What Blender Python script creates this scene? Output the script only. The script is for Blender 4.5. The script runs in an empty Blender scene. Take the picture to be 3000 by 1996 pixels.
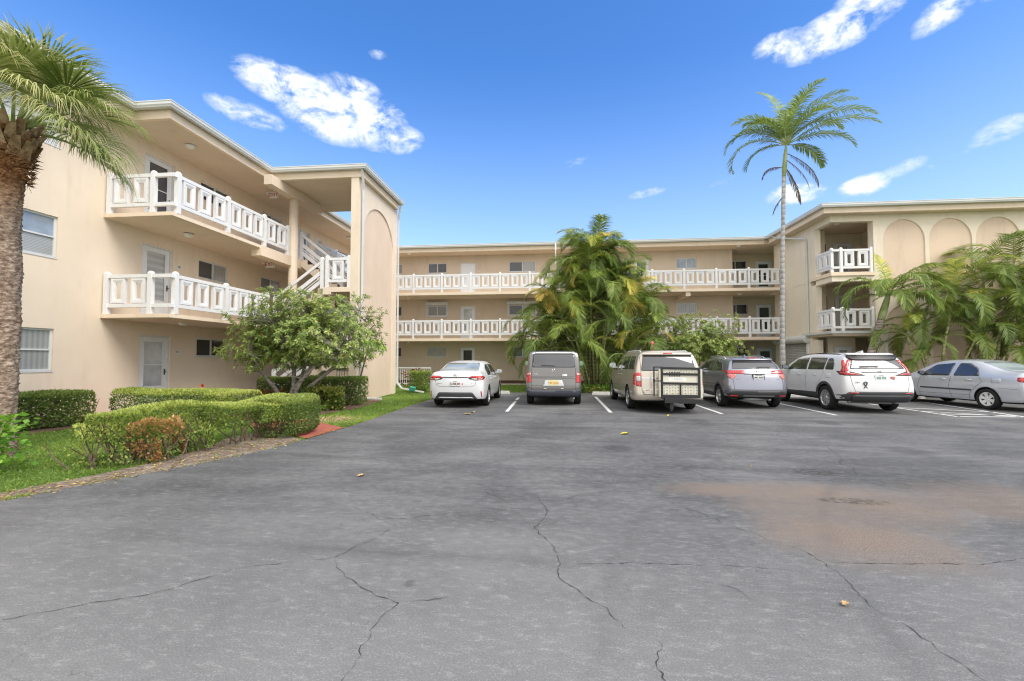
import bpy, bmesh, math, random
import numpy as np
from mathutils import Vector, Matrix, geometry
from mathutils.bvhtree import BVHTree
R = math.radians
scene = bpy.context.scene
COL = scene.collection
rng = np.random.default_rng(7)
random.seed(7)

# ------------------------------------------------------------------ camera
YAW = math.atan(135/1333.0); PITCH = math.atan(52/1333.0)
cd = bpy.data.cameras.new('camera'); cam = bpy.data.objects.new('camera', cd); COL.objects.link(cam)
cd.sensor_width = 36.0; cd.lens = 36.0*1333/3000.0; cd.clip_start = 0.05; cd.clip_end = 2000
cam.location = (0, 0, 1.52); cam.rotation_euler = (math.pi/2 + PITCH, 0, YAW)
scene.camera = cam

# ------------------------------------------------------------------ render look
scene.view_settings.view_transform = 'Standard'; scene.view_settings.look = 'None'
scene.view_settings.gamma = 1.0
scene.view_settings.exposure = 0.80
scene.cycles.max_bounces = 8; scene.cycles.diffuse_bounces = 4; scene.cycles.glossy_bounces = 3
scene.cycles.transmission_bounces = 4; scene.cycles.transparent_max_bounces = 8
scene.cycles.use_denoising = True
scene.cycles.pixel_filter_type = 'BLACKMAN_HARRIS'; scene.cycles.filter_width = 1.15

# ------------------------------------------------------------------ sky and sun
SUN_EL, SUN_AZ = 50.0, 128.0      # azimuth clockwise from +Y: the sun stands behind the camera on the right
world = bpy.data.worlds.new('World'); scene.world = world; world.use_nodes = True
wt = world.node_tree; wt.nodes.clear()
def wn(t, **k):
    n = wt.nodes.new(t)
    for a, b in k.items(): setattr(n, a, b)
    return n
WL = wt.links.new
sky = wn('ShaderNodeTexSky', sky_type='NISHITA'); sky.sun_disc = False
sky.sun_elevation = R(SUN_EL); sky.sun_rotation = R(SUN_AZ)
sky.air_density = 1.0; sky.dust_density = 0.9; sky.ozone_density = 3.0; sky.altitude = 0
SKY_STRENGTH = 0.125
def wmath(op, a, b=None, c=None, clamp=False):
    n = wn('ShaderNodeMath', operation=op); n.use_clamp = clamp
    for i, v in enumerate((a, b, c)):
        if v is None: continue
        if isinstance(v, (int, float)): n.inputs[i].default_value = v
        else: WL(v, n.inputs[i])
    return n.outputs[0]
tc = wn('ShaderNodeTexCoord')
sep = wn('ShaderNodeSeparateXYZ'); WL(tc.outputs['Generated'], sep.inputs[0])
dx, dy, dz = sep.outputs
zc = wmath('MAXIMUM', dz, 0.02)
comb = wn('ShaderNodeCombineXYZ')       # flat cloud layer: direction cut with a plane overhead
WL(wmath('DIVIDE', dx, zc), comb.inputs[0]); WL(wmath('DIVIDE', dy, zc), comb.inputs[1])
# azimuth and elevation in degrees
az = wmath('MULTIPLY', wmath('ARCTAN2', dx, dy), 57.2958)
el = wmath('MULTIPLY', wmath('ARCSINE', dz), 57.2958)
def noise(scale, detail, rough, vec=None, dist=0.0):
    n = wn('ShaderNodeTexNoise'); n.inputs['Scale'].default_value = scale; n.inputs['Detail'].default_value = detail
    n.inputs['Roughness'].default_value = rough; n.inputs['Distortion'].default_value = dist
    WL(vec if vec else comb.outputs[0], n.inputs['Vector']); return n.outputs['Fac']
mp = wn('ShaderNodeCombineXYZ'); WL(wmath('MULTIPLY', az, 0.11), mp.inputs[0]); WL(wmath('MULTIPLY', el, 0.19), mp.inputs[1])
n1 = noise(2.0, 9, 0.66, mp.outputs[0], 0.5)
n2 = noise(7.0, 6, 0.65, mp.outputs[0], 0.3)
# clouds standing in the visible part of the sky: azimuth, elevation, half widths, tilt, weight
CL = [(-32.5, 28.6, 6.5, 2.2, -0.10, 1.0), (-28.0, 27.0, 6.5, 3.3, -0.12, 1.0), (-23.5, 27.0, 5.0, 3.3, -0.05, 1.0), (-25.0, 29.6, 3.0, 1.5, 0, .8), (-21.0, 25.6, 4.5, 1.6, .05, .9), (-36.5, 25.2, 4.6, 1.3, -0.12, .8),
      (-20.5, 24.8, 5.0, 1.2, 0.05, .7), (-27.0, 30.0, 3.0, 1.2, 0.0, .55),
      (30.5, 30.8, 6.2, 2.0, 0.12, 1.0), (25.5, 31.0, 3.4, 1.5, 0.0, .8), (34.0, 32.5, 4.5, 1.8, 0.1, .8), (38.8, 29.4, 3.0, 1.5, .3, .8), (43.0, 29.8, 2.6, 1.0, .3, .6),
      (26.5, 17.2, 3.2, 1.2, 0.0, .9), (32.3, 16.8, 2.6, 1.2, .1, .8), (35.4, 17.7, 2.4, .8, .2, .55), (38.6, 17.6, 2.0, .6, 0.2, .55),
      (41.6, 18.8, 2.2, 1.3, .2, .6), (2.3, 23.4, 2.2, .6, .2, .5), (10.9, 19.4, 2.6, .6, .1, .6), (-22.4, 33.2, 1.6, .6, 0, .6), (19.6, 19.6, 2.0, .5, .2, .35)]
tot = None
for a, e, ra, re, ti, w in CL:
    da = wmath('SUBTRACT', az, a); de = wmath('SUBTRACT', wmath('SUBTRACT', el, e), wmath('MULTIPLY', da, ti))
    q = wmath('ADD', wmath('POWER', wmath('ABSOLUTE', wmath('DIVIDE', da, ra)), 2.0), wmath('POWER', wmath('ABSOLUTE', wmath('DIVIDE', de, re)), 2.0))
    b = wmath('MULTIPLY', wmath('POWER', wmath('SUBTRACT', 1.0, q, clamp=True), 0.7), w)
    tot = b if tot is None else wmath('MAXIMUM', tot, b)
nn = wmath('ADD', wmath('MULTIPLY', wmath('SUBTRACT', n1, 0.5), 4.2), wmath('MULTIPLY', wmath('SUBTRACT', n2, 0.5), 1.1))
m1 = wmath('MULTIPLY', wmath('SUBTRACT', wmath('ADD', tot, wmath('MULTIPLY', nn, wmath('ADD', 0.05, tot))), 0.22), 1.25, clamp=True)
# unseen bright cloud sheet behind the camera, added for soft neutral fill light
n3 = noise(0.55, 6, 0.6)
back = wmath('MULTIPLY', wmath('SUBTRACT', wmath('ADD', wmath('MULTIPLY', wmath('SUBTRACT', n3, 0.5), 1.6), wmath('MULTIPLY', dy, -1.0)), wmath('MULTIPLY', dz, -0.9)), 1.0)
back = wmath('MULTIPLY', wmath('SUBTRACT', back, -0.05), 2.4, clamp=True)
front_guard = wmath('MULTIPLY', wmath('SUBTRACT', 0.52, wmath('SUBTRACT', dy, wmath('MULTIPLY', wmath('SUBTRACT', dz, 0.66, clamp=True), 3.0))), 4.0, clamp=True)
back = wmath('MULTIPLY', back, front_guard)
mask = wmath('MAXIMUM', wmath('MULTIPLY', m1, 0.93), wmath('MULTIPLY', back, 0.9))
# sky colour: Nishita, a little clearer and bluer
hs = wn('ShaderNodeHueSaturation'); hs.inputs['Saturation'].default_value = 1.30; hs.inputs['Value'].default_value = 1.22
tm = wn('ShaderNodeMix', data_type='RGBA', blend_type='MULTIPLY'); tm.inputs['Factor'].default_value = 1.0; tm.inputs['B'].default_value = (1.06, .99, 1.05, 1)
WL(sky.outputs[0], tm.inputs['A']); WL(tm.outputs['Result'], hs.inputs['Color'])
ccol = wn('ShaderNodeMix', data_type='RGBA')
ccol.inputs['A'].default_value = (3.9, 4.4, 5.2, 1); ccol.inputs['B'].default_value = (6.3, 6.4, 6.6, 1)
WL(wmath('MULTIPLY', m1, wmath('ADD', 0.25, n2), clamp=True), ccol.inputs['Factor'])
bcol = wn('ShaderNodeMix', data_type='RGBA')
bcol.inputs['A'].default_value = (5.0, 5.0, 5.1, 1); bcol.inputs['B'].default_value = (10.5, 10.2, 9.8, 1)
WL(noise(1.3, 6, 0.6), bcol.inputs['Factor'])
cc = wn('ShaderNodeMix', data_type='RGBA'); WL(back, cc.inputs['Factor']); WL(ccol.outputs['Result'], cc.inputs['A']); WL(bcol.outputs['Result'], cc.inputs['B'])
hz = wn('ShaderNodeMix', data_type='RGBA'); hz.inputs['B'].default_value = (4.6, 5.6, 7.0, 1); WL(hs.outputs[0], hz.inputs['A'])   # summer haze low in the sky
WL(wmath('MULTIPLY', wmath('POWER', wmath('SUBTRACT', 1.0, wmath('DIVIDE', wmath('MAXIMUM', el, 0.0), 34.0), clamp=True), 1.6), .60), hz.inputs['Factor'])
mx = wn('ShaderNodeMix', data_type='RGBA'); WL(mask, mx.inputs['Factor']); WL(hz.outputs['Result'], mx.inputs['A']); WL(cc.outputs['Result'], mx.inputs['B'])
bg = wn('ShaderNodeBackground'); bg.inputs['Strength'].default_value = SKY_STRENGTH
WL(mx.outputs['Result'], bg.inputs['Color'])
wo = wn('ShaderNodeOutputWorld'); WL(bg.outputs[0], wo.inputs[0])
try: world.cycles.sampling_method = 'AUTOMATIC'
except Exception: pass

sd = bpy.data.lights.new('sun', 'SUN'); sun = bpy.data.objects.new('sun', sd); COL.objects.link(sun)
sd.energy = 1.7; sd.angle = R(32); sd.color = (1.0, 0.95, 0.87)
_el, _az = R(SUN_EL), R(SUN_AZ)
_dir = Vector((math.cos(_el)*math.sin(_az), math.cos(_el)*math.cos(_az), math.sin(_el)))
sun.rotation_euler = _dir.to_track_quat('Z', 'Y').to_euler(); sun.location = (0, -10, 30)

# ------------------------------------------------------------------ object helpers
def empty(name, loc, label, cat, group=None, rz=0.0):
    o = bpy.data.objects.new(name, None); COL.objects.link(o); o.location = loc; o.rotation_euler = (0, 0, rz)
    o.empty_display_size = .2
    o['label'] = label; o['category'] = cat
    if group: o['group'] = group
    return o
def tag(o, label, cat, group=None):
    o['label'] = label; o['category'] = cat
    if group: o['group'] = group
    return o
def struct(o):
    o['kind'] = 'structure'; return o
def link(name, me, parent=None, world=False):
    """world=True: the mesh is written in scene coordinates under an unrotated empty"""
    o = bpy.data.objects.new(name, me); COL.objects.link(o)
    if parent is not None:
        o.parent = parent
        if world and parent.type == 'EMPTY': o.location = -parent.location
    return o
def copy_tree(o, parent=None):
    c = o.copy(); COL.objects.link(c); c.parent = parent
    for ch in list(o.children): copy_tree(ch, c)
    return c

class MB:
    def __init__(s): s.v = []; s.f = []; s.m = []
    def add(s, vs, fs, m=0):
        n = len(s.v); s.v.extend([tuple(v) for v in vs]); s.f.extend([tuple(i+n for i in f) for f in fs]); s.m.extend([m]*len(fs))
    def box(s, x0, x1, y0, y1, z0, z1, m=0):
        if x0 > x1: x0, x1 = x1, x0
        if y0 > y1: y0, y1 = y1, y0
        if z0 > z1: z0, z1 = z1, z0
        s.add([(x0,y0,z0),(x1,y0,z0),(x1,y1,z0),(x0,y1,z0),(x0,y0,z1),(x1,y0,z1),(x1,y1,z1),(x0,y1,z1)],
              [(0,3,2,1),(4,5,6,7),(0,1,5,4),(1,2,6,5),(2,3,7,6),(3,0,4,7)], m)
    def obox(s, p0, p1, w, h, up=(0,0,1), m=0):
        """beam from p0 to p1, width w (sideways), height h (along up)"""
        a = Vector(p0); b = Vector(p1); d = (b-a).normalized(); u = Vector(up)
        sd = d.cross(u).normalized()*w/2; uu = sd.normalized().cross(d).normalized()*h/2
        vs = [a-sd-uu, a+sd-uu, a+sd+uu, a-sd+uu, b-sd-uu, b+sd-uu, b+sd+uu, b-sd+uu]
        s.add(vs, [(0,1,2,3),(7,6,5,4),(0,4,5,1),(1,5,6,2),(2,6,7,3),(3,7,4,0)], m)
    def prism(s, poly, z0, z1, m=0):
        n = len(poly); vs = [(x,y,z0) for x,y in poly]+[(x,y,z1) for x,y in poly]
        fs = [tuple(range(n-1,-1,-1)), tuple(range(n,2*n))]+[(i,(i+1)%n,n+(i+1)%n,n+i) for i in range(n)]
        s.add(vs, fs, m)
    def tube(s, pts, rad, n=8, m=0, cap=True):
        pts = [Vector(p) for p in pts]; rr = rad if isinstance(rad, (list, tuple)) else [rad]*len(pts)
        base = len(s.v); prev = None
        for i, p in enumerate(pts):
            d = (pts[min(i+1, len(pts)-1)]-pts[max(i-1, 0)])
            d = d.normalized() if d.length > 1e-9 else Vector((0,0,1))
            if prev is None:
                a = Vector((0,0,1)) if abs(d.z) < .9 else Vector((1,0,0))
                x = d.cross(a).normalized()
            else:
                x = prev - d*prev.dot(d)
                x = x.normalized() if x.length > 1e-6 else d.cross(Vector((0,0,1))).normalized()
            prev = x; y = d.cross(x)
            for k in range(n):
                t = 2*math.pi*k/n; s.v.append(tuple(p+(x*math.cos(t)+y*math.sin(t))*rr[i]))
        for i in range(len(pts)-1):
            for k in range(n):
                a = base+i*n+k; b = base+i*n+(k+1) % n
                s.f.append((a, b, b+n, a+n)); s.m.append(m)
        if cap:
            s.f.append(tuple(base+k for k in range(n-1, -1, -1))); s.m.append(m)
            e = base+(len(pts)-1)*n; s.f.append(tuple(e+k for k in range(n))); s.m.append(m)
    def lathe(s, prof, c=(0,0,0), axis='z', n=24, m=0):
        base = len(s.v)
        for r, h in prof:
            for k in range(n):
                t = 2*math.pi*k/n; a, b = r*math.cos(t), r*math.sin(t)
                p = {'z': (a, b, h), 'x': (h, a, b), 'y': (a, h, b)}[axis]
                s.v.append((p[0]+c[0], p[1]+c[1], p[2]+c[2]))
        for i in range(len(prof)-1):
            for k in range(n):
                a = base+i*n+k; b = base+i*n+(k+1) % n
                s.f.append((a, b, b+n, a+n)); s.m.append(m)
    def quad(s, a, b, c, d, m=0): s.add([a, b, c, d], [(0,1,2,3)], m)
    def mesh(s, name, mats, smooth=False):
        me = bpy.data.meshes.new(name); me.from_pydata(s.v, [], s.f)
        for mt in (mats if isinstance(mats, (list, tuple)) else [mats]): me.materials.append(mt)
        if any(s.m): me.polygons.foreach_set('material_index', s.m)
        if smooth: me.polygons.foreach_set('use_smooth', [True]*len(me.polygons))
        me.update(); return me
    def build(s, name, mats, parent=None, world=True, smooth=False, bevel=0.0):
        o = link(name, s.mesh(name, mats, smooth), parent, world)
        if bevel:
            b = o.modifiers.new('b', 'BEVEL'); b.width = bevel; b.segments = 2; b.limit_method = 'ANGLE'; b.harden_normals = False
        return o

def np_mesh(name, verts, faces, mats, attr=None, smooth=False):
    """verts (N,3) float, faces (F,k) int"""
    me = bpy.data.meshes.new(name); verts = np.ascontiguousarray(verts, dtype=np.float32); faces = np.ascontiguousarray(faces, dtype=np.int32)
    F, k = faces.shape
    me.vertices.add(len(verts)); me.vertices.foreach_set('co', verts.ravel())
    me.loops.add(F*k); me.loops.foreach_set('vertex_index', faces.ravel())
    me.polygons.add(F); me.polygons.foreach_set('loop_start', np.arange(0, F*k, k, dtype=np.int32))
    try: me.polygons.foreach_set('loop_total', np.full(F, k, dtype=np.int32))
    except Exception: pass
    for mt in (mats if isinstance(mats, (list, tuple)) else [mats]): me.materials.append(mt)
    me.update(calc_edges=True)
    if attr is not None:
        a = me.attributes.new('tint', 'FLOAT', 'POINT'); a.data.foreach_set('value', np.ascontiguousarray(attr, dtype=np.float32))
    if smooth: me.polygons.foreach_set('use_smooth', np.ones(F, dtype=bool))
    me.validate(verbose=False)
    return me

# ------------------------------------------------------------------ materials
def newmat(name):
    m = bpy.data.materials.new(name); m.use_nodes = True; nt = m.node_tree
    b = nt.nodes['Principled BSDF']; return m, nt, b
def N(nt, t, **k):
    n = nt.nodes.new(t)
    for a, b in k.items(): setattr(n, a, b)
    return n
def ramp(nt, fac, stops):
    r = N(nt, 'ShaderNodeValToRGB'); el = r.color_ramp.elements
    while len(el) < len(stops): el.new(0.5)
    for e, (p, c) in zip(el, stops): e.position = p; e.color = (*c, 1) if len(c) == 3 else c
    nt.links.new(fac, r.inputs[0]); return r.outputs[0]
def tnoise(nt, scale, detail=4, rough=.55, vec=None, dist=0., dim='3D'):
    n = N(nt, 'ShaderNodeTexNoise'); n.inputs['Scale'].default_value = scale; n.inputs['Detail'].default_value = detail
    n.inputs['Roughness'].default_value = rough; n.inputs['Distortion'].default_value = dist
    if vec is not None: nt.links.new(vec, n.inputs['Vector'])
    return n.outputs['Fac']
def gpos(nt): return N(nt, 'ShaderNodeNewGeometry').outputs['Position']
def mmath(nt, op, a, b=None, clamp=False):
    n = N(nt, 'ShaderNodeMath', operation=op); n.use_clamp = clamp
    for i, v in enumerate((a, b)):
        if v is None: continue
        if isinstance(v, (int, float)): n.inputs[i].default_value = v
        else: nt.links.new(v, n.inputs[i])
    return n.outputs[0]
def mixc(nt, fac, a, b):
    n = N(nt, 'ShaderNodeMix', data_type='RGBA')
    for s, v in (('Factor', fac), ('A', a), ('B', b)):
        if isinstance(v, (int, float)): n.inputs[s].default_value = v
        elif isinstance(v, tuple): n.inputs[s].default_value = (*v, 1)
        else: nt.links.new(v, n.inputs[s])
    return n.outputs['Result']
def bump(nt, b, h, strength=.3, dist=.01):
    n = N(nt, 'ShaderNodeBump'); n.inputs['Strength'].default_value = strength; n.inputs['Distance'].default_value = dist
    nt.links.new(h, n.inputs['Height']); nt.links.new(n.outputs[0], b.inputs['Normal'])
def plain(name, col, rough=.5, metal=0., var=.06, scale=3., spec=.5, coat=0.):
    m, nt, b = newmat(name)
    d = tuple(max(0, c*(1-var)) for c in col); l = tuple(min(1, c*(1+var)) for c in col)
    nt.links.new(ramp(nt, tnoise(nt, scale, 5, .6, gpos(nt)), [(.3, d), (.7, l)]), b.inputs['Base Color'])
    b.inputs['Roughness'].default_value = rough; b.inputs['Metallic'].default_value = metal
    b.inputs['Specular IOR Level'].default_value = spec; b.inputs['Coat Weight'].default_value = coat
    b.inputs['Coat Roughness'].default_value = .04
    return m
def stucco(name, col, stain=.12):
    m, nt, b = newmat(name); p = gpos(nt)
    mp = N(nt, 'ShaderNodeMapping'); mp.inputs['Scale'].default_value = (1.2, 1.2, .25); nt.links.new(p, mp.inputs[0])
    big = tnoise(nt, .55, 5, .6, p); streak = tnoise(nt, 2.2, 5, .65, mp.outputs[0])
    c = ramp(nt, big, [(.3, tuple(x*(1-stain*.6) for x in col)), (.7, tuple(min(1, x*1.05) for x in col))])
    dirty = tuple(x*y for x, y in zip(col, (.74, .72, .68)))
    c = mixc(nt, mmath(nt, 'MULTIPLY', mmath(nt, 'SUBTRACT', streak, .53, True), 1.6, True), c, dirty)
    nt.links.new(c, b.inputs['Base Color']); b.inputs['Roughness'].default_value = .88; b.inputs['Specular IOR Level'].default_value = .25
    bump(nt, b, tnoise(nt, 90, 4, .6, p), .35, .004)
    return m
M = {}
M['cream'] = stucco('stucco_cream', (.785, .665, .53))
M['cream2'] = stucco('stucco_cream_pale', (.79, .70, .565))
M['peach'] = stucco('stucco_peach', (.73, .575, .445))
M['soffit'] = stucco('stucco_soffit', (.67, .565, .445), .05)
M['slab'] = stucco('stucco_slab_edge', (.80, .66, .51), .1)
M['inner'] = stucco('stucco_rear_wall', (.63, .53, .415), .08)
M['white'] = plain('white_paint', (.77, .77, .775), .45, var=.03)
M['gutter'] = plain('gutter_enamel', (.62, .63, .61), .35, var=.08, scale=1.2)
M['roofm'] = plain('roof_membrane', (.60, .60, .58), .8, var=.15)
M['frame'] = plain('window_frame', (.66, .67, .67), .35, var=.05)
M['alum'] = plain('aluminium', (.55, .56, .56), .3, .7, var=.1)
M['doorm'] = plain('door_paint', (.76, .78, .80), .4, var=.04)
M['dark'] = plain('dark_plastic', (.018, .018, .019), .5, var=.2, scale=8)
M['blackm'] = plain('black_metal', (.012, .012, .013), .35, var=.2, scale=6)
M['steptile'] = plain('red_step_paint', (.24, .055, .03), .6, var=.15)
M['white_sign'] = plain('sign_white', (.78, .78, .75), .4, var=.02)
M['red'] = plain('sign_red', (.5, .03, .02), .4, var=.05)
M['ink'] = plain('sign_ink', (.02, .02, .025), .5, var=.05)
M['slat'] = plain('shutter_slat', (.50, .50, .48), .45, var=.08)
M['lightd'] = plain('lamp_diffuser', (.80, .79, .76), .35, var=.03)
M['basebrown'] = plain('brown_plinth', (.12, .06, .04), .8, var=.2)
def glassmat(name, col, rough=.06, blinds=0, axis='z', dark=None, ior=1.6):
    """window pane: glossy coat over what is seen behind it (curtain, blind or dark room) or painted sky blue"""
    m, nt, b = newmat(name)
    if blinds:
        s = N(nt, 'ShaderNodeSeparateXYZ'); nt.links.new(gpos(nt), s.inputs[0])
        v = s.outputs['Z'] if axis == 'z' else mmath(nt, 'ADD', s.outputs['X'], s.outputs['Y'])
        w = mmath(nt, 'FRACT', mmath(nt, 'MULTIPLY', v, blinds))
        c = ramp(nt, w, [(0.0, dark or tuple(x*.35 for x in col)), (.22, tuple(x*.8 for x in col)), (.5, col), (1.0, tuple(x*.8 for x in col))])
    else:
        c = ramp(nt, tnoise(nt, .9, 4, .6, gpos(nt)), [(.35, tuple(x*.6 for x in col)), (.7, tuple(min(1, x*1.3) for x in col))])
    nt.links.new(c, b.inputs['Base Color']); b.inputs['Roughness'].default_value = .6
    b.inputs['Specular IOR Level'].default_value = .4; b.inputs['Coat Weight'].default_value = 1.0; b.inputs['Coat IOR'].default_value = ior; b.inputs['Coat Roughness'].default_value = rough
    return m
M['pane_dark'] = glassmat('pane_dark_room', (.035, .037, .04))
M['pane_screen'] = glassmat('pane_insect_screen', (.075, .078, .085), .3)
M['pane_curtain'] = glassmat('pane_curtain', (.36, .37, .37), .05, 9, 'xy', (.24, .25, .25))
M['pane_blind'] = glassmat('pane_blind', (.40, .41, .41), .05, 28, 'z', (.16, .16, .16))
M['pane_door'] = glassmat('pane_door_blind', (.52, .55, .57), .05, 5, 'z', (.38, .40, .41))
M['pane_white'] = glassmat('pane_white_curtain', (.56, .60, .62), .05)
M['pane_blue'] = glassmat('pane_sky', (.28, .34, .42), .05)  # blue of the reflected sky put into the pane colour
M['carglass'] = glassmat('car_glass', (.022, .024, .026), .03, ior=1.95)
M['carglass_pale'] = glassmat('car_glass_pale', (.34, .40, .41), .03)
def carpaint(name, col, metal=0., rough=.32):
    m, nt, b = newmat(name)
    nt.links.new(ramp(nt, tnoise(nt, 1.4, 4, .6, gpos(nt)), [(.3, tuple(c*.94 for c in col)), (.7, tuple(min(1, c*1.03) for c in col))]), b.inputs['Base Color'])
    b.inputs['Metallic'].default_value = metal; b.inputs['Roughness'].default_value = rough
    b.inputs['Coat Weight'].default_value = .8; b.inputs['Coat Roughness'].default_value = .05
    return m
def lens(name, col):
    m, nt, b = newmat(name)
    v = N(nt, 'ShaderNodeTexVoronoi'); v.inputs['Scale'].default_value = 38
    nt.links.new(gpos(nt), v.inputs['Vector'])
    nt.links.new(ramp(nt, v.outputs['Distance'], [(0., tuple(min(1, c*1.35) for c in col)), (.6, tuple(c*.6 for c in col))]), b.inputs['Base Color'])
    b.inputs['Roughness'].default_value = .25; b.inputs['Coat Weight'].default_value = 1.0; b.inputs['Coat Roughness'].default_value = .03
    return m
M['lens_red'] = lens('lens_red', (.62, .02, .02)); M['lens_white'] = lens('lens_clear', (.62, .60, .58)); M['lens_pink'] = lens('lens_pink', (.72, .20, .17))
M['chrome'] = plain('chrome', (.72, .72, .73), .12, 1., var=.03)
M['tyre'] = plain('tyre_rubber', (.017, .017, .017), .85, var=.25, scale=20, spec=.3)
M['trim'] = plain('grey_trim', (.045, .047, .05), .55, var=.1)
M['under'] = plain('underbody', (.010, .010, .010), .9, var=.2)
M['plate'] = plain('plate_white', (.72, .73, .72), .4, var=.03)
M['plate_y'] = plain('plate_yellow', (.72, .66, .28), .4, var=.06, scale=20)
M['plate_g'] = plain('plate_green_ink', (.03, .22, .12), .5)
M['orange'] = plain('orange_print', (.68, .16, .04), .5)
M['mirror'] = plain('mirror_glass', (.55, .60, .62), .05, 1., var=.02)
M['pink'] = plain('pink_foam', (.75, .12, .16), .6)
def leafmat(name, stops, trans=.42, rough=.45, tintattr=True):
    m, nt, b = newmat(name)
    g = N(nt, 'ShaderNodeNewGeometry')
    if tintattr:
        a = N(nt, 'ShaderNodeAttribute', attribute_name='tint'); f = a.outputs['Fac']
        f = mmath(nt, 'ADD', f, mmath(nt, 'MULTIPLY', mmath(nt, 'SUBTRACT', g.outputs['Random Per Island'], .5), .30))
    else: f = g.outputs['Random Per Island']
    c = ramp(nt, f, stops)
    nt.links.new(c, b.inputs['Base Color']); b.inputs['Roughness'].default_value = rough; b.inputs['Specular IOR Level'].default_value = .4
    t = N(nt, 'ShaderNodeBsdfTranslucent'); nt.links.new(mixc(nt, .35, c, (.25, .32, .03)), t.inputs['Color'])
    mx = N(nt, 'ShaderNodeMixShader'); mx.inputs[0].default_value = trans
    nt.links.new(b.outputs[0], mx.inputs[1]); nt.links.new(t.outputs[0], mx.inputs[2])
    nt.links.new(mx.outputs[0], nt.nodes['Material Output'].inputs[0]); return m
def barkmat(name, c1, c2, scale=(6, 6, 14), rings=0.):
    m, nt, b = newmat(name); p = gpos(nt)
    mp = N(nt, 'ShaderNodeMapping'); mp.inputs['Scale'].default_value = scale; nt.links.new(p, mp.inputs[0])
    n = tnoise(nt, 1.6, 6, .65, mp.outputs[0])
    if rings:
        s = N(nt, 'ShaderNodeSeparateXYZ'); nt.links.new(p, s.inputs[0])
        w = mmath(nt, 'FRACT', mmath(nt, 'ADD', mmath(nt, 'MULTIPLY', s.outputs['Z'], rings), mmath(nt, 'MULTIPLY', n, .8)))
        n2 = mmath(nt, 'ADD', mmath(nt, 'MULTIPLY', n, .75), mmath(nt, 'MULTIPLY', w, .3))
    else: n2 = n
    nt.links.new(ramp(nt, n2, [(.34, c1), (.66, c2)]), b.inputs['Base Color']); b.inputs['Roughness'].default_value = .9
    b.inputs['Specular IOR Level'].default_value = .2
    bump(nt, b, n2, .8, .02); return m
M['bark_grey'] = barkmat('bark_grey', (.13, .11, .09), (.40, .37, .33))
M['bark_brown'] = barkmat('bark_brown', (.07, .05, .035), (.22, .17, .12))
M['palm_grey'] = barkmat('palm_trunk_grey', (.22, .215, .205), (.50, .49, .465), (5, 5, 2.2), 4)
M['palm_green'] = barkmat('palm_cane', (.20, .24, .07), (.50, .47, .24), (4, 4, 3), 6)
M['palm_tan'] = barkmat('palm_trunk_tan', (.14, .10, .08), (.45, .38, .34), (5, 5, 4), 9)
M['shaft'] = barkmat('palm_crownshaft', (.22, .30, .08), (.46, .48, .26), (2, 2, 2))
M['fibre'] = barkmat('palm_boot_fibre', (.13, .045, .015), (.42, .22, .10), (7, 7, 7))
M['boot'] = barkmat('palm_boot', (.20, .12, .06), (.56, .40, .26), (5, 5, 3))
G = lambda *a: list(a)
M['leaf_mid'] = leafmat('leaf_mid', [(0., (0.036, 0.081, 0.019)), (.45, (0.111, 0.231, 0.034)), (.8, (0.242, 0.403, 0.065)), (1., (0.484, 0.605, 0.112))])
M['leaf_jat'] = leafmat('leaf_flowering_tree', [(0., (0.079, 0.141, 0.044)), (.4, (0.217, 0.321, 0.078)), (.75, (0.538, 0.614, 0.186)), (1., (0.850, 0.816, 0.344))])
M['leaf_hedge'] = leafmat('leaf_hedge', [(0., (0.059, 0.109, 0.039)), (.4, (0.179, 0.283, 0.067)), (.75, (0.507, 0.592, 0.131)), (1., (0.750, 0.782, 0.264))])
M['leaf_hedge_dark'] = leafmat('leaf_hedge_dark', [(0., (0.065, 0.098, 0.043)), (.5, (0.196, 0.281, 0.075)), (1., (0.520, 0.594, 0.172))])
M['leaf_dry'] = leafmat('leaf_dry', [(0., (0.224, 0.095, 0.037)), (.5, (0.532, 0.270, 0.112)), (1., (0.784, 0.486, 0.225))])
M['leaf_bright'] = leafmat('leaf_bright', [(0., (0.046, 0.139, 0.019)), (.5, (0.155, 0.372, 0.039)), (1., (0.403, 0.651, 0.093))])
M['leaf_varieg'] = leafmat('leaf_variegated', [(0., (.04, .08, .015)), (.38, (.09, .16, .03)), (.6, (.42, .44, .10)), (1., (.66, .62, .26))])
M['leaf_red'] = leafmat('leaf_red', [(0., (0.078, 0.078, 0.023)), (.4, (0.248, 0.139, 0.046)), (.7, (0.496, 0.124, 0.046)), (1., (0.465, 0.434, 0.078))])
M['leaf_palm'] = leafmat('leaf_palm', [(0., (0.063, 0.106, 0.033)), (.4, (0.194, 0.281, 0.059)), (.65, (0.427, 0.509, 0.095)), (.82, (0.850, 0.722, 0.128)), (1., (0.850, 0.641, 0.226))])
M['leaf_fan'] = leafmat('leaf_fan_palm', [(0., (0.043, 0.081, 0.020)), (.4, (0.122, 0.188, 0.040)), (.75, (0.359, 0.413, 0.132)), (1., (0.719, 0.650, 0.343))])
M['leaf_dead'] = leafmat('leaf_dead_palm', [(0., (.10, .04, .02)), (.6, (.26, .13, .06)), (1., (.36, .24, .12))])
M['grass'] = leafmat('grass_blade', [(0., (0.099, 0.168, 0.030)), (.5, (0.255, 0.378, 0.061)), (.85, (0.471, 0.532, 0.122)), (1., (0.824, 0.532, 0.387))], .4)
M['flower'] = leafmat('flower_red', [(0., (.50, .03, .02)), (1., (.72, .12, .05))], .2, tintattr=False)
M['leaf_litter'] = leafmat('leaf_litter', [(0., (.20, .10, .04)), (.5, (.45, .30, .12)), (1., (.62, .52, .14))], .1, tintattr=False)
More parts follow.
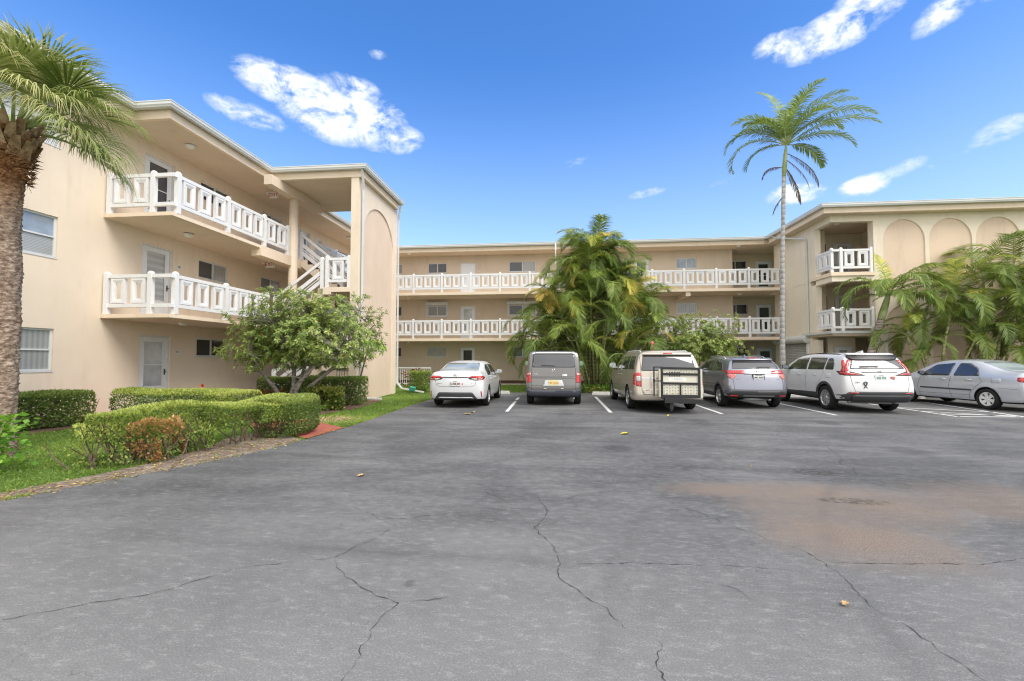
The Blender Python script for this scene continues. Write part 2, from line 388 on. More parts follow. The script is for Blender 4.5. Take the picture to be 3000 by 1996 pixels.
# ================================================================== GROUND
def asphalt_mat():
    m, nt, b = newmat('asphalt'); p = gpos(nt); L = nt.links.new
    s = N(nt, 'ShaderNodeSeparateXYZ'); L(p, s.inputs[0]); X, Y = s.outputs['X'], s.outputs['Y']
    fine = tnoise(nt, 70, 3, .8, p); mid = tnoise(nt, 9, 5, .65, p); big = tnoise(nt, .55, 5, .6, p, .4)
    mp = N(nt, 'ShaderNodeMapping'); mp.inputs['Rotation'].default_value = (0, 0, R(38)); mp.inputs['Scale'].default_value = (1.6, 4.0, 1); L(p, mp.inputs[0])
    streak = tnoise(nt, 5.0, 8, .75, mp.outputs[0])
    mp2 = N(nt, 'ShaderNodeMapping'); mp2.inputs['Rotation'].default_value = (0, 0, R(-28)); mp2.inputs['Scale'].default_value = (.35, 1.9, 1); L(p, mp2.inputs[0])
    band = tnoise(nt, 1.1, 6, .65, mp2.outputs[0], .6)
    v = mmath(nt, 'ADD', mmath(nt, 'ADD', mmath(nt, 'MULTIPLY', big, .42), mmath(nt, 'MULTIPLY', band, .36)), mmath(nt, 'MULTIPLY', mid, .22))
    v = mmath(nt, 'ADD', mmath(nt, 'MULTIPLY', mmath(nt, 'SUBTRACT', v, .5), 1.75), .5)
    base = ramp(nt, v, [(.30, (.055, .056, .058)), (.47, (.098, .099, .101)), (.60, (.140, .140, .140)), (.78, (.205, .201, .195))])
    # worn aggregate shows through in streaks, mostly in the near left part of the yard
    wear = mmath(nt, 'MULTIPLY', mmath(nt, 'SUBTRACT', mmath(nt, 'ADD', streak, mmath(nt, 'MULTIPLY', fine, .55)), .80, True), 3.4, True)
    nearm = mmath(nt, 'SUBTRACT', 1.25, mmath(nt, 'MULTIPLY', Y, .085), True)
    pale = mmath(nt, 'MULTIPLY', mmath(nt, 'MULTIPLY', mmath(nt, 'SUBTRACT', 4.6, mmath(nt, 'SUBTRACT', Y, mmath(nt, 'MULTIPLY', big, 1.2))), .30, True), .75)
    base = mixc(nt, pale, base, (.225, .224, .222))
    base = mixc(nt, mmath(nt, 'MULTIPLY', wear, mmath(nt, 'MULTIPLY', nearm, .75)), base, (.42, .415, .40))
    # fine grit: light and dark chips
    grit = tnoise(nt, 300, 2, .8, p); spk = tnoise(nt, 95, 3, .85, p)
    base = mixc(nt, mmath(nt, 'MULTIPLY', mmath(nt, 'SUBTRACT', spk, .56, True), 5.0, True), base, (.46, .455, .44))
    base = mixc(nt, mmath(nt, 'MULTIPLY', mmath(nt, 'SUBTRACT', .43, spk, True), 4.5, True), base, (.045, .045, .047))
    # tan dust patches further off
    dust = tnoise(nt, .42, 4, .6, p, .8)
    far = mmath(nt, 'MULTIPLY', mmath(nt, 'MULTIPLY', mmath(nt, 'SUBTRACT', Y, 5.0, True), .16, True), mmath(nt, 'MULTIPLY', mmath(nt, 'ADD', X, 1.0, True), .22, True))
    base = mixc(nt, mmath(nt, 'MULTIPLY', mmath(nt, 'MULTIPLY', mmath(nt, 'SUBTRACT', dust, .40, True), 3.2, True), mmath(nt, 'MULTIPLY', far, .62)), base, (.315, .268, .225))
    # brown rust stain with gravelly wear
    warp = mmath(nt, 'MULTIPLY', mmath(nt, 'SUBTRACT', tnoise(nt, 1.1, 5, .62, p), .5), 1.7)
    def blob(cx, cy, rx, ry, w=1.):
        a = mmath(nt, 'POWER', mmath(nt, 'ABSOLUTE', mmath(nt, 'DIVIDE', mmath(nt, 'SUBTRACT', X, cx), rx)), 2.)
        c = mmath(nt, 'POWER', mmath(nt, 'ABSOLUTE', mmath(nt, 'DIVIDE', mmath(nt, 'SUBTRACT', Y, cy), ry)), 2.)
        return mmath(nt, 'MULTIPLY', mmath(nt, 'SUBTRACT', mmath(nt, 'ADD', 1.0, warp), mmath(nt, 'ADD', a, c)), w)
    st = mmath(nt, 'MAXIMUM', mmath(nt, 'MAXIMUM', blob(2.95, 5.2, 1.35, .95), blob(2.45, 4.2, .85, .85)), blob(1.85, 5.55, .85, .38))
    st = mmath(nt, 'MULTIPLY', mmath(nt, 'MAXIMUM', st, mmath(nt, 'MULTIPLY', blob(4.6, 5.4, 1.3, .9), .7)), .8, True)
    tan = ramp(nt, tnoise(nt, 85, 5, .8, p), [(.36, (.085, .062, .048)), (.5, (.195, .146, .112)), (.64, (.40, .33, .265))])
    base = mixc(nt, mmath(nt, 'MULTIPLY', st, mmath(nt, 'ADD', .55, mmath(nt, 'MULTIPLY', band, .75))), base, tan)
    dk = mmath(nt, 'MULTIPLY', mmath(nt, 'MAXIMUM', blob(3.38, 6.5, .32, .22), blob(3.1, 5.25, .42, .13)), 2.2, True)
    dk = mmath(nt, 'MULTIPLY', dk, mmath(nt, 'MULTIPLY', mmath(nt, 'SUBTRACT', tnoise(nt, 14, 4, .7, p), .42, True), 6., True))
    base = mixc(nt, mmath(nt, 'MULTIPLY', dk, .75), base, (.045, .036, .030))
    # long dark tyre sweep across the near yard
    sw = mmath(nt, 'SUBTRACT', Y, mmath(nt, 'ADD', 3.55, mmath(nt, 'MULTIPLY', mmath(nt, 'ADD', X, 3.0), -.02)))
    sweep = mmath(nt, 'SUBTRACT', 1.0, mmath(nt, 'MULTIPLY', mmath(nt, 'ABSOLUTE', mmath(nt, 'ADD', sw, mmath(nt, 'MULTIPLY', warp, .08))), 9.), True)
    sweep = mmath(nt, 'MULTIPLY', sweep, mmath(nt, 'SUBTRACT', 1.0, mmath(nt, 'MULTIPLY', mmath(nt, 'ABSOLUTE', mmath(nt, 'ADD', X, 1.6)), .42), True))
    base = mixc(nt, mmath(nt, 'MULTIPLY', sweep, .45), base, (.070, .070, .073))
    for ox, oy, rr_ in ((-1.9, 11.9, .30), (3.4, 11.6, .34), (.2, 12.6, .26), (6.3, 11.4, .3), (8.9, 11.2, .34), (-3.2, 8.6, .35), (1.0, 7.9, .28), (-1.0, 3.05, .05), (5.7, 8.1, .4)):
        base = mixc(nt, mmath(nt, 'MULTIPLY', mmath(nt, 'MULTIPLY', blob(ox, oy, rr_, rr_*1.2), 1.2, True), .45), base, (.045, .045, .047))
    for cx, cy, rad in ((-7.5, 13.0, 7.6), (-7.5, 13.0, 9.1), (9.5, 1.0, 7.9), (9.5, 1.0, 9.4), (4.0, 16.5, 9.3)):
        dd = mmath(nt, 'SQRT', mmath(nt, 'ADD', mmath(nt, 'POWER', mmath(nt, 'SUBTRACT', X, cx), 2.), mmath(nt, 'POWER', mmath(nt, 'SUBTRACT', Y, cy), 2.)))
        arc = mmath(nt, 'SUBTRACT', 1.0, mmath(nt, 'MULTIPLY', mmath(nt, 'ABSOLUTE', mmath(nt, 'SUBTRACT', mmath(nt, 'ADD', dd, mmath(nt, 'MULTIPLY', warp, .05)), rad)), 8.), True)
        base = mixc(nt, mmath(nt, 'MULTIPLY', mmath(nt, 'MULTIPLY', arc, mmath(nt, 'MULTIPLY', mmath(nt, 'SUBTRACT', band, .40, True), 5., True)), .30), base, (.065, .065, .068))
    # hairline crazing
    vv = N(nt, 'ShaderNodeTexVoronoi', feature='DISTANCE_TO_EDGE'); vv.inputs['Scale'].default_value = 3.2
    wv = N(nt, 'ShaderNodeVectorMath', operation='ADD'); L(p, wv.inputs[0])
    nz = N(nt, 'ShaderNodeTexNoise'); nz.inputs['Scale'].default_value = 7; L(p, nz.inputs['Vector'])
    wm = N(nt, 'ShaderNodeVectorMath', operation='SCALE'); L(nz.outputs['Color'], wm.inputs[0]); wm.inputs['Scale'].default_value = .28; L(wm.outputs[0], wv.inputs[1])
    L(wv.outputs[0], vv.inputs['Vector'])
    cz = mmath(nt, 'SUBTRACT', 1.0, mmath(nt, 'MULTIPLY', vv.outputs['Distance'], 90.), True)
    cz = mmath(nt, 'MULTIPLY', cz, mmath(nt, 'MULTIPLY', mmath(nt, 'SUBTRACT', tnoise(nt, .9, 3, .6, p), .50, True), 5., True))
    base = mixc(nt, mmath(nt, 'MULTIPLY', cz, .6), base, (.022, .022, .022))
    L(base, b.inputs['Base Color']); b.inputs['Roughness'].default_value = .82; b.inputs['Specular IOR Level'].default_value = .3
    bump(nt, b, mmath(nt, 'ADD', mmath(nt, 'MULTIPLY', grit, .6), mmath(nt, 'ADD', mid, mmath(nt, 'MULTIPLY', fine, .6))), .55, .008)
    return m
M['asphalt'] = asphalt_mat()
def soil_mat(name, c1, c2, c3, sc=18):
    m, nt, b = newmat(name); p = gpos(nt)
    f = mmath(nt, 'ADD', mmath(nt, 'MULTIPLY', tnoise(nt, sc, 6, .75, p), .6), mmath(nt, 'MULTIPLY', tnoise(nt, 1.3, 4, .6, p), .4))
    nt.links.new(ramp(nt, f, [(.36, c1), (.5, c2), (.66, c3)]), b.inputs['Base Color']); b.inputs['Roughness'].default_value = .95
    bump(nt, b, tnoise(nt, sc*2, 5, .7, p), 1., .03); return m
M['mulch'] = soil_mat('mulch', (.05, .028, .018), (.15, .085, .055), (.33, .23, .16))
M['sand'] = soil_mat('sandy_soil', (.09, .06, .04), (.24, .18, .14), (.46, .41, .36), 9)
M['turf'] = soil_mat('turf_soil', (.05, .10, .015), (.10, .20, .025), (.20, .27, .06), 30)
M['redpath'] = plain('red_path_paint', (.36, .10, .065), .75, var=.16, scale=2.5)
def line_mat():
    m, nt, b = newmat('worn_line_paint'); p = gpos(nt)
    f = mmath(nt, 'ADD', tnoise(nt, 7, 5, .7, p), mmath(nt, 'MULTIPLY', tnoise(nt, 60, 2, .7, p), .25))
    nt.links.new(ramp(nt, f, [(.44, (.16, .155, .15)), (.53, (.62, .61, .59)), (.9, (.74, .73, .71))]), b.inputs['Base Color']); b.inputs['Roughness'].default_value = .7
    return m
M['line'] = line_mat()
M['crack'] = plain('crack_dark', (.030, .030, .030), 1., var=.2)  # dark grey of the crack strips

def sheet(name, polys, mat, z):
    mb = MB()
    for poly in polys:
        tris = geometry.tessellate_polygon([[Vector((x, y, 0)) for x, y in poly]])
        n = len(mb.v); mb.v.extend([(x, y, z) for x, y in poly])
        for t in tris:
            a, b_, c = [Vector(mb.v[n+i]) for i in t]
            t2 = t if (b_-a).cross(c-a).z > 0 else (t[0], t[2], t[1])
            mb.f.append(tuple(n+i for i in t2)); mb.m.append(0)
    return struct(mb.build(name, mat))
g = MB(); g.quad((-400, -300, -.03), (400, -300, -.03), (400, 500, -.03), (-400, 500, -.03)); struct(g.build('ground', M['turf']))
EDGE = [(-6.3, 2.2), (-6.05, 3.6), (-5.91, 4.33), (-5.72, 4.85), (-5.5, 5.3), (-5.28, 5.85), (-5.02, 6.5), (-4.82, 7.3), (-4.72, 8.1), (-4.66, 9.35), (-4.65, 10.5), (-4.70, 12.0), (-4.74, 13.9), (-4.72, 16.0), (-4.6, 17.6), (-4.2, 19.1), (-3.2, 20.0), (-2.44, 20.25)]
ASP = [(-7.2, -14), (-6.9, -4), (-6.6, 0)] + EDGE + [(.98, 20.5), (6, 20.4), (9.6, 20.2), (11.2, 19.4), (24, 18.6), (60, 18), (60, -14)]
# ragged edge of the asphalt on the lawn side
rag = []
for i in range(len(ASP)-1):
    a, b_ = ASP[i], ASP[i+1]; n = max(1, int(math.dist(a, b_)/.16)) if i < len(EDGE)+2 else 1
    for k in range(n):
        t = k/n; rag.append((a[0]+(b_[0]-a[0])*t+random.uniform(-.022, .022), a[1]+(b_[1]-a[1])*t+random.uniform(-.022, .022)))
rag.append(ASP[-1])
sheet('parking_lot', [rag], M['asphalt'], 0.0)
LAWN = [(-60, -14), (-7.25, -14), (-6.95, -4), (-6.65, 0)] + [(x-.02, y) for x, y in EDGE] + [(.98, 20.53), (6, 20.43), (9.6, 20.23), (11.2, 19.43), (24, 18.63), (60, 18.0), (60, 60), (-60, 60)]
sheet('lawn', [LAWN], M['turf'], -.012)
BED_EDGE = [(-6.20, 3.4), (-5.95, 4.33), (-5.75, 4.85), (-5.53, 5.3), (-5.31, 5.85), (-5.05, 6.5), (-4.85, 7.3), (-4.76, 8.15), (-5.5, 8.7), (-6.1, 9.2), (-6.3, 8.2), (-5.95, 7.0), (-5.9, 6.2), (-6.05, 5.4), (-6.25, 4.8), (-6.4, 4.1)]
BED_TREE = [(-6.45, 11.15), (-6.3, 12.3), (-6.05, 13.2), (-6.2, 14.6), (-6.35, 16.1), (-6.95, 17.2), (-6.95, 15.2), (-10.2, 15.2), (-12.1, 15.2), (-12.1, 10.9), (-9.0, 10.6), (-7.5, 10.6)]
BED_WALL = [(-12.1, 5.5), (-10.9, 5.8), (-10.6, 8), (-10.4, 9.6), (-10.9, 10.4), (-12.1, 10.6)]
BED_RIGHT = [(10.2, 20.0), (11.3, 19.55), (24, 18.8), (24, 21.7), (12.2, 21.7), (12.2, 25), (10.0, 25)]
BED_ARECA = [(-.6, 20.9), (3.9, 20.8), (9.8, 20.5), (9.8, 23.2), (4, 23.6), (-.4, 23.4)]
sheet('planting_bed', [BED_TREE, BED_WALL, BED_RIGHT, BED_ARECA], M['mulch'], -.006)
sheet('sandy_verge', [BED_EDGE], M['sand'], -.007)
PATH = [(-4.66, 9.6), (-4.74, 8.25), (-5.5, 8.75), (-6.5, 9.5), (-9.6, 10.0), (-12.1, 10.1), (-12.1, 11.3), (-9.6, 11.3), (-6.45, 10.95)]
sheet('red_footpath', [PATH], M['redpath'], .003)
# porch slab under the walkway of the far wing and along the left wing
sheet('walkway_paving', [[(-12.1, 10.9), (-10.2, 10.9), (-10.2, 26.0), (12.3, 26.0), (12.3, 29.4), (-12.1, 29.4)]], plain('paving', (.34, .30, .26), .85), -.001)

# parking lines
ml = MB()
def pline(x0, y0, x1, y1, w=.10, skip=()):
    a = Vector((x0, y0, .004)); b_ = Vector((x1, y1, .004)); d = (b_-a).normalized(); s = Vector((-d.y, d.x, 0))*w/2
    ml.quad(a+s, a-s, b_-s, b_+s)
pline(-1.46, 12.95, -1.50, 16.0); pline(-1.51, 16.5, -1.53, 17.6)
for x in (1.46, 4.45, 7.38): pline(x, 13.0, x, 18.2)
pline(10.33, 12.96, 10.33, 18.2)
pline(12.0, 13.05, 12.7, 17.9); pline(10.33, 13.0, 12.0, 13.1)
for (a, b_) in (((10.33, 13.6), (12.0, 13.35)), ((10.4, 15.2), (12.25, 14.2)), ((10.33, 14.3), (11.9, 13.1))): pline(*a, *b_)
pline(12.05, 13.1, 15.5, 13.35); pline(14.9, 13.2, 15.4, 17.9)
struct(ml.build('parking_line', M['line']))
# cracks traced across the yard
CR = [[(-0.2,5.06),(-0.12,4.58),(-0.21,4.16),(-0.08,3.83),(-0.01,3.46),(-0.05,3.31),(0.14,3.03),(0.31,2.87),(0.41,2.61)],
 [(-0.13,4.79),(0.24,5.16),(0.63,5.35),(0.94,5.36)],[(1.13,5.12),(1.36,4.73),(1.57,4.34),(1.8,4.02)],
 [(1.8,4.02),(1.97,3.75),(1.96,3.4),(1.91,3.05),(1.96,2.75),(1.99,2.55),(1.98,2.2)],
 [(-1.74,3.4),(-1.48,3.1),(-1.2,2.89),(-1.01,2.8),(-1.01,2.56),(-1.02,2.33),(-0.96,2.0)],[(-1.01,2.8),(-0.83,2.85),(-0.61,2.95)],
 [(-2.17,4.58),(-1.91,4.4),(-1.67,4.2),(-1.41,4.27),(-0.9,4.5)],[(-1.5,4.16),(-1.51,3.76),(-1.65,3.5),(-1.73,3.37),(-2.31,3.14)],
 [(2.0,3.66),(2.42,3.69),(2.8,3.73),(3.08,3.74),(3.34,3.83),(3.6,3.9)],[(4.63,8.5),(4.28,7.41),(4.02,7.05),(4.06,6.8),(3.78,6.27)],
 [(0.1,3.45),(0.54,3.51),(0.91,3.52),(1.27,3.53),(1.62,3.52)],[(0.54,2.66),(0.53,2.51),(0.48,2.39),(0.51,2.1)],
 [(-0.9,5.34),(-0.74,5.08),(-0.44,4.73)],[(1.72,6.61),(1.84,6.24),(2.05,5.85)],[(.9,3.3),(1.15,3.2),(1.2,3.05)],[(-3.3,2.3),(-2.9,2.6),(-2.6,2.75),(-2.31,3.14)]]
mc = MB()
for pl in CR:
    pts = []
    for i in range(len(pl)-1):
        n = max(2, int(math.dist(pl[i], pl[i+1])/.035))
        for k in range(n): t = k/n; pts.append((pl[i][0]+(pl[i+1][0]-pl[i][0])*t, pl[i][1]+(pl[i+1][1]-pl[i][1])*t))
    pts.append(pl[-1]); jit = 0; Lp = []
    for i, q in enumerate(pts):
        jit = jit*.75 + random.uniform(-.020, .020); jy = random.uniform(-.008, .008)
        w = random.choice((.0004, .0012, .0018, .0026, .0034))*(.6+.11*min(8, q[1]))*min(1, i/6, (len(pts)-1-i)/6 + .15)
        Lp.append((q[0]+jit, q[1]+jy, w))
    for a, b_ in zip(Lp[:-1], Lp[1:]):
        d = Vector((b_[0]-a[0], b_[1]-a[1])); d = d.normalized() if d.length else Vector((1, 0)); s = Vector((-d.y, d.x))
        mc.quad((a[0]+s.x*a[2], a[1]+s.y*a[2], .004), (a[0]-s.x*a[2], a[1]-s.y*a[2], .004), (b_[0]-s.x*b_[2], b_[1]-s.y*b_[2], .004), (b_[0]+s.x*b_[2], b_[1]+s.y*b_[2], .004))
struct(mc.build('asphalt_crack', M['crack']))
# concrete wheel stops
ws = MB()
ws.prism([(-.9, -.09), (.9, -.09), (.9, .09), (-.9, .09)], 0, .07); ws.prism([(-.88, -.055), (.88, -.055), (.88, .055), (-.88, .055)], .07, .13)
wsm = ws.mesh('wheel_stop', plain('concrete_white', (.58, .57, .54), .85, var=.15, scale=9))
for x, y, d in ((-2.95, 19.35, 'white concrete wheel stop ahead of the white saloon'), (-.1, 19.5, 'white concrete wheel stop ahead of the boxy grey wagon'), (2.3, 19.3, 'white concrete wheel stop ahead of the gold minivan'),
             (5.9, 19.3, 'white concrete wheel stop ahead of the silver-blue crossover'), (8.8, 19.1, 'white concrete wheel stop ahead of the white crossover'), (12.8, 18.7, 'white concrete wheel stop ahead of the silver saloon')):
    tag(link('wheel_stop', wsm), d, 'wheel stop', 'wheel stops along the lawn').location = (x, y, 0)
# ================================================================== BUILDINGS
F2, F3, SOF = 2.69, 5.39, 7.97
def facade(mb, origin, udir, u0, u1, z0, z1, holes, depth=.10, m=0, mback=None, flip=False):
    """wall face in the plane through origin along udir and z; holes = list of (outline [(u,z)], depth, back material or None)"""
    o = Vector((origin[0], origin[1], 0)); u = Vector((udir[0], udir[1], 0)).normalized(); nrm = Vector((u.y, -u.x, 0))
    if flip: nrm = -nrm
    P = lambda a, z, d=0: tuple(o + u*a + Vector((0, 0, z)) - nrm*d)
    outer = [Vector((u0, z0, 0)), Vector((u1, z0, 0)), Vector((u1, z1, 0)), Vector((u0, z1, 0))]
    loops = [outer] + [[Vector((a, z, 0)) for a, z in h[0]][::-1] for h in holes]
    flat = [v for l in loops for v in l]; tris = geometry.tessellate_polygon(loops)
    mb.add([P(v.x, v.y) for v in flat], [tuple(t) for t in tris], m)
    for h in holes:
        out, d, bk = h[0], h[1], h[2]; n = len(out)
        mb.add([P(a, z) for a, z in out]+[P(a, z, d) for a, z in out], [(i, (i+1) % n, n+(i+1) % n, n+i) for i in range(n)], m)
        if bk is not None:
            tr = geometry.tessellate_polygon([[Vector((a, z, 0)) for a, z in out]])
            mb.add([P(a, z, d) for a, z in out], [tuple(t) for t in tr], bk)
def rect(a0, a1, z0, z1): return [(a0, z0), (a1, z0), (a1, z1), (a0, z1)]
def arch(a0, a1, z0, zs, zt, n=18):
    c = (a0+a1)/2; r = (a1-a0)/2
    return [(a0, z0), (a1, z0)]+[(c+r*math.cos(math.pi*k/n), zs+(zt-zs)*math.sin(math.pi*k/n)) for k in range(n+1)]

class Side:
    """local frame on a wall: u along the wall, n outwards"""
    def __init__(s, o, u, n): s.o = Vector((*o, 0)); s.u = Vector((*u, 0)); s.n = Vector((*n, 0))
    def p(s, a, z, d): return s.o+s.u*a+s.n*d+Vector((0, 0, z))
    def box(s, mb, a0, a1, z0, z1, d0, d1, m=0):
        vs = [s.p(a, z, d) for d in (d0, d1) for a, z in ((a0, z0), (a1, z0), (a1, z1), (a0, z1))]
        mb.add(vs, [(0,3,2,1),(4,5,6,7),(0,1,5,4),(1,2,6,5),(2,3,7,6),(3,0,4,7)], m)
def window(root, S, a0, a1, z0, z1, panes=2, d=-.07, mats=('pane_screen', 'pane_blind'), hor=False, box=False, fm='frame', label=None):
    t = .045; mb = MB()
    S.box(mb, a0, a1, z0, z0+t, d-.02, d+.02); S.box(mb, a0, a1, z1-t, z1, d-.02, d+.02)
    S.box(mb, a0, a0+t, z0+t, z1-t, d-.02, d+.02); S.box(mb, a1-t, a1, z0+t, z1-t, d-.02, d+.02)
    cuts = []
    for i in range(1, panes):
        if hor: z = z0+(z1-z0)*i/panes; S.box(mb, a0+t, a1-t, z-.018, z+.018, d-.018, d+.028)
        else: a = a0+(a1-a0)*i/panes; S.box(mb, a-.025, a+.025, z0+t, z1-t, d-.018, d+.028)
    if box:   # roll-shutter housing and side tracks
        S.box(mb, a0-.10, a1+.10, z1+.02, z1+.20, 0.002, .16); S.box(mb, a0-.08, a0, z0-.04, z1+.02, .002, .06); S.box(mb, a1, a1+.08, z0-.04, z1+.02, .002, .06); S.box(mb, a0-.08, a1+.08, z0-.10, z0-.03, .002, .09)
    else: S.box(mb, a0, a1, z0-.03, z0, d-.02, .015)
    w = mb.build('window', M[fm], root)
    if label: w['label'] = label
    for i in range(panes):
        q = MB()
        if hor: b0, b1 = z0+(z1-z0)*i/panes, z0+(z1-z0)*(i+1)/panes; S.box(q, a0+t*.6, a1-t*.6, max(b0, z0+t*.6), min(b1, z1-t*.6), d-.012, d-.004)
        else: b0, b1 = a0+(a1-a0)*i/panes, a0+(a1-a0)*(i+1)/panes; S.box(q, max(b0, a0+t*.6), min(b1, a1-t*.6), z0+t*.6, z1-t*.6, d-.012, d-.004)
        q.build('pane', M[mats[i % len(mats)]], w)
    return w
def door(root, S, a0, a1, z0, z1, d=-.09, glass='pane_door', gz=(.55, .12), gin=.15, handle=1, glazed=True):
    mb = MB(); t = .05
    S.box(mb, a0, a0+t, z0, z1, d-.03, d+.05); S.box(mb, a1-t, a1, z0, z1, d-.03, d+.05); S.box(mb, a0+t, a1-t, z1-t, z1, d-.03, d+.05)
    fr = mb.build('door_frame', M['frame'], root)
    mb = MB(); A0, A1, Z0, Z1 = a0+t+.004, a1-t-.004, z0+.02, z1-t-.004
    if glazed:
        g0, g1, h0, h1 = A0+gin, A1-gin, Z0+gz[0], Z1-gz[1]
        S.box(mb, A0, g0, Z0, Z1, d-.02, d+.02); S.box(mb, g1, A1, Z0, Z1, d-.02, d+.02); S.box(mb, g0, g1, Z0, h0, d-.02, d+.02); S.box(mb, g0, g1, h1, Z1, d-.02, d+.02)
        S.box(mb, g0, g1, (h0*.52+h1*.48)-.012, (h0*.52+h1*.48)+.012, d-.01, d+.022)
        for q in ((g0, g0+.02, h0, h1), (g1-.02, g1, h0, h1), (g0, g1, h0, h0+.02), (g0, g1, h1-.02, h1)): S.box(mb, *q, d+.02, d+.03)
    else:
        S.box(mb, A0, A1, Z0, Z1, d-.02, d+.02); W = A1-A0; H = Z1-Z0
        for cx in (0, 1):
            for r0, r1 in ((.06, .36), (.42, .76), (.82, .95)):
                x0 = A0+W*(.12+.42*cx); x1 = x0+W*.34; y0 = Z0+H*r0; y1 = Z0+H*r1
                for q in ((x0, x1, y0, y0+.02), (x0, x1, y1-.02, y1), (x0, x0+.02, y0, y1), (x1-.02, x1, y0, y1)): S.box(mb, *q, d+.02, d+.03)
    dr = mb.build('door', M['doorm'], root)
    if glazed:
        q = MB(); S.box(q, g0, g1, h0, h1, d-.012, d-.004); q.build('pane', M[glass], dr)
    h = MB(); ax = A1-.07 if handle > 0 else A0+.07; z = z0+1.0
    S.box(h, ax-.018, ax+.018, z-.09, z+.09, d+.02, d+.032); S.box(h, ax-.05*(handle > 0)-.0, ax+.05*(handle < 0)+.03, z-.012, z+.012, d+.05, d+.065); S.box(h, ax-.012, ax+.012, z-.012, z+.012, d+.03, d+.055)
    h.build('handle', M['dark'], dr)
    return dr
def plaque(root, S, a, z, text, w=.14, h=.09, d=.004, tm='ink', name='number_plate', depth=.012, bm='white_sign', size=None):
    mb = MB(); S.box(mb, a-w/2, a+w/2, z-h/2, z+h/2, 0.001, depth); pl = mb.build(name, M[bm], root)
    lettering(pl, S, a, z, text, size or h*.8, depth+.002, tm); return pl
def lettering(parent, S, a, z, text, size, d, tm, name='lettering'):
    cu = bpy.data.curves.new('t', 'FONT'); cu.body = text; cu.size = size; cu.align_x = 'CENTER'; cu.align_y = 'CENTER'; cu.extrude = .0008; cu.offset = size*.012
    tmp = bpy.data.objects.new('t', cu); COL.objects.link(tmp)
    me = bpy.data.meshes.new_from_object(tmp.evaluated_get(bpy.context.evaluated_depsgraph_get())); bpy.data.objects.remove(tmp)
    me.name = name; me.materials.clear(); me.materials.append(M[tm])
    Mx = Matrix((( S.u.x, 0, S.n.x, 0), (S.u.y, 0, S.n.y, 0), (0, 1, 0, 0), (0, 0, 0, 1)))
    me.transform(Matrix.Translation(S.p(a, z, d)) @ Mx); 
    o = link(name, me, parent, world=False)
    return o
# --- the baluster panel: a block with a slot and stepped rims, one mesh shared by all
def panel_mesh(w=.40, h=.66):
    mb = MB(); steps = [(0, .044), (.052, .044), (.055, .036), (.076, .036), (.079, .028), (.100, .028), (.103, .020), (.126, .020)]
    for sgn in (1, -1):
        rings = []
        for ins, y in steps:
            base = len(mb.v); x = w/2-ins; z = h/2-ins*1.0
            mb.v.extend([(-x, sgn*-y, -z), (x, sgn*-y, -z), (x, sgn*-y, z), (-x, sgn*-y, z)]); rings.append(base)
        for a, b_ in zip(rings[:-1], rings[1:]):
            for k in range(4):
                f = (a+k, a+(k+1) % 4, b_+(k+1) % 4, b_+k); mb.f.append(f if sgn > 0 else f[::-1]); mb.m.append(0)
        if sgn > 0: last = rings[-1]; first = rings[0]
        else:
            for k in range(4):
                mb.f.append((last+k, last+(k+1) % 4, rings[-1]+(k+1) % 4, rings[-1]+k)); mb.m.append(0)
                mb.f.append((first+(k+1) % 4, first+k, rings[0]+k, rings[0]+(k+1) % 4)); mb.m.append(0)
    return mb.mesh('baluster_panel', M['white'])
PANEL = panel_mesh()
def post_mesh():
    mb = MB(); s = .058; mb.box(-s, s, -s, s, -.0, 1.09); c = .05
    mb.add([(-s, -s, 1.09), (s, -s, 1.09), (s, s, 1.09), (-s, s, 1.09), (-.03, -.03, 1.14), (.03, -.03, 1.14), (.03, .03, 1.14), (-.03, .03, 1.14)], [(0,1,5,4),(1,2,6,5),(2,3,7,6),(3,0,4,7),(4,5,6,7)])
    return mb.mesh('post', M['white'])
POST = post_mesh()
def railing(root, p0, p1, z, posts, label=None):
    """posts: distances from p0; panels fill every bay"""
    a = Vector((*p0, z)); b_ = Vector((*p1, z)); d = (b_-a).normalized(); L = (b_-a).length; ang = math.atan2(d.y, d.x)
    r = None
    for nm, zz, hh in (('railing', 1.01, .095), ('bottom_rail', .225, .10)):
        mb = MB(); s, e = a+d*(posts[0]+.02), a+d*(posts[-1]-.02); mb.obox(s+Vector((0, 0, zz)), e+Vector((0, 0, zz)), .085, hh)
        o = mb.build(nm, M['white'], r or root, bevel=.006); r = r or o
    if label: r['label'] = label
    for q in posts:
        o = link('post', POST, r); o.location = a+d*q; o.rotation_euler = (0, 0, ang)
    for q0, q1 in zip(posts[:-1], posts[1:]):
        span = q1-q0-.116; n = max(0, int(round(span/.53))) if span > .42 else 0
        if span > .38 and n == 0: n = 1
        for k in range(n):
            o = link('baluster_panel', PANEL, r); o.location = a+d*(q0+.058+span*(k+.5)/n)+Vector((0, 0, .618)); o.rotation_euler = (0, 0, ang)
    return r
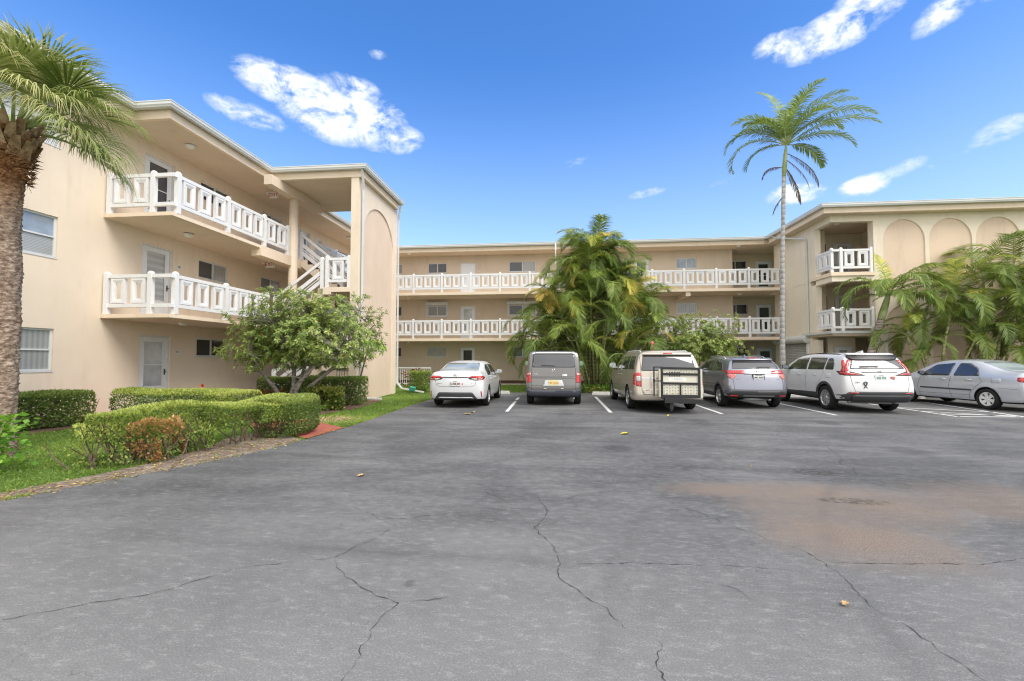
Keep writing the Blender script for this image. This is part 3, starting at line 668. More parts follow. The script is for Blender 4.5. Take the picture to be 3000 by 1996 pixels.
def sweep(path, prof, closed=False):
    """profile (out, z) swept along a 2-D path with mitred corners; out is to the right of travel"""
    mb = MB(); n = len(path); k = len(prof); P = [Vector(p) for p in path]
    for i in range(n):
        d0 = (P[i]-P[i-1]).normalized() if i > 0 else (P[1]-P[0]).normalized(); d1 = (P[i+1]-P[i]).normalized() if i < n-1 else d0
        n0 = Vector((d0.y, -d0.x)); n1 = Vector((d1.y, -d1.x)); m_ = (n0+n1); m_ = m_/max(1e-6, m_.dot(n0))
        for o, z in prof: mb.v.append((P[i].x+m_.x*o, P[i].y+m_.y*o, z))
    for i in range(n-1):
        for j in range(k):
            a = i*k+j; b_ = i*k+(j+1) % k; mb.f.append((a, b_, b_+k, a+k)); mb.m.append(0)
    mb.f.append(tuple(range(k-1, -1, -1))); mb.m.append(0); mb.f.append(tuple((n-1)*k+j for j in range(k))); mb.m.append(0)
    return mb
GUT = [(-.14, 8.20), (-.03, 8.20), (-.02, 8.23), (0, 8.26), (.0, 8.33), (.012, 8.335), (.012, 8.36), (-.14, 8.36)]
FAS = [(-.24, 8.06), (-.16, 8.06), (-.16, 8.30), (-.24, 8.30)]
def eaves(root, path):
    sweep(path, GUT).build('gutter', M['gutter'], root); sweep(path, [(-.30, 7.965), (-.19, 7.965), (-.19, 8.31), (-.30, 8.31)]).build('fascia', M['slab'], root)
def lamp(root, x, y, z):
    mb = MB(); mb.lathe([(.0, -.085), (.07, -.08), (.11, -.055), (.125, -.02), (.125, 0)], (x, y, z), n=20)
    o = mb.build('ceiling_light', M['lightd'], root, smooth=True)
    b_ = MB(); b_.lathe([(.0, -.012), (.14, -.012), (.145, -.0), (0, 0)], (x, y, z), n=20); b_.build('lamp_base', M['white'], o)
def pipe(root, pts, w=.075, name='downpipe'):
    mb = MB()
    for a, b_ in zip(pts[:-1], pts[1:]):
        d = Vector(b_)-Vector(a); up = (1, 0, 0) if abs(d.normalized().z) > .95 else (0, 0, 1)
        mb.obox(a, b_, w, w*.85, up)
    return mb.build(name, M['gutter'], root, bevel=.008)

# ---------------------------------------------------------------- LEFT WING
LW = empty('apartment_building', (-18, 12, 0), 'three-storey peach stucco apartment wing with an outside staircase, at the left', 'building')
SL = Side((-12.1, 0), (0, 1), (1, 0))       # wall x=-12.1 seen from the right; u = y
wins = []; holes = []
def hole(a0, a1, z0, z1, d=.10, bk=None): holes.append((rect(a0, a1, z0, z1), d, bk))
for zf, big, dz in ((0.0, (1.22, 2.23), (.1, 2.21)), (F2, (3.95, 4.95), (2.70, 4.92)), (F3, (6.66, 7.66), (5.40, 7.62))):
    hole(7.7, 9.79, *big); hole(12.05, 13.12, *dz); hole(14.16, 15.54, zf+1.58 if zf == 0 else zf+1.57, zf+2.2)
    hole(17.42, 18.74, zf+1.6, zf+2.2); hole(20.0, 20.98, dz[0], dz[1]); hole(21.5, 22.15, zf+1.5, zf+2.15); hole(23.6, 25.2, zf+1.5, zf+2.15)
    hole(3.0, 5.2, *big)
walls = MB()
facade(walls, (-12.1, 0), (0, 1), -6, 10.9, -.03, 8.0, [h for h in holes if h[0][0][0] < 10], 0)
facade(walls, (-12.1, 0), (0, 1), 10.9, 27.9, -.03, 8.0, [h for h in holes if h[0][0][0] > 10], 0)
walls.box(-24, -12.26, -6, 40, -.03, 7.96)
walls.build('wall', [M['cream'], M['peach']], LW)
rb = MB(); rb.box(-24, -11.44, -6, 11.04, 7.97, 8.31); rb.box(-24, -10.40, 11.04, 19.06, 7.97, 8.312); rb.box(-24, -10.62, 19.06, 27.9, 7.97, 8.311); rb.box(-10.40, -6.92, 15.34, 18.88, 7.97, 8.31)
rb.build('soffit', M['soffit'], LW)
rt = MB(); rt.box(-24, -11.30, -6, 10.84, 8.32, 8.385); rt.box(-24, -10.26, 10.84, 19.06, 8.32, 8.387); rt.box(-24, -10.5, 19.06, 27.9, 8.32, 8.386); rt.box(-10.26, -6.80, 15.19, 19.04, 8.32, 8.385)
rt.build('roof', M['roofm'], LW)
eaves(LW, [(-11.2, -6), (-11.2, 10.8), (-10.15, 10.8), (-10.15, 15.1), (-6.68, 15.1), (-6.68, 19.12), (-10.4, 19.12), (-10.4, 26.3)])
# floors of the outside walkways, with the beam step at the staircase
for z, nm in ((F2, 'walkway_slab'), (F3, 'walkway_slab')):
    mb = MB(); mb.box(-12.10, -10.10, 10.88, 27.9, z-.10, z); mb.box(-10.42, -10.06, 14.45, 18.15, z-.36, z-.003); mb.build(nm, M['slab'], LW)
    cb = MB(); cb.box(-12.10, -10.14, 10.92, 27.9, z-.115, z-.102); cb.build('walkway_ceiling', M['soffit'], LW)
bm_ = MB(); bm_.box(-10.25, -9.95, 14.78, 18.05, 7.62, 7.97); bm_.build('beam', M['cream'], LW)
cm = MB(); cm.tube([(-10.1, 16.38, -.03), (-10.1, 16.38, 7.64)], .165, 28); col_ = cm.build('column', M['cream'], LW, smooth=False)
for p_ in col_.data.polygons: p_.use_smooth = len(p_.vertices) == 4
# stair tower wall with an arched recess
tw = MB()
facade(tw, (-7.02, 15.32), (0, 1), 0, 3.86, -.03, 8.0, [(arch(.42, 3.44, -.02, 6.0, 7.35), .05, 1)], 0)
facade(tw, (-7.30, 15.32), (1, 0), 0, .28, -.03, 8.0, [], 0); facade(tw, (-7.02, 19.18), (-1, 0), 0, .28, -.03, 8.0, [], 0)
facade(tw, (-7.30, 19.18), (0, -1), 0, 3.86, -.03, 8.0, [], 0)
tw.build('stair_tower_wall', [M['cream'], M['peach']], LW)
# windows and doors of the left wing
for i, (zf, big) in enumerate(((0.0, (1.22, 2.23)), (F2, (3.95, 4.95)), (F3, (6.66, 7.66)))):
    z0, z1 = big
    mats = [('pane_curtain', 'pane_curtain'), ('pane_blind', 'pane_blue'), ('white', 'white')][i]
    window(LW, SL, 7.7, 9.79, z0, z1, 2, mats=mats, hor=True, fm='frame' if i < 2 else 'white')
    window(LW, SL, 3.0, 5.2, z0, z1, 2, mats=('pane_blind', 'pane_curtain'), hor=True)
    dz0, dz1 = ((.1, 2.21), (2.70, 4.92), (5.40, 7.62))[i]
    door(LW, SL, 12.05, 13.12, dz0, dz1, glass=('pane_white', 'pane_door', 'pane_screen')[i])
    door(LW, SL, 20.0, 20.98, dz0, dz1, glass='pane_screen')
    zz = zf+1.58 if zf == 0 else zf+1.57
    window(LW, SL, 14.16, 15.54, zz, zf+2.2, 2, mats=(('pane_dark', 'pane_dark'), ('pane_screen', 'pane_blind'), ('pane_dark', 'pane_screen'))[i])
    window(LW, SL, 17.42, 18.74, zf+1.6, zf+2.2, 2, mats=('pane_screen', 'pane_blind') if i else ('pane_dark', 'pane_screen'))
    window(LW, SL, 21.5, 22.15, zf+1.5, zf+2.15, 1, mats=('pane_dark',)); window(LW, SL, 23.6, 25.2, zf+1.5, zf+2.15, 2, mats=('pane_dark', 'pane_screen'))
    plaque(LW, SL, 13.36, zf+1.72+.03*i, ('101', '201', '301')[i], .20, .12)
# railings of the left wing
for z in (F2, F3):
    railing(LW, (-12.02, 10.96), (-10.15, 10.96), z, [0.02, 1.30], 'short railing across the near end of the walkway')
    end = 16.08 if z == F3 else 14.95
    pts = [.14, 2.0, 3.75, end-10.96] if z == F3 else [.14, 2.0, 3.99]
    railing(LW, (-10.15, 10.96), (-10.15, end), z, pts)
    for zz in (1.01, .225):
        corner = MB(); corner.prism([(-10.76, 10.917), (-10.107, 10.917), (-10.107, 11.08), (-10.193, 11.08), (-10.193, 11.003), (-10.76, 11.003)], z+zz-.0475, z+zz+.0475); corner.build('corner_rail', M['white'], LW)
railing(LW, (-10.15, 18.15), (-10.15, 26.0), F3, [0, 1.7, 3.4, 5.1, 6.8, 7.8]); railing(LW, (-10.15, 18.15), (-10.15, 26.0), F2, [0, 1.7, 3.4, 5.1, 6.8, 7.8])
# staircase
def flight(x0, x1, y0, y1, z0, z1, n, landing=False):
    """steps going from x0 (bottom) to x1 (top)"""
    mb = MB(); dx = (x1-x0)/n; dz = (z1-z0)/n
    poly = [(x0, z0)]
    for i in range(n): poly += [(x0+dx*i, z0+dz*(i+1)), (x0+dx*(i+1), z0+dz*(i+1))]
    poly += [(x1, z1-.26), (x0+dx*.9, z0-.10 if z0 > .1 else z0)]
    k = len(poly); vs = [(x, y0, z) for x, z in poly]+[(x, y1, z) for x, z in poly]
    tr = geometry.tessellate_polygon([[Vector((x, z, 0)) for x, z in poly]])
    mb.add(vs, [tuple(t) for t in tr]+[tuple(k+i for i in t[::-1]) for t in tr]+[(i, (i+1) % k, k+(i+1) % k, k+i) for i in range(k)])
    st = mb.build('stair_flight', M['cream'], LW)
    t = MB()
    for i in range(n):
        xa, xb = x0+dx*i, x0+dx*(i+1); z = z0+dz*(i+1)
        t.box(xa, xb, y0+.05, y1-.05, z+.001, z+.012); s = math.copysign(.006, dx); t.box(xa-s, xa, y0+.05, y1-.05, z-dz, z+.001)
    t.build('tread', M['steptile'], st)
for z0 in (0.0, F2):
    zm = z0+1.35; flight(-10.05, -8.30, 15.42, 16.20, z0, zm, 7); flight(-8.30, -10.05, 16.85, 17.95, zm, z0+2.70, 7)
    mb = MB(); mb.box(-8.30, -7.30, 15.30, 17.98, zm-.17, zm+.002); mb.box(-8.30, -8.0, 15.30, 17.98, zm-.26, zm-.171); mb.build('stair_landing', M['cream'], LW)
    railing(LW, (-8.20, 15.38), (-7.32, 15.38), zm, [.03, .84], 'landing railing facing the car park')
def stair_rail(x0, z0, x1, z1, y):
    mb = MB()
    for h in (1.0, .62, .30): mb.obox((x0, y, z0+h), (x1, y, z1+h), .05, .13 if h < 1 else .10)
    for h in (.46,): mb.obox((x0, y, z0+h), (x1, y, z1+h), .03, .03)
    r = mb.build('stair_rail', M['white'], LW, bevel=.006)
    for x, z in ((x0, z0), (x1, z1)):
        o = link('newel_post', POST, r); o.location = (x, y, z)
for z0 in (0.0, F2):
    stair_rail(-10.12, z0, -8.36, z0+1.30, 15.38); stair_rail(-8.36, z0+1.38, -10.05, z0+2.70, 16.88)
    stair_rail(-8.36, z0+1.38, -10.05, z0+2.70, 17.98)
for z, y_ in ((7.95, 12.5), (7.95, 22.98), (5.25, 12.52), (5.25, 22.6), (2.55, 12.4)): lamp(LW, -11.06, y_, z if z > 3 else 2.572)
# exit signs hanging under the ceilings
for z, y_ in ((7.97, 16.17), (5.27, 16.05)):
    SS = Side((-10.80, y_-.03), (1, 0), (0, -1)); mb = MB(); mb.box(-10.97, -10.63, y_-.03, y_+.03, z-.33, z-.10); mb.box(-10.81, -10.79, y_-.01, y_+.01, z-.10, z-.0)
    s_ = mb.build('exit_sign', M['white_sign'], LW); lettering(s_, SS, 0, z-.215, 'EXIT', .19, .003, 'red')
    for sx in (-1, 1):
        l = MB(); l.lathe([(0, -.05), (.045, -.045), (.05, 0), (.03, .05), (0, .05)], (-10.80+sx*.26, y_, z-.14), 'y', 12); l.box(-10.80+sx*.17, -10.80+sx*.26, y_-.01, y_+.01, z-.13, z-.11); l.build('emergency_lamp', M['white_sign'], s_)
pipe(LW, [(-6.86, 15.22, 8.2), (-6.92, 15.5, 7.55), (-6.955, 15.52, .3), (-6.9, 15.5, .12), (-6.2, 15.6, .09)])
pipe(LW, [(-6.80, 19.0, 8.2), (-6.97, 19.23, 7.6), (-6.97, 19.24, .45), (-6.75, 19.2, .22), (-5.75, 19.15, .06)])

# ---------------------------------------------------------------- FAR WING
BW = empty('apartment_building', (1, 32, 0), 'long three-storey apartment wing with white balcony railings behind the parked cars', 'building')
SB = Side((0, 27.9), (1, 0), (0, -1)); SR = Side((0, 29.4), (1, 0), (0, -1))
holes = []
rows = []   # windows: (u0,u1, dz0, dz1)
for i, zf in enumerate((0.0, F2, F3)):
    zb = zf+1.5 if i else 1.61
    for a0, a1 in ((-10.5, -9.85), (-8.17, -6.95), (-3.02, -1.35), (1.2, 2.6), (7.05, 8.24)): hole(a0, a1, zb, zf+2.13 if i else 2.23, .1)
    for a0, a1 in ((-6.1, -5.12), (4.55, 5.5)): hole(a0, a1, zf+.01, zf+2.11 if i else 2.21, .12)
w = MB(); facade(w, (0, 27.9), (1, 0), -12.1, 10.28, -.03, 8.0, holes, 0)
w.box(-12.26, 10.28, 28.04, 34, -.03, 7.96)
facade(w, (10.28, 27.9), (0, 1), 0, 1.5, -.03, 8.0, [], 0, flip=False)
rh = []
for i, zf in enumerate((0.0, F2, F3)): rh += [(rect(10.34, 11.69, zf+1.55, zf+2.2), .1, None), (rect(12.18, 13.18, zf+.01, zf+2.15), .1, None)]
facade(w, (0, 29.4), (1, 0), 10.28, 16, -.03, 8.0, rh, 0); w.box(10.30, 16, 29.54, 34, -.03, 7.955)
w.build('wall', [M['inner'], M['peach']], BW)
pb = MB(); pb.box(-10.0, 10.2, 27.87, 27.9, 0, .16); pb.build('plinth', M['basebrown'], BW)
rb = MB(); rb.box(-12.1, 11.86, 26.82, 29.4, 7.972, 8.309); rb.box(11.46, 16, 27.2, 34, 7.97, 8.31); rb.box(-12.1, 11.46, 29.4, 34, 7.97, 8.31); rb.build('soffit', M['soffit'], BW)
rt = MB(); rt.box(-12.1, 16, 26.72, 34, 8.32, 8.383); rt.box(5.5, 6.0, 30, 30.5, 8.38, 9.05); rt.build('roof', M['roofm'], BW)
eaves(BW, [(-10.4, 26.3), (-10.4, 26.58), (11.6, 26.58)])
for z in (F2, F3):
    mb = MB(); mb.box(-10.10, 12.18, 26.02, 27.895, z-.16, z); mb.box(10.29, 16, 27.896, 29.39, z-.158, z); mb.build('walkway_slab', M['slab'], BW)
    cb = MB(); cb.box(-10.1, 12.18, 26.06, 27.89, z-.175, z-.162); cb.box(10.3, 16, 27.9, 29.38, z-.175, z-.16); cb.build('walkway_ceiling', M['soffit'], BW)
    railing(BW, (-10.1, 26.1), (12.2, 26.1), z, [0, 1.6]+[1.59+1.725*k for k in range(1, 12)]+[22.25])
for i, zf in enumerate((0.0, F2, F3)):
    zb = zf+1.5 if i else 1.61; zt = zf+2.13 if i else 2.23; top = zf+2.11 if i else 2.21
    window(BW, SB, -10.5, -9.85, zb, zt, 1, mats=('pane_blind' if i == 2 else 'pane_screen',))
    window(BW, SB, -8.17, -6.95, zb, zt, 2, mats=(('slat', 'slat'), ('pane_blind', 'pane_blind'), ('pane_dark', 'pane_screen'))[i], box=i == 1)
    if i == 0:
        for k in range(5):
            q = MB(); SB.box(q, -8.12, -7.58, zb+.06+k*.11, zb+.13+k*.11, -.06, -.02); SB.box(q, -7.54, -7.0, zb+.06+k*.11, zb+.13+k*.11, -.06, -.02); q.build('louvre', M['slat'], BW)
    window(BW, SB, -3.02, -1.35, zb, zt, 2, mats=('pane_screen', 'pane_blind') if i != 1 else ('pane_screen', 'pane_blind'), box=i == 1)
    window(BW, SB, 1.2, 2.6, zb, zt, 2); window(BW, SB, 7.05, 8.24, zb, zt, 2, mats=(('pane_dark', 'pane_screen'), ('pane_curtain', 'pane_curtain'), ('pane_blue', 'pane_blue'))[i])
    door(BW, SB, -6.1, -5.12, zf+.01, top, glass=('pane_dark', 'pane_white', 'pane_door')[i], glazed=i < 2, handle=-1 if i != 1 else 1)
    door(BW, SB, 4.55, 5.5, zf+.01, top, glass='pane_screen'); plaque(BW, SB, -4.93, zf+1.6, ('104', '204', '304')[i], .13, .08)
    window(BW, SR, 10.34, 11.69, zf+1.55, zf+2.2, 2, mats=('pane_dark', 'pane_dark')); door(BW, SR, 12.18, 13.18, zf+.01, zf+2.15, glass='pane_dark')
for x in (-9.1, 1.5, 10.3):
    for z in (7.97, F3-.177, F2-.177): lamp(BW, x, 27.0, z)
pipe(BW, [(-.12, 26.5, 8.2), (-.12, 25.95, 7.7), (-.12, 25.95, .1)])
hb = MB(); hb.box(7.1, 7.35, 26.1, 27.88, F3-.40, F3-.178); hb.build('beam', M['slab'], BW)

# ---------------------------------------------------------------- RIGHT WING
RW = empty('apartment_building', (18, 26, 0), 'cream stucco apartment wing with blind arches and a corner balcony, at the right', 'building')
SX = Side((12.3, 0), (0, 1), (-1, 0)); SY = Side((0, 21.75), (1, 0), (0, -1))
w = MB()
# front: blind arches
ah = []
for a0, a1 in ((14.49, 16.22), (16.39, 18.13), (18.28, 20.05), (20.22, 21.98), (22.15, 23.9)):
    ah += [(arch(a0, a1, 4.45, 6.80, 7.72), .05, 1), (arch(a0, a1, .05, 3.0, 3.90), .05, 1)]
facade(w, (0, 21.75), (1, 0), 14.09, 26, -.03, 8.0, ah, 0)
# side wall with the shuttered opening; u runs along +y, outside is -x
facade(w, (12.3, 0), (0, 1), 23.42, 27.2, -.03, 8.0, [(rect(23.86, 26.75, -.02, 2.45), .22, None)], 0, flip=True)
w.box(12.32, 12.52, 23.42, 23.84, -.03, 7.98); w.box(12.32, 12.52, 26.77, 27.2, -.03, 7.98); w.box(12.31, 12.50, 23.84, 26.77, 2.46, 7.98)
facade(w, (12.3, 27.2), (1, 0), 0, .2, -.03, 8.0, [], 0, flip=True)
# piers of the corner opening
w.box(12.30, 12.56, 23.04, 23.42, -.03, F2-.30); w.box(12.303, 12.56, 23.04, 23.42, F2, 5.02); w.box(12.303, 12.56, 23.04, 23.42, F3, 7.96)
w.box(14.09, 14.34, 21.76, 22.1, -.03, 7.97)
# lintels over the openings
for z0, z1 in ((4.98, F3-.13), (7.69, 7.985)):
    w.box(12.303, 12.56, 21.753, 23.04, z0, z1); w.box(12.56, 14.09, 21.753, 22.0, z0, z1)
# inner walls of the porches
w.box(12.56, 18, 25.0, 25.2, -.03, 7.96); w.box(15.6, 15.8, 22.1, 25.0, -.03, 7.96); w.box(14.3, 26, 22.3, 22.45, -.03, 7.96)
w.box(12.56, 13.4, 24.2, 25.0, -.03, 7.95)
w.box(13.05, 14.3, 23.55, 23.7, -.03, F2-.16)
w.build('wall', [M['cream2'], M['peach']], RW)
rb = MB(); rb.box(11.84, 26, 21.34, 27.2, 7.97, 8.312); rb.box(16.0, 26, 27.2, 34, 7.97, 8.31); rb.build('soffit', M['soffit'], RW)
rt = MB(); rt.box(11.70, 26, 21.20, 34, 8.32, 8.386); rt.lathe([(0, .22), (.1, .2), (.35, .05), (.36, 0)], (19.0, 24.5, 8.386), n=14); rt.build('roof', M['roofm'], RW)
eaves(RW, [(11.6, 26.58), (11.6, 21.1), (26, 21.1)])
for z, edge in ((F3, False), (F2, True)):
    mb = MB(); mb.box(12.24, 14.09, 21.68, 23.42, z-.16, z); mb.box(12.56, 15.6, 23.42, 25.0, z-.159, z-.0005); mb.box(14.09, 15.6, 22.1, 23.42, z-.158, z-.001)
    mb.build('balcony_slab', M['slab'], RW)
    cb = MB(); cb.box(12.30, 15.6, 22.0, 25.0, z-.175, z-.162); cb.build('balcony_ceiling', M['soffit'], RW)
    railing(RW, (12.38, 23.42), (12.38, 21.82), z, [.06, 1.54], 'corner balcony railing on the side facing the far wing')
    railing(RW, (12.38, 21.82), (14.06, 21.82), z, [.36, 1.62], 'corner balcony railing on the front')
    for zz in (1.01, .225):
        c = MB(); c.obox((12.34, 21.82, z+zz), (12.72, 21.82, z+zz), .085, .095); c.build('corner_rail', M['white'], RW)
sweep([(12.2, 24.0), (12.2, 21.62), (14.45, 21.62)], [(-.02, 2.60), (.05, 2.60), (.08, 2.64), (.08, 2.74), (-.02, 2.74)]).build('gutter', M['gutter'], RW)
pipe(RW, [(14.40, 21.58, 2.60), (14.40, 21.58, .1)])
pipe(RW, [(11.7, 26.0, 8.18), (11.75, 25.6, 8.0), (12.22, 23.75, 7.45), (12.23, 23.68, 7.3), (12.23, 23.68, 2.76)])
for z in (0.0, F2, F3):
    SP = Side((0, 24.99), (1, 0), (0, -1)); SQ = Side((15.6, 0), (0, -1), (-1, 0))
    door(RW, SP, 14.2, 15.1, z+.01, z+2.1, d=.03, glass='pane_door')
    q = MB(); SP.box(q, 13.42, 13.86, z+.01, z+2.05, .002, .03); q.build('dark_doorway', M['dark'], RW)  # flat dark panel standing in for the shade of an open doorway
lamp(RW, 13.3, 23.0, F3-.177); lamp(RW, 13.3, 23.0, 7.97)
SG = Side((0, 23.54), (1, 0), (0, -1)); door(RW, SG, 13.3, 14.1, .01, 2.1, d=.03, glass='pane_curtain')
# roll-down shutter with its round housing
s = MB(); nsl = 26
for k in range(nsl):
    z0 = 0.02+k*(2.25/nsl); s.add([(12.40, 23.95, z0), (12.40, 26.66, z0), (12.375, 26.66, z0+.055), (12.375, 23.95, z0+.055), (12.405, 26.66, z0+.083), (12.405, 23.95, z0+.083)], [(0, 1, 2, 3), (3, 2, 4, 5)])
sh = s.build('roller_shutter', M['slat'], RW)
h = MB(); h.lathe([(0, 23.72), (.10, 23.72), (.10, 23.70), (.13, 23.70), (.13, 23.73), (.19, 23.74), (.20, 23.78), (.20, 26.98), (.17, 27.02), (0, 27.03)], (12.22, 0, 2.47), 'y', 28); h.build('shutter_housing', M['gutter'], sh, smooth=False)
for y0, y1 in ((23.80, 23.94), (26.67, 26.8)): t = MB(); t.box(12.26, 12.31, y0, y1, 0, 2.35); t.build('shutter_track', M['white'], sh)
# ================================================================== CARS
# local frame of a car: x right, y forward (rear bumper at y=0), z up
def car_shell(name, st, mats):
    """st: list of stations rear->front; each a dict of half-section rows K,S,M,H,B,E,R as (x, y, z) plus crown height c"""
    rows = ['K', 'S', 'M', 'H', 'B', 'E', 'R']; V = []; F = []; idx = {}
    def vid(key, p):
        if key not in idx: idx[key] = len(V); V.append(p)
        return idx[key]
    n = len(st); cols = [-1, -.5, 0, .5, 1]
    def pt(i, r, c):
        x, y, z = st[i][r]
        if r == 'R' and abs(c) < 1: z += st[i]['c']*(1-c*c*.9)
        if i == 0 and abs(c) < 1: y -= st[i].get('bulge', .05)*(1-c*c)
        if i == n-1 and abs(c) < 1: y += .18*(1-c*c)
        return (x*c, y, z)
    def g(i, r, c): return vid((i, r, c), pt(i, r, c))
    for i in range(n-1):
        for sgn in (-1, 1):
            for a, b_ in zip(rows[:-1], rows[1:]):
                f = (g(i, a, sgn), g(i+1, a, sgn), g(i+1, b_, sgn), g(i, b_, sgn)); F.append(f if sgn > 0 else f[::-1])
        for c0, c1 in zip(cols[:-1], cols[1:]):
            F.append((g(i, 'R', c0), g(i, 'R', c1), g(i+1, 'R', c1), g(i+1, 'R', c0)))
            F.append((g(i, 'K', c1), g(i, 'K', c0), g(i+1, 'K', c0), g(i+1, 'K', c1)))
    for i, fl in ((0, 1), (n-1, -1)):
        for a, b_ in zip(rows[:-1], rows[1:]):
            for c0, c1 in zip(cols[:-1], cols[1:]):
                f = (g(i, a, c0), g(i, a, c1), g(i, b_, c1), g(i, b_, c0)); F.append(f[::fl])
    me = bpy.data.meshes.new(name); me.from_pydata(V, [], F); me.update()
    o = bpy.data.objects.new(name, me); COL.objects.link(o)
    m = o.modifiers.new('s', 'SUBSURF'); m.levels = 3; m.render_levels = 3
    return o
def section(y, W, K=.22, S=.34, M_=.56, H=.80, B=.95, E=1.0, Rz=1.05, xK=.90, xS=.97, xM=1.0, xH=.985, xB=.95, xE=.80, xR=.74, c=.03, dy=(0,)*7, bulge=.05):
    w = W/2; zs = (K, S, M_, H, B, E, Rz); xs = (xK, xS, xM, xH, xB, xE, xR)
    d = {r: (w*xs[k], y+dy[k], zs[k]) for k, r in enumerate(['K', 'S', 'M', 'H', 'B', 'E', 'R'])}; d['c'] = c; d['bulge'] = bulge
    return d
def in_poly(p, poly):
    x, y = p; c = False; n = len(poly)
    for i in range(n):
        x1, y1 = poly[i]; x2, y2 = poly[(i+1) % n]
        if (y1 > y) != (y2 > y) and x < (x2-x1)*(y-y1)/(y2-y1)+x1: c = not c
    return c
def smooth_poly(pts, r=.03, n=4):
    out = []; m = len(pts)
    for i in range(m):
        p = Vector(pts[i]); a = Vector(pts[i-1]); b_ = Vector(pts[(i+1) % m])
        ra = min(r, (a-p).length*.45); rb = min(r, (b_-p).length*.45)
        s = p+(a-p).normalized()*ra; e = p+(b_-p).normalized()*rb
        for k in range(n+1):
            t = k/n; out.append(tuple(s*(1-t)**2+p*2*t*(1-t)+e*t*t))
    return out
class Car:
    def __init__(c, kind, label, paint, stations, W, wheels, group='cars parked along the lawn'):
        c.paint = paint; c.root = empty(kind, (0, 0, 0), label, 'car', group); c.W = W
        o = car_shell('body', stations, None)
        for y, r in wheels:
            for sx in (-1, 1):
                mb = MB(); nn = 40; xa, xb = sx*(W/2-.27), sx*(W/2+.1)
                mb.v = [(x_, y+r*math.cos(2*math.pi*k/nn), c_z(r)+r*math.sin(2*math.pi*k/nn)) for x_ in (min(xa, xb), max(xa, xb)) for k in range(nn)]
                mb.f = [(k, (k+1) % nn, nn+(k+1) % nn, nn+k)[::-1] for k in range(nn)]+[tuple(range(nn)), tuple(range(2*nn-1, nn-1, -1))]; mb.f = [f[::-1] for f in mb.f]; mb.m = [0]*len(mb.f)
                cut = mb.build('cut', paint); b_ = o.modifiers.new('b', 'BOOLEAN'); b_.operation = 'DIFFERENCE'; b_.solver = 'EXACT'; b_.object = cut
                cut.hide_render = True
        dg = bpy.context.evaluated_depsgraph_get(); me = bpy.data.meshes.new_from_object(o.evaluated_get(dg))
        cuts = [m.object for m in o.modifiers if m.type == 'BOOLEAN']
        for m in list(o.modifiers): o.modifiers.remove(m)
        for k in cuts: bpy.data.objects.remove(k)
        o.data = me; me.name = 'body'; me.materials.clear(); me.materials.append(paint); me.materials.append(M['under'])
        W2 = W/2
        for p in me.polygons:
            p.use_smooth = True
            ct = p.center
            for y, r in wheels:
                dd = math.hypot(ct.y-y, ct.z-c_z(r))
                if dd < r+.004 and abs(ct.x) > W2-.32: p.material_index = 1; p.use_smooth = False
            if p.normal.z < -.6 and ct.z < .5: p.material_index = 1
        o.parent = c.root; c.body = o
        bm = bmesh.new(); bm.from_mesh(me); c.bvh = BVHTree.FromBMesh(bm); bm.free()
    def cast(c, view, a, b_):
        """rear: (x,z); left/right: (y,z); top: (x,y)"""
        if view == 'rear': o, d = Vector((a, -3, b_)), Vector((0, 1, 0))
        elif view == 'left': o, d = Vector((-4, a, b_)), Vector((1, 0, 0))
        elif view == 'right': o, d = Vector((4, a, b_)), Vector((-1, 0, 0))
        elif view == 'top': o, d = Vector((a, b_, 4)), Vector((0, 0, -1))
        h = c.bvh.ray_cast(o, d); 
        if h[0] is None:
            h = c.bvh.find_nearest(Vector((a, 0, b_)) if view == 'rear' else Vector((math.copysign(c.W/2, -1 if view == 'left' else 1), a, b_)))
            return h[0], h[1]
        return h[0], (h[1] if h[1].dot(d) < 0 else -h[1])
    def patch(c, name, view, poly, mat, off=.004, thick=.012, parent=None, r=.03, res=.05, label=None, rough=False):
        out = smooth_poly(poly, r) if r else list(poly)
        ob = []; m = len(out)
        for i in range(m):
            a, b_ = Vector(out[i]), Vector(out[(i+1) % m]); k = max(1, int((b_-a).length/res))
            for j in range(k): ob.append(tuple(a+(b_-a)*j/k))
        x0, x1 = min(p[0] for p in ob), max(p[0] for p in ob); y0, y1 = min(p[1] for p in ob), max(p[1] for p in ob)
        pts = [Vector(p) for p in ob]; nb = len(pts); xx = x0+res/2
        while xx < x1:
            yy = y0+res/2
            while yy < y1:
                if in_poly((xx, yy), ob) and min((xx-p[0])**2+(yy-p[1])**2 for p in ob) > (res*.45)**2: pts.append(Vector((xx, yy)))
                yy += res
            xx += res
        res_ = geometry.delaunay_2d_cdt(pts, [(i, (i+1) % nb) for i in range(nb)], [], 1, 1e-6)
        vv, fs = res_[0], res_[2]
        P = []; top = []; bot = []
        for v in vv:
            h, nr = c.cast(view, v.x, v.y); top.append(h+nr*off); bot.append(h-nr*thick)
        fs = [f for f in fs if len(f) == 3 and in_poly(((vv[f[0]].x+vv[f[1]].x+vv[f[2]].x)/3, (vv[f[0]].y+vv[f[1]].y+vv[f[2]].y)/3), ob)]
        mb = MB(); k = len(top); e = {}
        F = []
        for f in fs:
            a, b_, d = [top[i] for i in f]; nrm = (b_-a).cross(d-a); _, nr = c.cast(view, vv[f[0]].x, vv[f[0]].y)
            f = tuple(f) if nrm.dot(nr) > 0 else tuple(f[::-1]); F.append(f)
            for i in range(3): e[(f[i], f[(i+1) % 3])] = 1
        for (i, j) in list(e):
            if (j, i) not in e: F.append((j, i, k+i, k+j))
        mb.add(top+bot, F)
        o = mb.build(name, M[mat] if isinstance(mat, str) else mat, parent or c.root)
        for p in o.data.polygons: p.use_smooth = len(p.vertices) == 3
        if label: o['label'] = label
        return o
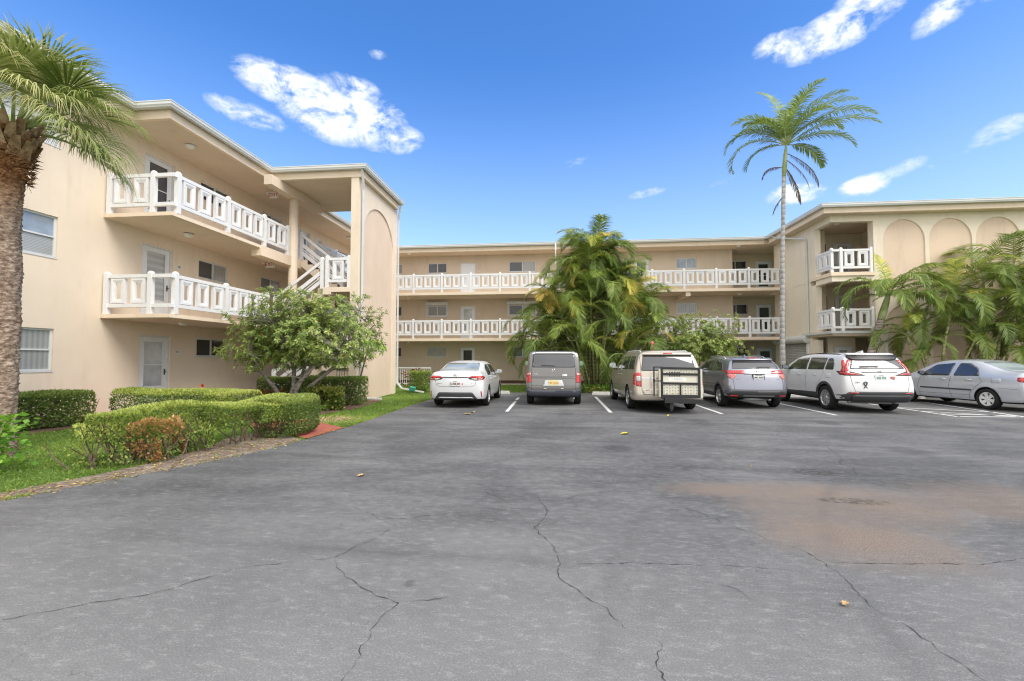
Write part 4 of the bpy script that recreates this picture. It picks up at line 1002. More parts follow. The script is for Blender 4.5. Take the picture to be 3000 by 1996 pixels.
    def strip(c, name, view, pts, w, mat, off=.003, parent=None):
        """thin line laid on the body"""
        P = []
        for i in range(len(pts)-1):
            a, b_ = Vector(pts[i]), Vector(pts[i+1]); k = max(1, int((b_-a).length/.05))
            for j in range(k+(i == len(pts)-2)): P.append(a+(b_-a)*j/k)
        mb = MB(); L = []
        for i, p in enumerate(P):
            d = (P[min(i+1, len(P)-1)]-P[max(i-1, 0)]).normalized(); n = Vector((-d.y, d.x))*w/2
            for q in (p+n, p-n):
                h, nr = c.cast(view, q.x, q.y); L.append((h+nr*off, nr))
        vs = [l[0] for l in L]; fs = []
        for i in range(len(P)-1):
            f = (2*i, 2*i+1, 2*i+3, 2*i+2); nrm = (vs[f[1]]-vs[f[0]]).cross(vs[f[2]]-vs[f[0]])
            fs.append(f if nrm.dot(L[2*i][1]) > 0 else f[::-1])
        mb.add(vs, fs); return mb.build(name, M[mat] if isinstance(mat, str) else mat, parent or c.root)
    def both(c, name, poly, mat, **k):
        return [c.patch(name, v, poly, mat, **k) for v in ('left', 'right')]
    def mirror_x(c, name, poly, mat, **k):
        return [c.patch(name, 'rear', poly, mat, **k), c.patch(name, 'rear', [(-x, z) for x, z in poly][::-1], mat, **k)]
    def plate(c, x, z, text, mat='plate', ink='ink', w=.305, h=.155, frame=None, dot=None, size=.092, size_top=None):
        hh, nr = c.cast('rear', x, z); y = hh.y-.012
        S = Side((0, y), (1, 0), (0, -1)); mb = MB(); S.box(mb, x-w/2, x+w/2, z-h/2, z+h/2, -.03, .004)
        p = mb.build('licence_plate', M[mat], c.root, bevel=.004)
        if frame:
            q = MB()
            for b_ in ((x-w/2-.012, x+w/2+.012, z+h/2-.004, z+h/2+.014), (x-w/2-.012, x+w/2+.012, z-h/2-.012, z-h/2+.004), (x-w/2-.012, x-w/2+.003, z-h/2, z+h/2), (x+w/2-.003, x+w/2+.012, z-h/2, z+h/2)): S.box(q, *b_, -.03, .009)
            q.build('plate_frame', M[frame], p)
        if dot:
            q = MB(); q.lathe([(0, -.0065), (.033, -.0065), (.033, -.003)], (x, y, z-.008), 'y', 16); q.build('plate_emblem', M[dot], p)
        lettering(p, S, x, z-.01, text, size, .0075, ink)
        if size_top: lettering(p, S, x, z+h*.37, size_top, .026, .0075, ink)
        return p
    def badge(c, x, z, text, size, mat='chrome', name='badge'):
        hh, nr = c.cast('rear', x, z); S = Side((0, hh.y-.006), (1, 0), (0, -1)); o = lettering(c.root, S, x, z, text, size, .004, mat, name); return o
    def ring_badge(c, x, z, rx, rz, kind='oval'):
        hh, nr = c.cast('rear', x, z); y = hh.y-.010; mb = MB()
        if kind == 'oval':
            mb.tube([(x+rx*math.cos(t), y, z+rz*math.sin(t)) for t in [2*math.pi*k/24 for k in range(25)]], .006, 6)
            mb.tube([(x+rx*.45*math.cos(t), y, z+rz*math.sin(t)*.95) for t in [2*math.pi*k/16 for k in range(17)]], .005, 6)
            mb.tube([(x+rx*.8*math.cos(t), y, z+rz*.45+rz*.35*math.sin(t)) for t in [2*math.pi*k/16 for k in range(17)]], .005, 6)
        else:
            q = [(-rx, rz), (rx, rz), (rx*.85, -rz), (-rx*.85, -rz), (-rx, rz)]
            mb.tube([(x+a, y, z+b_) for a, b_ in smooth_poly(q[:-1], .02)+[smooth_poly(q[:-1], .02)[0]]], .0045, 6)
            for s in (-1, 1): mb.tube([(x+s*rx*.60, y, z+rz*.8), (x+s*rx*.45, y, z-rz*.8)], .008, 6)
            mb.tube([(x-rx*.5, y, z), (x+rx*.5, y, z)], .008, 6)
        mb.build('emblem', M['chrome'], c.root, smooth=True)
    def wheel(c, x, y, r, w=.215, style='multi', rimr=None):
        s = 1 if x > 0 else -1; rr = rimr or r*.66; z = r
        mb = MB(); h = w/2
        mb.lathe([(rr, -h*.8), (rr+.02, -h*.95), (r-.04, -h), (r-.008, -h*.8), (r, -h*.45), (r, h*.45), (r-.008, h*.8), (r-.04, h), (rr+.02, h*.95), (rr, h*.8), (rr-.01, 0), (rr, -h*.8)], (x, y, z), 'x', 40)
        wh = mb.build('wheel', M['tyre'], c.root, smooth=True)
        q = MB(); f = h*.62
        q.lathe([(rr, h*.82), (rr-.012, h*.86), (rr-.03, h*.6), (rr-.035, -h*.6), (rr, -h*.8)] if s > 0 else [(rr, -h*.82), (rr-.012, -h*.86), (rr-.03, -h*.6), (rr-.035, h*.6), (rr, h*.8)], (x, y, z), 'x', 40)
        ns = {'multi': 10, 'five': 5, 'cap': 6, 'steel': 7, 'y': 9}[style]
        for k in range(ns):
            t = 2*math.pi*k/ns+.3; dv = Vector((0, math.cos(t), math.sin(t))); tv = Vector((0, -math.sin(t), math.cos(t)))
            wi, wo_ = {'multi': (.020, .030), 'five': (.045, .030), 'cap': (.030, .055), 'steel': (.03, .06), 'y': (.022, .04)}[style]
            a = Vector((x+s*f*.9, y, z))+dv*.04; b_ = Vector((x+s*h*.78, y, z))+dv*(rr-.02)
            q.add([a-tv*wi, a+tv*wi, b_+tv*wo_, b_-tv*wo_]+[p-Vector((s*.03, 0, 0)) for p in (a-tv*wi, a+tv*wi, b_+tv*wo_, b_-tv*wo_)], [(0, 1, 2, 3) if s > 0 else (3, 2, 1, 0), (0, 4, 5, 1), (1, 5, 6, 2), (2, 6, 7, 3), (3, 7, 4, 0)])
        q.lathe([(0, s*h*.72), (.05, s*h*.7), (.062, s*h*.5), (.062, 0)], (x, y, z), 'x', 20)
        q.build('rim', M['alum'] if style != 'cap' else M['gutter'], wh)
        d = MB(); d.lathe([(0, s*h*.15), (rr-.03, s*h*.15)], (x, y, z), 'x', 24); d.build('brake_disc', M['under'], wh)
    def wheels(c, spec, tw, style):
        for y, r in spec:
            for sx in (-1, 1): c.wheel(sx*tw, y, r, style=style)
    def mirror(c, y, z, w=.20, h=.13, col=None):
        for s in (-1, 1):
            hh, nr = c.cast('left' if s < 0 else 'right', y, z); x = hh.x
            mb = MB(); pr = [(0, 0), (.5, .0), (1, .22), (1.02, .62), (.86, .95), (.2, 1.0), (0, .7)]
            pts = smooth_poly([(x+s*(.05+a*w), z-.02+b_*h) for a, b_ in pr], .03)
            n = len(pts); vs = [(a, y-.03, b_) for a, b_ in pts]+[(x+s*.05+(a-x-s*.05)*.9, y+.05, z-.02+(b_-z+.02)*.92) for a, b_ in pts]+[(x+s*.05+(a-x-s*.05)*.5, y+.11, z+.02+(b_-z)*.5) for a, b_ in pts]
            fs = [tuple(range(n)), tuple(range(3*n-1, 2*n-1, -1))]+[(i, (i+1) % n, n+(i+1) % n, n+i) for i in range(n)]+[(n+i, n+(i+1) % n, 2*n+(i+1) % n, 2*n+i) for i in range(n)]
            mb.add(vs, fs); mb.box(x-s*.03, x+s*.09, y-.0, y+.06, z-.02, z+.03)
            o = mb.build('door_mirror', col or c.paint, c.root)
            g = MB(); cx = sum(p[0] for p in pts)/n; cz = sum(p[1] for p in pts)/n
            g.add([(cx+(a-cx)*.86, y-.034, cz+(b_-cz)*.82) for a, b_ in pts], [tuple(range(n))]); g.build('mirror_glass', M['mirror'], o)
    def handles(c, ys, z):
        for y in ys:
            for v, s in (('left', -1), ('right', 1)):
                hh, nr = c.cast(v, y, z); mb = MB(); mb.tube([(hh.x-s*.005, y-.09, z), (hh.x+s*.03, y-.075, z+.003), (hh.x+s*.034, y+.075, z+.003), (hh.x-s*.005, y+.09, z)], .013, 8); mb.build('door_handle', c.paint, c.root, smooth=True)
    def rails(c, x, ys, zoff=.035, mat='alum'):
        for s in (-1, 1):
            mb = MB(); P = []
            for k, y in enumerate(ys):
                hh, nr = c.cast('top', s*x, y); P.append((s*x, y, hh.z+(zoff if 0 < k < len(ys)-1 else -.01)))
            mb.tube(P, .016, 8); mb.build('roof_rail', M[mat], c.root, smooth=True)
    def place(c, x, y, rot=0.0):
        c.root.location = (x, y, 0); c.root.rotation_euler = (0, 0, rot)
def c_z(r): return r-.05
def stations(W, rows):
    out = []
    for r in rows:
        y, zs, xs, c = r[0], r[1], r[2], r[3]; k = r[4] if len(r) > 4 else {}
        out.append(section(y, W, *zs, *xs, c, **k))
    return out
P_white = carpaint('paint_white', (.68, .69, .70)); P_pearl = carpaint('paint_pearl_white', (.67, .67, .67)); P_grey = carpaint('paint_warm_grey', (.19, .182, .17), .55, .3)
P_gold = carpaint('paint_pale_gold', (.56, .50, .41), .45, .3); P_blue = carpaint('paint_silver_blue', (.27, .28, .325), .6, .26); P_silver = carpaint('paint_silver', (.58, .60, .64), .4, .3)
X0 = (.88, .95, 1.0, .985)
# ---- white saloon
W = 1.78
c1 = Car('parked_car', 'white four-door saloon parked nearest the staircase, seen from behind', P_white, stations(W, [
 (.02, (.25, .30, .52, .80, .96, 1.05, 1.09), (.78, .86, .92, .90, .87, .82, .76), .025, dict(dy=(.10, .03, 0, .0, .03, .07, .13), bulge=.09)),
 (.18, (.22, .29, .52, .80, .97, 1.07, 1.12), (.86, .93, .97, .965, .93, .86, .78), .03),
 (.60, (.20, .27, .54, .82, .98, 1.09, 1.13), (.88, .96, 1.0, .99, .95, .80, .70), .03),
 (.98, (.20, .27, .54, .83, .98, 1.19, 1.26), (.88, .96, 1.0, .99, .95, .77, .66), .03),
 (1.42, (.20, .27, .54, .83, .98, 1.32, 1.405), (.88, .96, .99, .98, .95, .745, .65), .03),
 (2.10, (.20, .27, .54, .82, .96, 1.34, 1.425), (.88, .96, .98, .975, .95, .745, .66), .03),
 (2.75, (.20, .27, .54, .82, .94, 1.31, 1.40), (.88, .96, .985, .98, .95, .75, .66), .03),
 (3.15, (.20, .27, .54, .80, .93, 1.14, 1.22), (.88, .96, .99, .98, .95, .79, .70), .03),
 (3.60, (.20, .27, .54, .78, .90, .96, 1.00), (.88, .96, 1.0, .985, .94, .84, .74), .03),
 (4.15, (.20, .27, .52, .70, .80, .85, .90), (.88, .95, .99, .96, .90, .80, .70), .03),
 (4.50, (.22, .27, .48, .62, .70, .74, .77), (.80, .88, .92, .88, .82, .74, .66), .02),
 (4.62, (.25, .29, .44, .56, .62, .66, .69), (.70, .78, .80, .78, .72, .66, .60), .02)]), W, [(1.0, .37), (3.70, .37)])
c1.patch('rear_window', 'rear', [(-.60, 1.13), (.60, 1.13), (.53, 1.37), (-.53, 1.37)], 'carglass_pale', r=.06)
c1.both('side_window', [(1.02, .985), (1.75, .955), (1.80, 1.33), (1.50, 1.325), (1.12, 1.18)], 'carglass', r=.06)
c1.both('side_window', [(1.84, .955), (2.85, .93), (3.18, .95), (2.72, 1.29), (1.90, 1.335)], 'carglass', r=.05)
c1.mirror_x('tail_light', [(.37, .93), (.45, .875), (.60, .845), (.80, .855), (.83, .93), (.80, .985), (.50, .985)], 'dark', r=.02, off=.003)
c1.mirror_x('tail_light', [(.40, .935), (.60, .915), (.82, .905), (.825, .935), (.79, .977), (.50, .977)], 'lens_red', r=.015, off=.008)
c1.mirror_x('reversing_light', [(.46, .892), (.58, .858), (.66, .856), (.66, .905), (.55, .915)], 'lens_white', r=.01, off=.008)
c1.mirror_x('turn_signal', [(.675, .856), (.78, .862), (.81, .895), (.675, .905)], 'lens_pink', r=.01, off=.008)
c1.both('tail_light', [(.10, .86), (.20, .875), (.40, .935), (.20, .985), (.12, .985)], 'lens_red', r=.01, off=.006)
c1.patch('boot_strip', 'rear', [(-.38, .925), (.38, .925), (.38, .95), (-.38, .95)], 'dark', r=.005, off=.007)
c1.patch('rear_diffuser', 'rear', [(-.68, .26), (.68, .26), (.52, .49), (-.52, .49)], 'trim', r=.05)
c1.patch('diffuser_bar', 'rear', [(-.55, .315), (.55, .315), (.48, .345), (-.48, .345)], P_white, r=.012, off=.012)
c1.mirror_x('reflector', [(.775, .34), (.795, .34), (.785, .52), (.755, .52)], 'lens_red', r=.005, off=.008)
c1.strip('panel_gap', 'rear', [(-.66, .97), (-.60, .72), (-.50, .66), (.50, .66), (.60, .72), (.66, .97)], .008, 'dark')
for v in ('left', 'right'):
    c1.strip('panel_gap', v, [(.98, .95), (1.15, .75), (1.38, .52), (1.42, .34)], .007, 'dark'); c1.strip('panel_gap', v, [(1.80, .94), (1.80, .5), (1.84, .30)], .007, 'dark'); c1.strip('panel_gap', v, [(2.95, .9), (3.05, .6), (3.0, .30)], .007, 'dark')
c1.plate(0, .755, 'QZZ J84', dot='orange', size_top='FLORIDA', size=.085)
c1.badge(-.50, .755, 'COROLLA', .035); c1.badge(.50, .755, 'LE', .035); c1.ring_badge(0, 1.0, .055, .035)
st_ = MB(); hh, _ = c1.cast('rear', .22, .75); st_.lathe([(0, hh.y-.012), (.022, hh.y-.012), (.022, hh.y)], (.22, 0, .745), 'y', 14); st_.build('sticker', M['pink'], c1.root)
c1.wheels([(1.0, .32), (3.70, .32)], W/2-.115, 'multi'); c1.mirror(2.98, 1.0, .20, .14); c1.handles((1.45, 2.35), .86)
c1.place(-3.10, 13.62)
# ---- boxy grey wagon
W = 1.80
c2 = Car('parked_car', 'boxy warm-grey wagon with a dark bumper, between the white saloon and the gold minivan', P_grey, stations(W, [
 (.03, (.32, .36, .60, .90, 1.20, 1.62, 1.72), (.86, .93, .985, .97, .93, .90, .85), .02, dict(dy=(.06, .0, -.03, .03, .05, .14, .22), bulge=.04)),
 (.14, (.30, .36, .60, .90, 1.20, 1.64, 1.74), (.88, .96, 1.0, .985, .95, .91, .86), .02, dict(dy=(0, 0, 0, 0, .02, .1, .16))),
 (.60, (.28, .34, .60, .92, 1.19, 1.64, 1.755), (.88, .97, 1.0, .985, .955, .905, .86), .02),
 (1.3, (.28, .34, .60, .92, 1.17, 1.64, 1.76), (.88, .96, .99, .98, .955, .905, .86), .02),
 (2.1, (.28, .34, .60, .92, 1.15, 1.62, 1.75), (.88, .96, .99, .98, .955, .905, .86), .02),
 (2.65, (.28, .34, .60, .92, 1.14, 1.60, 1.71), (.88, .96, .99, .98, .955, .91, .86), .02),
 (3.05, (.28, .34, .60, .92, 1.13, 1.30, 1.38), (.88, .96, .99, .98, .955, .89, .82), .02),
 (3.35, (.28, .34, .60, .90, 1.10, 1.15, 1.19), (.88, .96, 1.0, .98, .95, .88, .80), .02),
 (3.9, (.28, .34, .58, .86, 1.0, 1.05, 1.08), (.88, .95, 1.0, .97, .92, .90, .85), .02),
 (4.2, (.30, .36, .55, .78, .90, .95, .98), (.82, .90, .96, .92, .88, .80, .72), .02),
 (4.3, (.34, .38, .52, .72, .82, .87, .90), (.75, .84, .90, .86, .82, .76, .70), .02)]), W, [(.80, .40), (3.375, .40)])
c2.patch('rear_window', 'rear', [(-.70, 1.225), (.70, 1.225), (.66, 1.66), (-.66, 1.66)], 'carglass', r=.06)
c2.both('side_window', [(.32, 1.25), (1.32, 1.22), (1.32, 1.60), (.42, 1.60)], 'carglass', r=.05)
c2.both('side_window', [(1.42, 1.22), (2.55, 1.19), (2.95, 1.20), (2.62, 1.56), (1.42, 1.60)], 'carglass', r=.05)
c2.mirror_x('tail_light', [(.715, .745), (.885, .745), (.885, 1.055), (.715, 1.055)], 'lens_red', r=.015, off=.008)
c2.mirror_x('turn_signal', [(.73, .955), (.875, .955), (.875, 1.045), (.73, 1.045)], 'lens_pink', r=.01, off=.012)
c2.mirror_x('reversing_light', [(.735, .965), (.765, .965), (.765, 1.035), (.735, 1.035)], 'lens_white', r=.01, off=.016)
M['bumper_blue'] = plain('slate_plastic', (.060, .068, .085), .5, var=.1)
c2.patch('rear_bumper', 'rear', [(-.89, .31), (.89, .31), (.89, .52), (.80, .53), (.70, .50), (-.70, .50), (-.80, .53), (-.89, .52)], 'bumper_blue', r=.03, off=.03, thick=.05)
c2.both('wheel_arch_trim', [(.02, .32), (.40, .32), (.46, .62), (.66, .76), (.94, .76), (1.14, .62), (1.22, .34), (1.22, .42), (1.22, .66), (1.0, .87), (.6, .87), (.36, .68), (.02, .56)], 'trim', r=0)
c2.patch('roof_spoiler', 'rear', [(-.60, 1.675), (.60, 1.675), (.58, 1.715), (-.58, 1.715)], 'gutter', r=.01, off=.010)
c2.mirror_x('roof_corner', [(.60, 1.655), (.70, 1.63), (.69, 1.72), (.60, 1.74)], 'alum', r=.015, off=.012)
for z in (.925, .64): c2.strip('panel_gap', 'rear', [(-.70, z), (.70, z)], .009, 'dark')
for x in (-.705, .705): c2.strip('panel_gap', 'rear', [(x, .50), (x, 1.22)], .009, 'dark')
c2.patch('plate_recess', 'rear', [(-.345, .62), (.345, .62), (.28, .82), (-.28, .82)], 'alum', r=.03, off=.005)
c2.patch('tailgate_crease', 'rear', [(-.70, .885), (.70, .885), (.70, .918), (-.70, .918)], P_grey, r=.004, off=.014)
c2.patch('tailgate_handle', 'rear', [(.26, .925), (.45, .925), (.44, .995), (.40, 1.015), (.31, 1.015), (.27, .995)], 'alum', r=.02, off=.014)
c2.mirror_x('tow_pad', [(.22, .535), (.32, .535), (.31, .565), (.23, .565)], 'alum', r=.01, off=.012)
c2.plate(0, .735, 'Y59 UXU', 'plate_y', 'orange', size=.085)
c2.badge(-.56, 1.075, 'ELEMENT', .045); c2.badge(-.56, 1.015, 'DOGS', .040, 'white_sign'); c2.ring_badge(0, 1.13, .05, .04, 'h')
c2.strip('wiper', 'rear', [(-.40, 1.29), (.02, 1.27), (.02, 1.25)], .022, 'dark', off=.022)
ex = MB(); ex.tube([(.645, .02, .245), (.645, .30, .245)], .036, 16, cap=False); ex.tube([(.645, .03, .245), (.645, .30, .245)], .028, 16); ex.build('exhaust_pipe', M['alum'], c2.root, smooth=True)
c2.wheels([(.80, .345), (3.375, .345)], W/2-.115, 'multi'); c2.mirror(2.75, 1.24, .21, .20); c2.handles((1.75,), 1.05)
c2.place(-.15, 14.66)
# ---- gold minivan with a carrier on its tow hitch
W = 1.98
c3 = Car('parked_car', 'pale gold minivan with a folded platform lift hung on its tailgate', P_gold, stations(W, [
 (.03, (.30, .34, .50, .80, 1.12, 1.56, 1.70), (.84, .92, .97, .95, .91, .80, .70), .03, dict(dy=(.10, .02, -.02, .06, .12, .26, .36), bulge=.08)),
 (.20, (.27, .33, .52, .82, 1.13, 1.57, 1.715), (.88, .96, 1.0, .975, .935, .81, .71), .03, dict(dy=(0, 0, 0, 0, .04, .14, .22))),
 (.75, (.25, .31, .55, .85, 1.13, 1.58, 1.73), (.88, .97, 1.0, .985, .94, .815, .71), .03),
 (1.6, (.24, .30, .55, .85, 1.12, 1.58, 1.745), (.88, .96, .99, .98, .94, .815, .71), .03),
 (2.6, (.24, .30, .55, .85, 1.09, 1.57, 1.74), (.88, .96, .985, .98, .94, .815, .71), .03),
 (3.2, (.24, .30, .55, .85, 1.07, 1.52, 1.68), (.88, .96, .985, .98, .94, .82, .72), .03),
 (3.75, (.24, .30, .55, .85, 1.05, 1.26, 1.36), (.88, .96, .99, .98, .94, .84, .76), .03),
 (4.25, (.24, .30, .55, .84, 1.0, 1.06, 1.10), (.88, .96, 1.0, .98, .93, .85, .78), .03),
 (4.7, (.26, .32, .52, .78, .90, .95, .98), (.86, .93, .97, .94, .88, .80, .72), .03),
 (5.0, (.28, .34, .48, .68, .78, .83, .86), (.78, .85, .90, .86, .80, .74, .66), .02),
 (5.14, (.32, .36, .46, .60, .70, .75, .78), (.68, .74, .78, .76, .70, .66, .60), .02)]), W, [(1.12, .395), (4.20, .395)])
c3.patch('rear_window', 'rear', [(-.76, 1.165), (.76, 1.165), (.68, 1.60), (-.68, 1.60)], 'carglass', r=.04)
c3.patch('roof_spoiler', 'rear', [(-.70, 1.60), (.70, 1.60), (.66, 1.665), (-.66, 1.665)], P_gold, r=.02, off=.05, thick=.02)
c3.patch('brake_light', 'rear', [(-.13, 1.62), (.13, 1.62), (.13, 1.645), (-.13, 1.645)], 'lens_red', r=.008, off=.058)
c3.mirror_x('tail_light', [(.775, .72), (.91, .74), (.905, 1.11), (.775, 1.115)], 'lens_red', r=.03, off=.010)
c3.mirror_x('reversing_light', [(.785, .86), (.90, .87), (.90, 1.01), (.785, 1.02)], 'lens_white', r=.02, off=.016)
c3.both('tail_light', [(.12, .76), (.26, .78), (.36, 1.08), (.22, 1.11)], 'lens_red', r=.02, off=.008)
c3.both('side_window', [(.42, 1.20), (1.28, 1.18), (1.28, 1.58), (.60, 1.57)], 'carglass', r=.07)
c3.both('side_window', [(1.34, 1.18), (2.42, 1.15), (2.42, 1.57), (1.34, 1.58)], 'carglass', r=.05)
c3.both('side_window', [(2.50, 1.15), (3.50, 1.12), (3.72, 1.16), (3.25, 1.50), (2.50, 1.57)], 'carglass', r=.05)
c3.strip('chrome_strip', 'rear', [(-.76, .96), (.76, .96)], .022, 'chrome', off=.012)
c3.strip('panel_gap', 'rear', [(-.765, 1.62), (-.765, .60), (-.72, .50), (.72, .50), (.765, .60), (.765, 1.62)], .010, 'dark')
for v in ('left', 'right'):
    c3.strip('panel_gap', v, [(1.45, 1.15), (1.62, .75), (1.60, .34)], .008, 'dark'); c3.strip('panel_gap', v, [(2.46, 1.15), (2.46, .34)], .008, 'dark'); c3.strip('panel_gap', v, [(3.55, 1.1), (3.62, .8), (3.60, .34)], .008, 'dark'); c3.strip('side_moulding', v, [(1.62, .62), (3.55, .60)], .03, P_gold, off=.012)
c3.strip('bumper_crease', 'rear', [(-.72, .33), (-.64, .375), (.64, .375), (.72, .33)], .02, 'chrome')
c3.patch('tailgate_foot', 'rear', [(-.74, .50), (-.10, .50), (-.10, .66), (-.75, .66)], P_gold, r=.02, off=.004)
c3.badge(-.62, .63, 'LIMITED', .030, 'trim'); c3.ring_badge(.0, 1.04, .06, .02)
c3.rails(.66, [.62, .75, 1.6, 2.6, 2.9], .03, 'gutter')
c3.wheels([(1.12, .345), (4.20, .345)], W/2-.115, 'multi'); c3.mirror(3.42, 1.20, .22, .19); c3.handles((2.30, 2.62), 1.0)
an = MB(); an.tube([(-.02, 1.9, 1.76), (-.02, 1.9, 2.02)], .006, 6); an.tube([(-.02, 1.9, 1.955), (-.02, 1.9, 1.985), (-.02, 1.9, 2.02), (-.02, 1.9, 2.05), (-.02, 1.9, 2.06)], [.012, .042, .05, .03, .005], 12); an.build('aerial_ball', M['pink'], c3.root, smooth=True)
# the lift
lf = MB(); Y = -.30
for a, b_ in (((-.16, Y, .46), (-.16, Y, 1.27)), ((.84, Y, .46), (.84, Y, 1.24)), ((-.19, Y, 1.255), (.87, Y, 1.235)), ((-.16, Y, .84), (.84, Y, .825)), ((-.16, Y, 1.09), (.84, Y, 1.08)), ((.34, Y, .50), (.34, Y, .84))): lf.obox(a, b_, .035 if a[2] == b_[2] or a[2] == .5 else .06, .035 if a[0] != b_[0] else .04, (0, 1, 0))
lf.box(-.18, .86, Y-.04, Y+.05, .44, .52); lf.box(.26, .95, Y-.06, Y+.06, .29, .40); lf.box(-.10, .36, Y-.08, Y+.08, .30, .44); lf.box(.04, .14, Y-.04, .25, .14, .44); lf.box(.06, .12, Y-.02, Y+.02, .08, .3)
lf.obox((-.37, Y, .48), (-.37, Y, 1.29), .035, .035, (0, 1, 0)); lf.obox((-.385, Y, 1.28), (-.12, Y, 1.28), .03, .03); lf.obox((-.37, Y, .90), (-.18, Y, .90), .03, .03); lf.box(-.395, -.345, Y-.02, Y+.02, .86, .96)
lift = lf.build('platform_lift', M['dark'], c3.root, bevel=.004)
pp = MB(); M['cream_panel'] = plain('cream_steel', (.66, .64, .52), .45, var=.06)
for b_ in ((-.13, .32, .53, .81), (.36, .82, .53, .81), (-.13, .82, .855, 1.07), (-.13, .82, 1.10, 1.225)): pp.box(b_[0], b_[1], Y+.012, Y+.02, b_[2], b_[3])
pp.box(-.225, -.195, Y-.01, Y+.12, .46, 1.22); pp.box(.875, .93, Y+.02, Y+.14, .44, 1.22); pp.build('lift_platform', M['cream_panel'], lift)
sl = MB()
for x0, x1, z0, z1 in ((-.13, .32, .53, .81), (.36, .82, .53, .81), (-.13, .82, 1.10, 1.225)):
    nx = int((x1-x0)/.075); nz = int((z1-z0)/.042)
    for i in range(nx):
        for k in range(nz):
            x = x0+.035+i*.075; z = z0+.03+k*.042; wd = .022 if (i+k) % 2 else .008
            sl.box(x-wd, x+wd, Y+.007, Y+.0118, z-.005, z+.005)
for i in range(7): sl.box(.04+i*.045, .062+i*.045, Y+.006, Y+.0115, 1.02, 1.15)
o = sl.build('lift_slots', M['dark'], lift)
SL3 = Side((0, Y+.010), (1, 0), (0, -1)); lb = MB(); lb.box(.02, .50, Y+.009, Y+.0115, .90, 1.0); lab = lb.build('lift_label', M['white_sign'], lift); lettering(lab, SL3, .26, .95, 'HARMAR', .06, .003, 'gutter')
lift.location.x = -.13; lift.location.y = .06
c3.place(3.10, 13.08, R(2.2))
# ---- silver-blue crossover
W = 1.77
c4 = Car('parked_car', 'silver-blue crossover seen from behind, between the gold minivan and the white crossover', P_blue, stations(W, [
 (.03, (.36, .40, .58, .86, 1.12, 1.40, 1.49), (.82, .90, .96, .93, .88, .74, .62), .03, dict(dy=(.14, .03, -.02, .06, .14, .40, .55), bulge=.11)),
 (.20, (.30, .38, .60, .88, 1.13, 1.42, 1.515), (.88, .96, 1.0, .975, .92, .76, .64), .03, dict(dy=(0, 0, 0, 0, .06, .30, .42))),
 (.78, (.27, .34, .60, .90, 1.12, 1.44, 1.54), (.88, .97, 1.0, .985, .945, .765, .65), .03, dict(dy=(0, 0, 0, 0, 0, .06, .10))),
 (1.35, (.26, .33, .60, .90, 1.10, 1.48, 1.575), (.88, .96, .985, .98, .945, .765, .65), .03),
 (2.0, (.26, .33, .60, .90, 1.07, 1.50, 1.59), (.88, .96, .98, .975, .945, .765, .66), .03),
 (2.6, (.26, .33, .60, .90, 1.05, 1.45, 1.54), (.88, .96, .98, .975, .945, .77, .67), .03),
 (3.05, (.26, .33, .60, .90, 1.04, 1.24, 1.31), (.88, .96, .99, .98, .945, .80, .71), .03),
 (3.45, (.26, .33, .60, .88, 1.01, 1.07, 1.11), (.88, .96, 1.0, .98, .94, .84, .76), .03),
 (3.9, (.28, .34, .56, .80, .92, .97, 1.0), (.86, .93, .97, .94, .88, .80, .72), .03),
 (4.18, (.30, .36, .52, .72, .82, .87, .90), (.78, .86, .90, .86, .80, .74, .68), .02),
 (4.29, (.34, .38, .48, .64, .74, .78, .81), (.68, .76, .80, .78, .72, .68, .62), .02)]), W, [(.88, .38), (3.49, .38)])
c4.patch('rear_window', 'rear', [(-.68, 1.20), (.68, 1.20), (.60, 1.40), (.52, 1.43), (-.52, 1.43), (-.60, 1.40)], 'carglass', r=.04)
c4.patch('spoiler_shadow', 'rear', [(-.58, 1.405), (.58, 1.405), (.50, 1.45), (-.50, 1.45)], 'dark', r=.02, off=.012)
c4.patch('roof_spoiler', 'rear', [(-.60, 1.43), (.60, 1.43), (.52, 1.485), (-.52, 1.485)], P_blue, r=.03, off=.06, thick=.02)
c4.patch('brake_light', 'rear', [(-.16, 1.462), (.16, 1.462), (.16, 1.48), (-.16, 1.48)], 'lens_red', r=.006, off=.068)
c4.both('side_window', [(.62, 1.13), (.92, 1.13), (1.50, 1.11), (1.50, 1.47), (1.15, 1.44), (.85, 1.33)], 'carglass', r=.05)
c4.both('side_window', [(1.58, 1.11), (2.7, 1.09), (3.0, 1.11), (2.5, 1.42), (1.58, 1.48)], 'carglass', r=.04)
c4.mirror_x('tail_light', [(.36, 1.055), (.81, 1.055), (.81, 1.15), (.50, 1.15), (.43, 1.14)], 'lens_red', r=.015, off=.010)
c4.mirror_x('reversing_light', [(.64, .95), (.71, .885), (.80, .93), (.81, 1.045), (.60, 1.045)], 'lens_pink', r=.012, off=.009)
for s in ('left', 'right'):
    c4.patch('tail_light', s, [(.12, 1.055), (.30, 1.06), (.44, 1.13), (.40, 1.155), (.14, 1.15)], 'lens_red', r=.01, off=.008); c4.patch('turn_signal', s, [(.10, .92), (.20, .96), (.30, 1.045), (.12, 1.045)], 'lens_pink', r=.01, off=.007)
c4.strip('chrome_strip', 'rear', [(-.40, 1.045), (.40, 1.045)], .016, 'trim', off=.010)
c4.strip('panel_gap', 'rear', [(-.69, 1.14), (-.70, .90), (-.69, .58), (.69, .58), (.70, .90), (.69, 1.14)], .008, 'dark')
c4.patch('rear_bumper', 'rear', [(-.86, .36), (.86, .36), (.87, .47), (.70, .555), (-.70, .555), (-.87, .47)], 'trim', r=.03, off=.012)
c4.patch('bumper_lip', 'rear', [(-.45, .40), (.45, .40), (.42, .415), (-.42, .415)], 'alum', r=.004, off=.018)
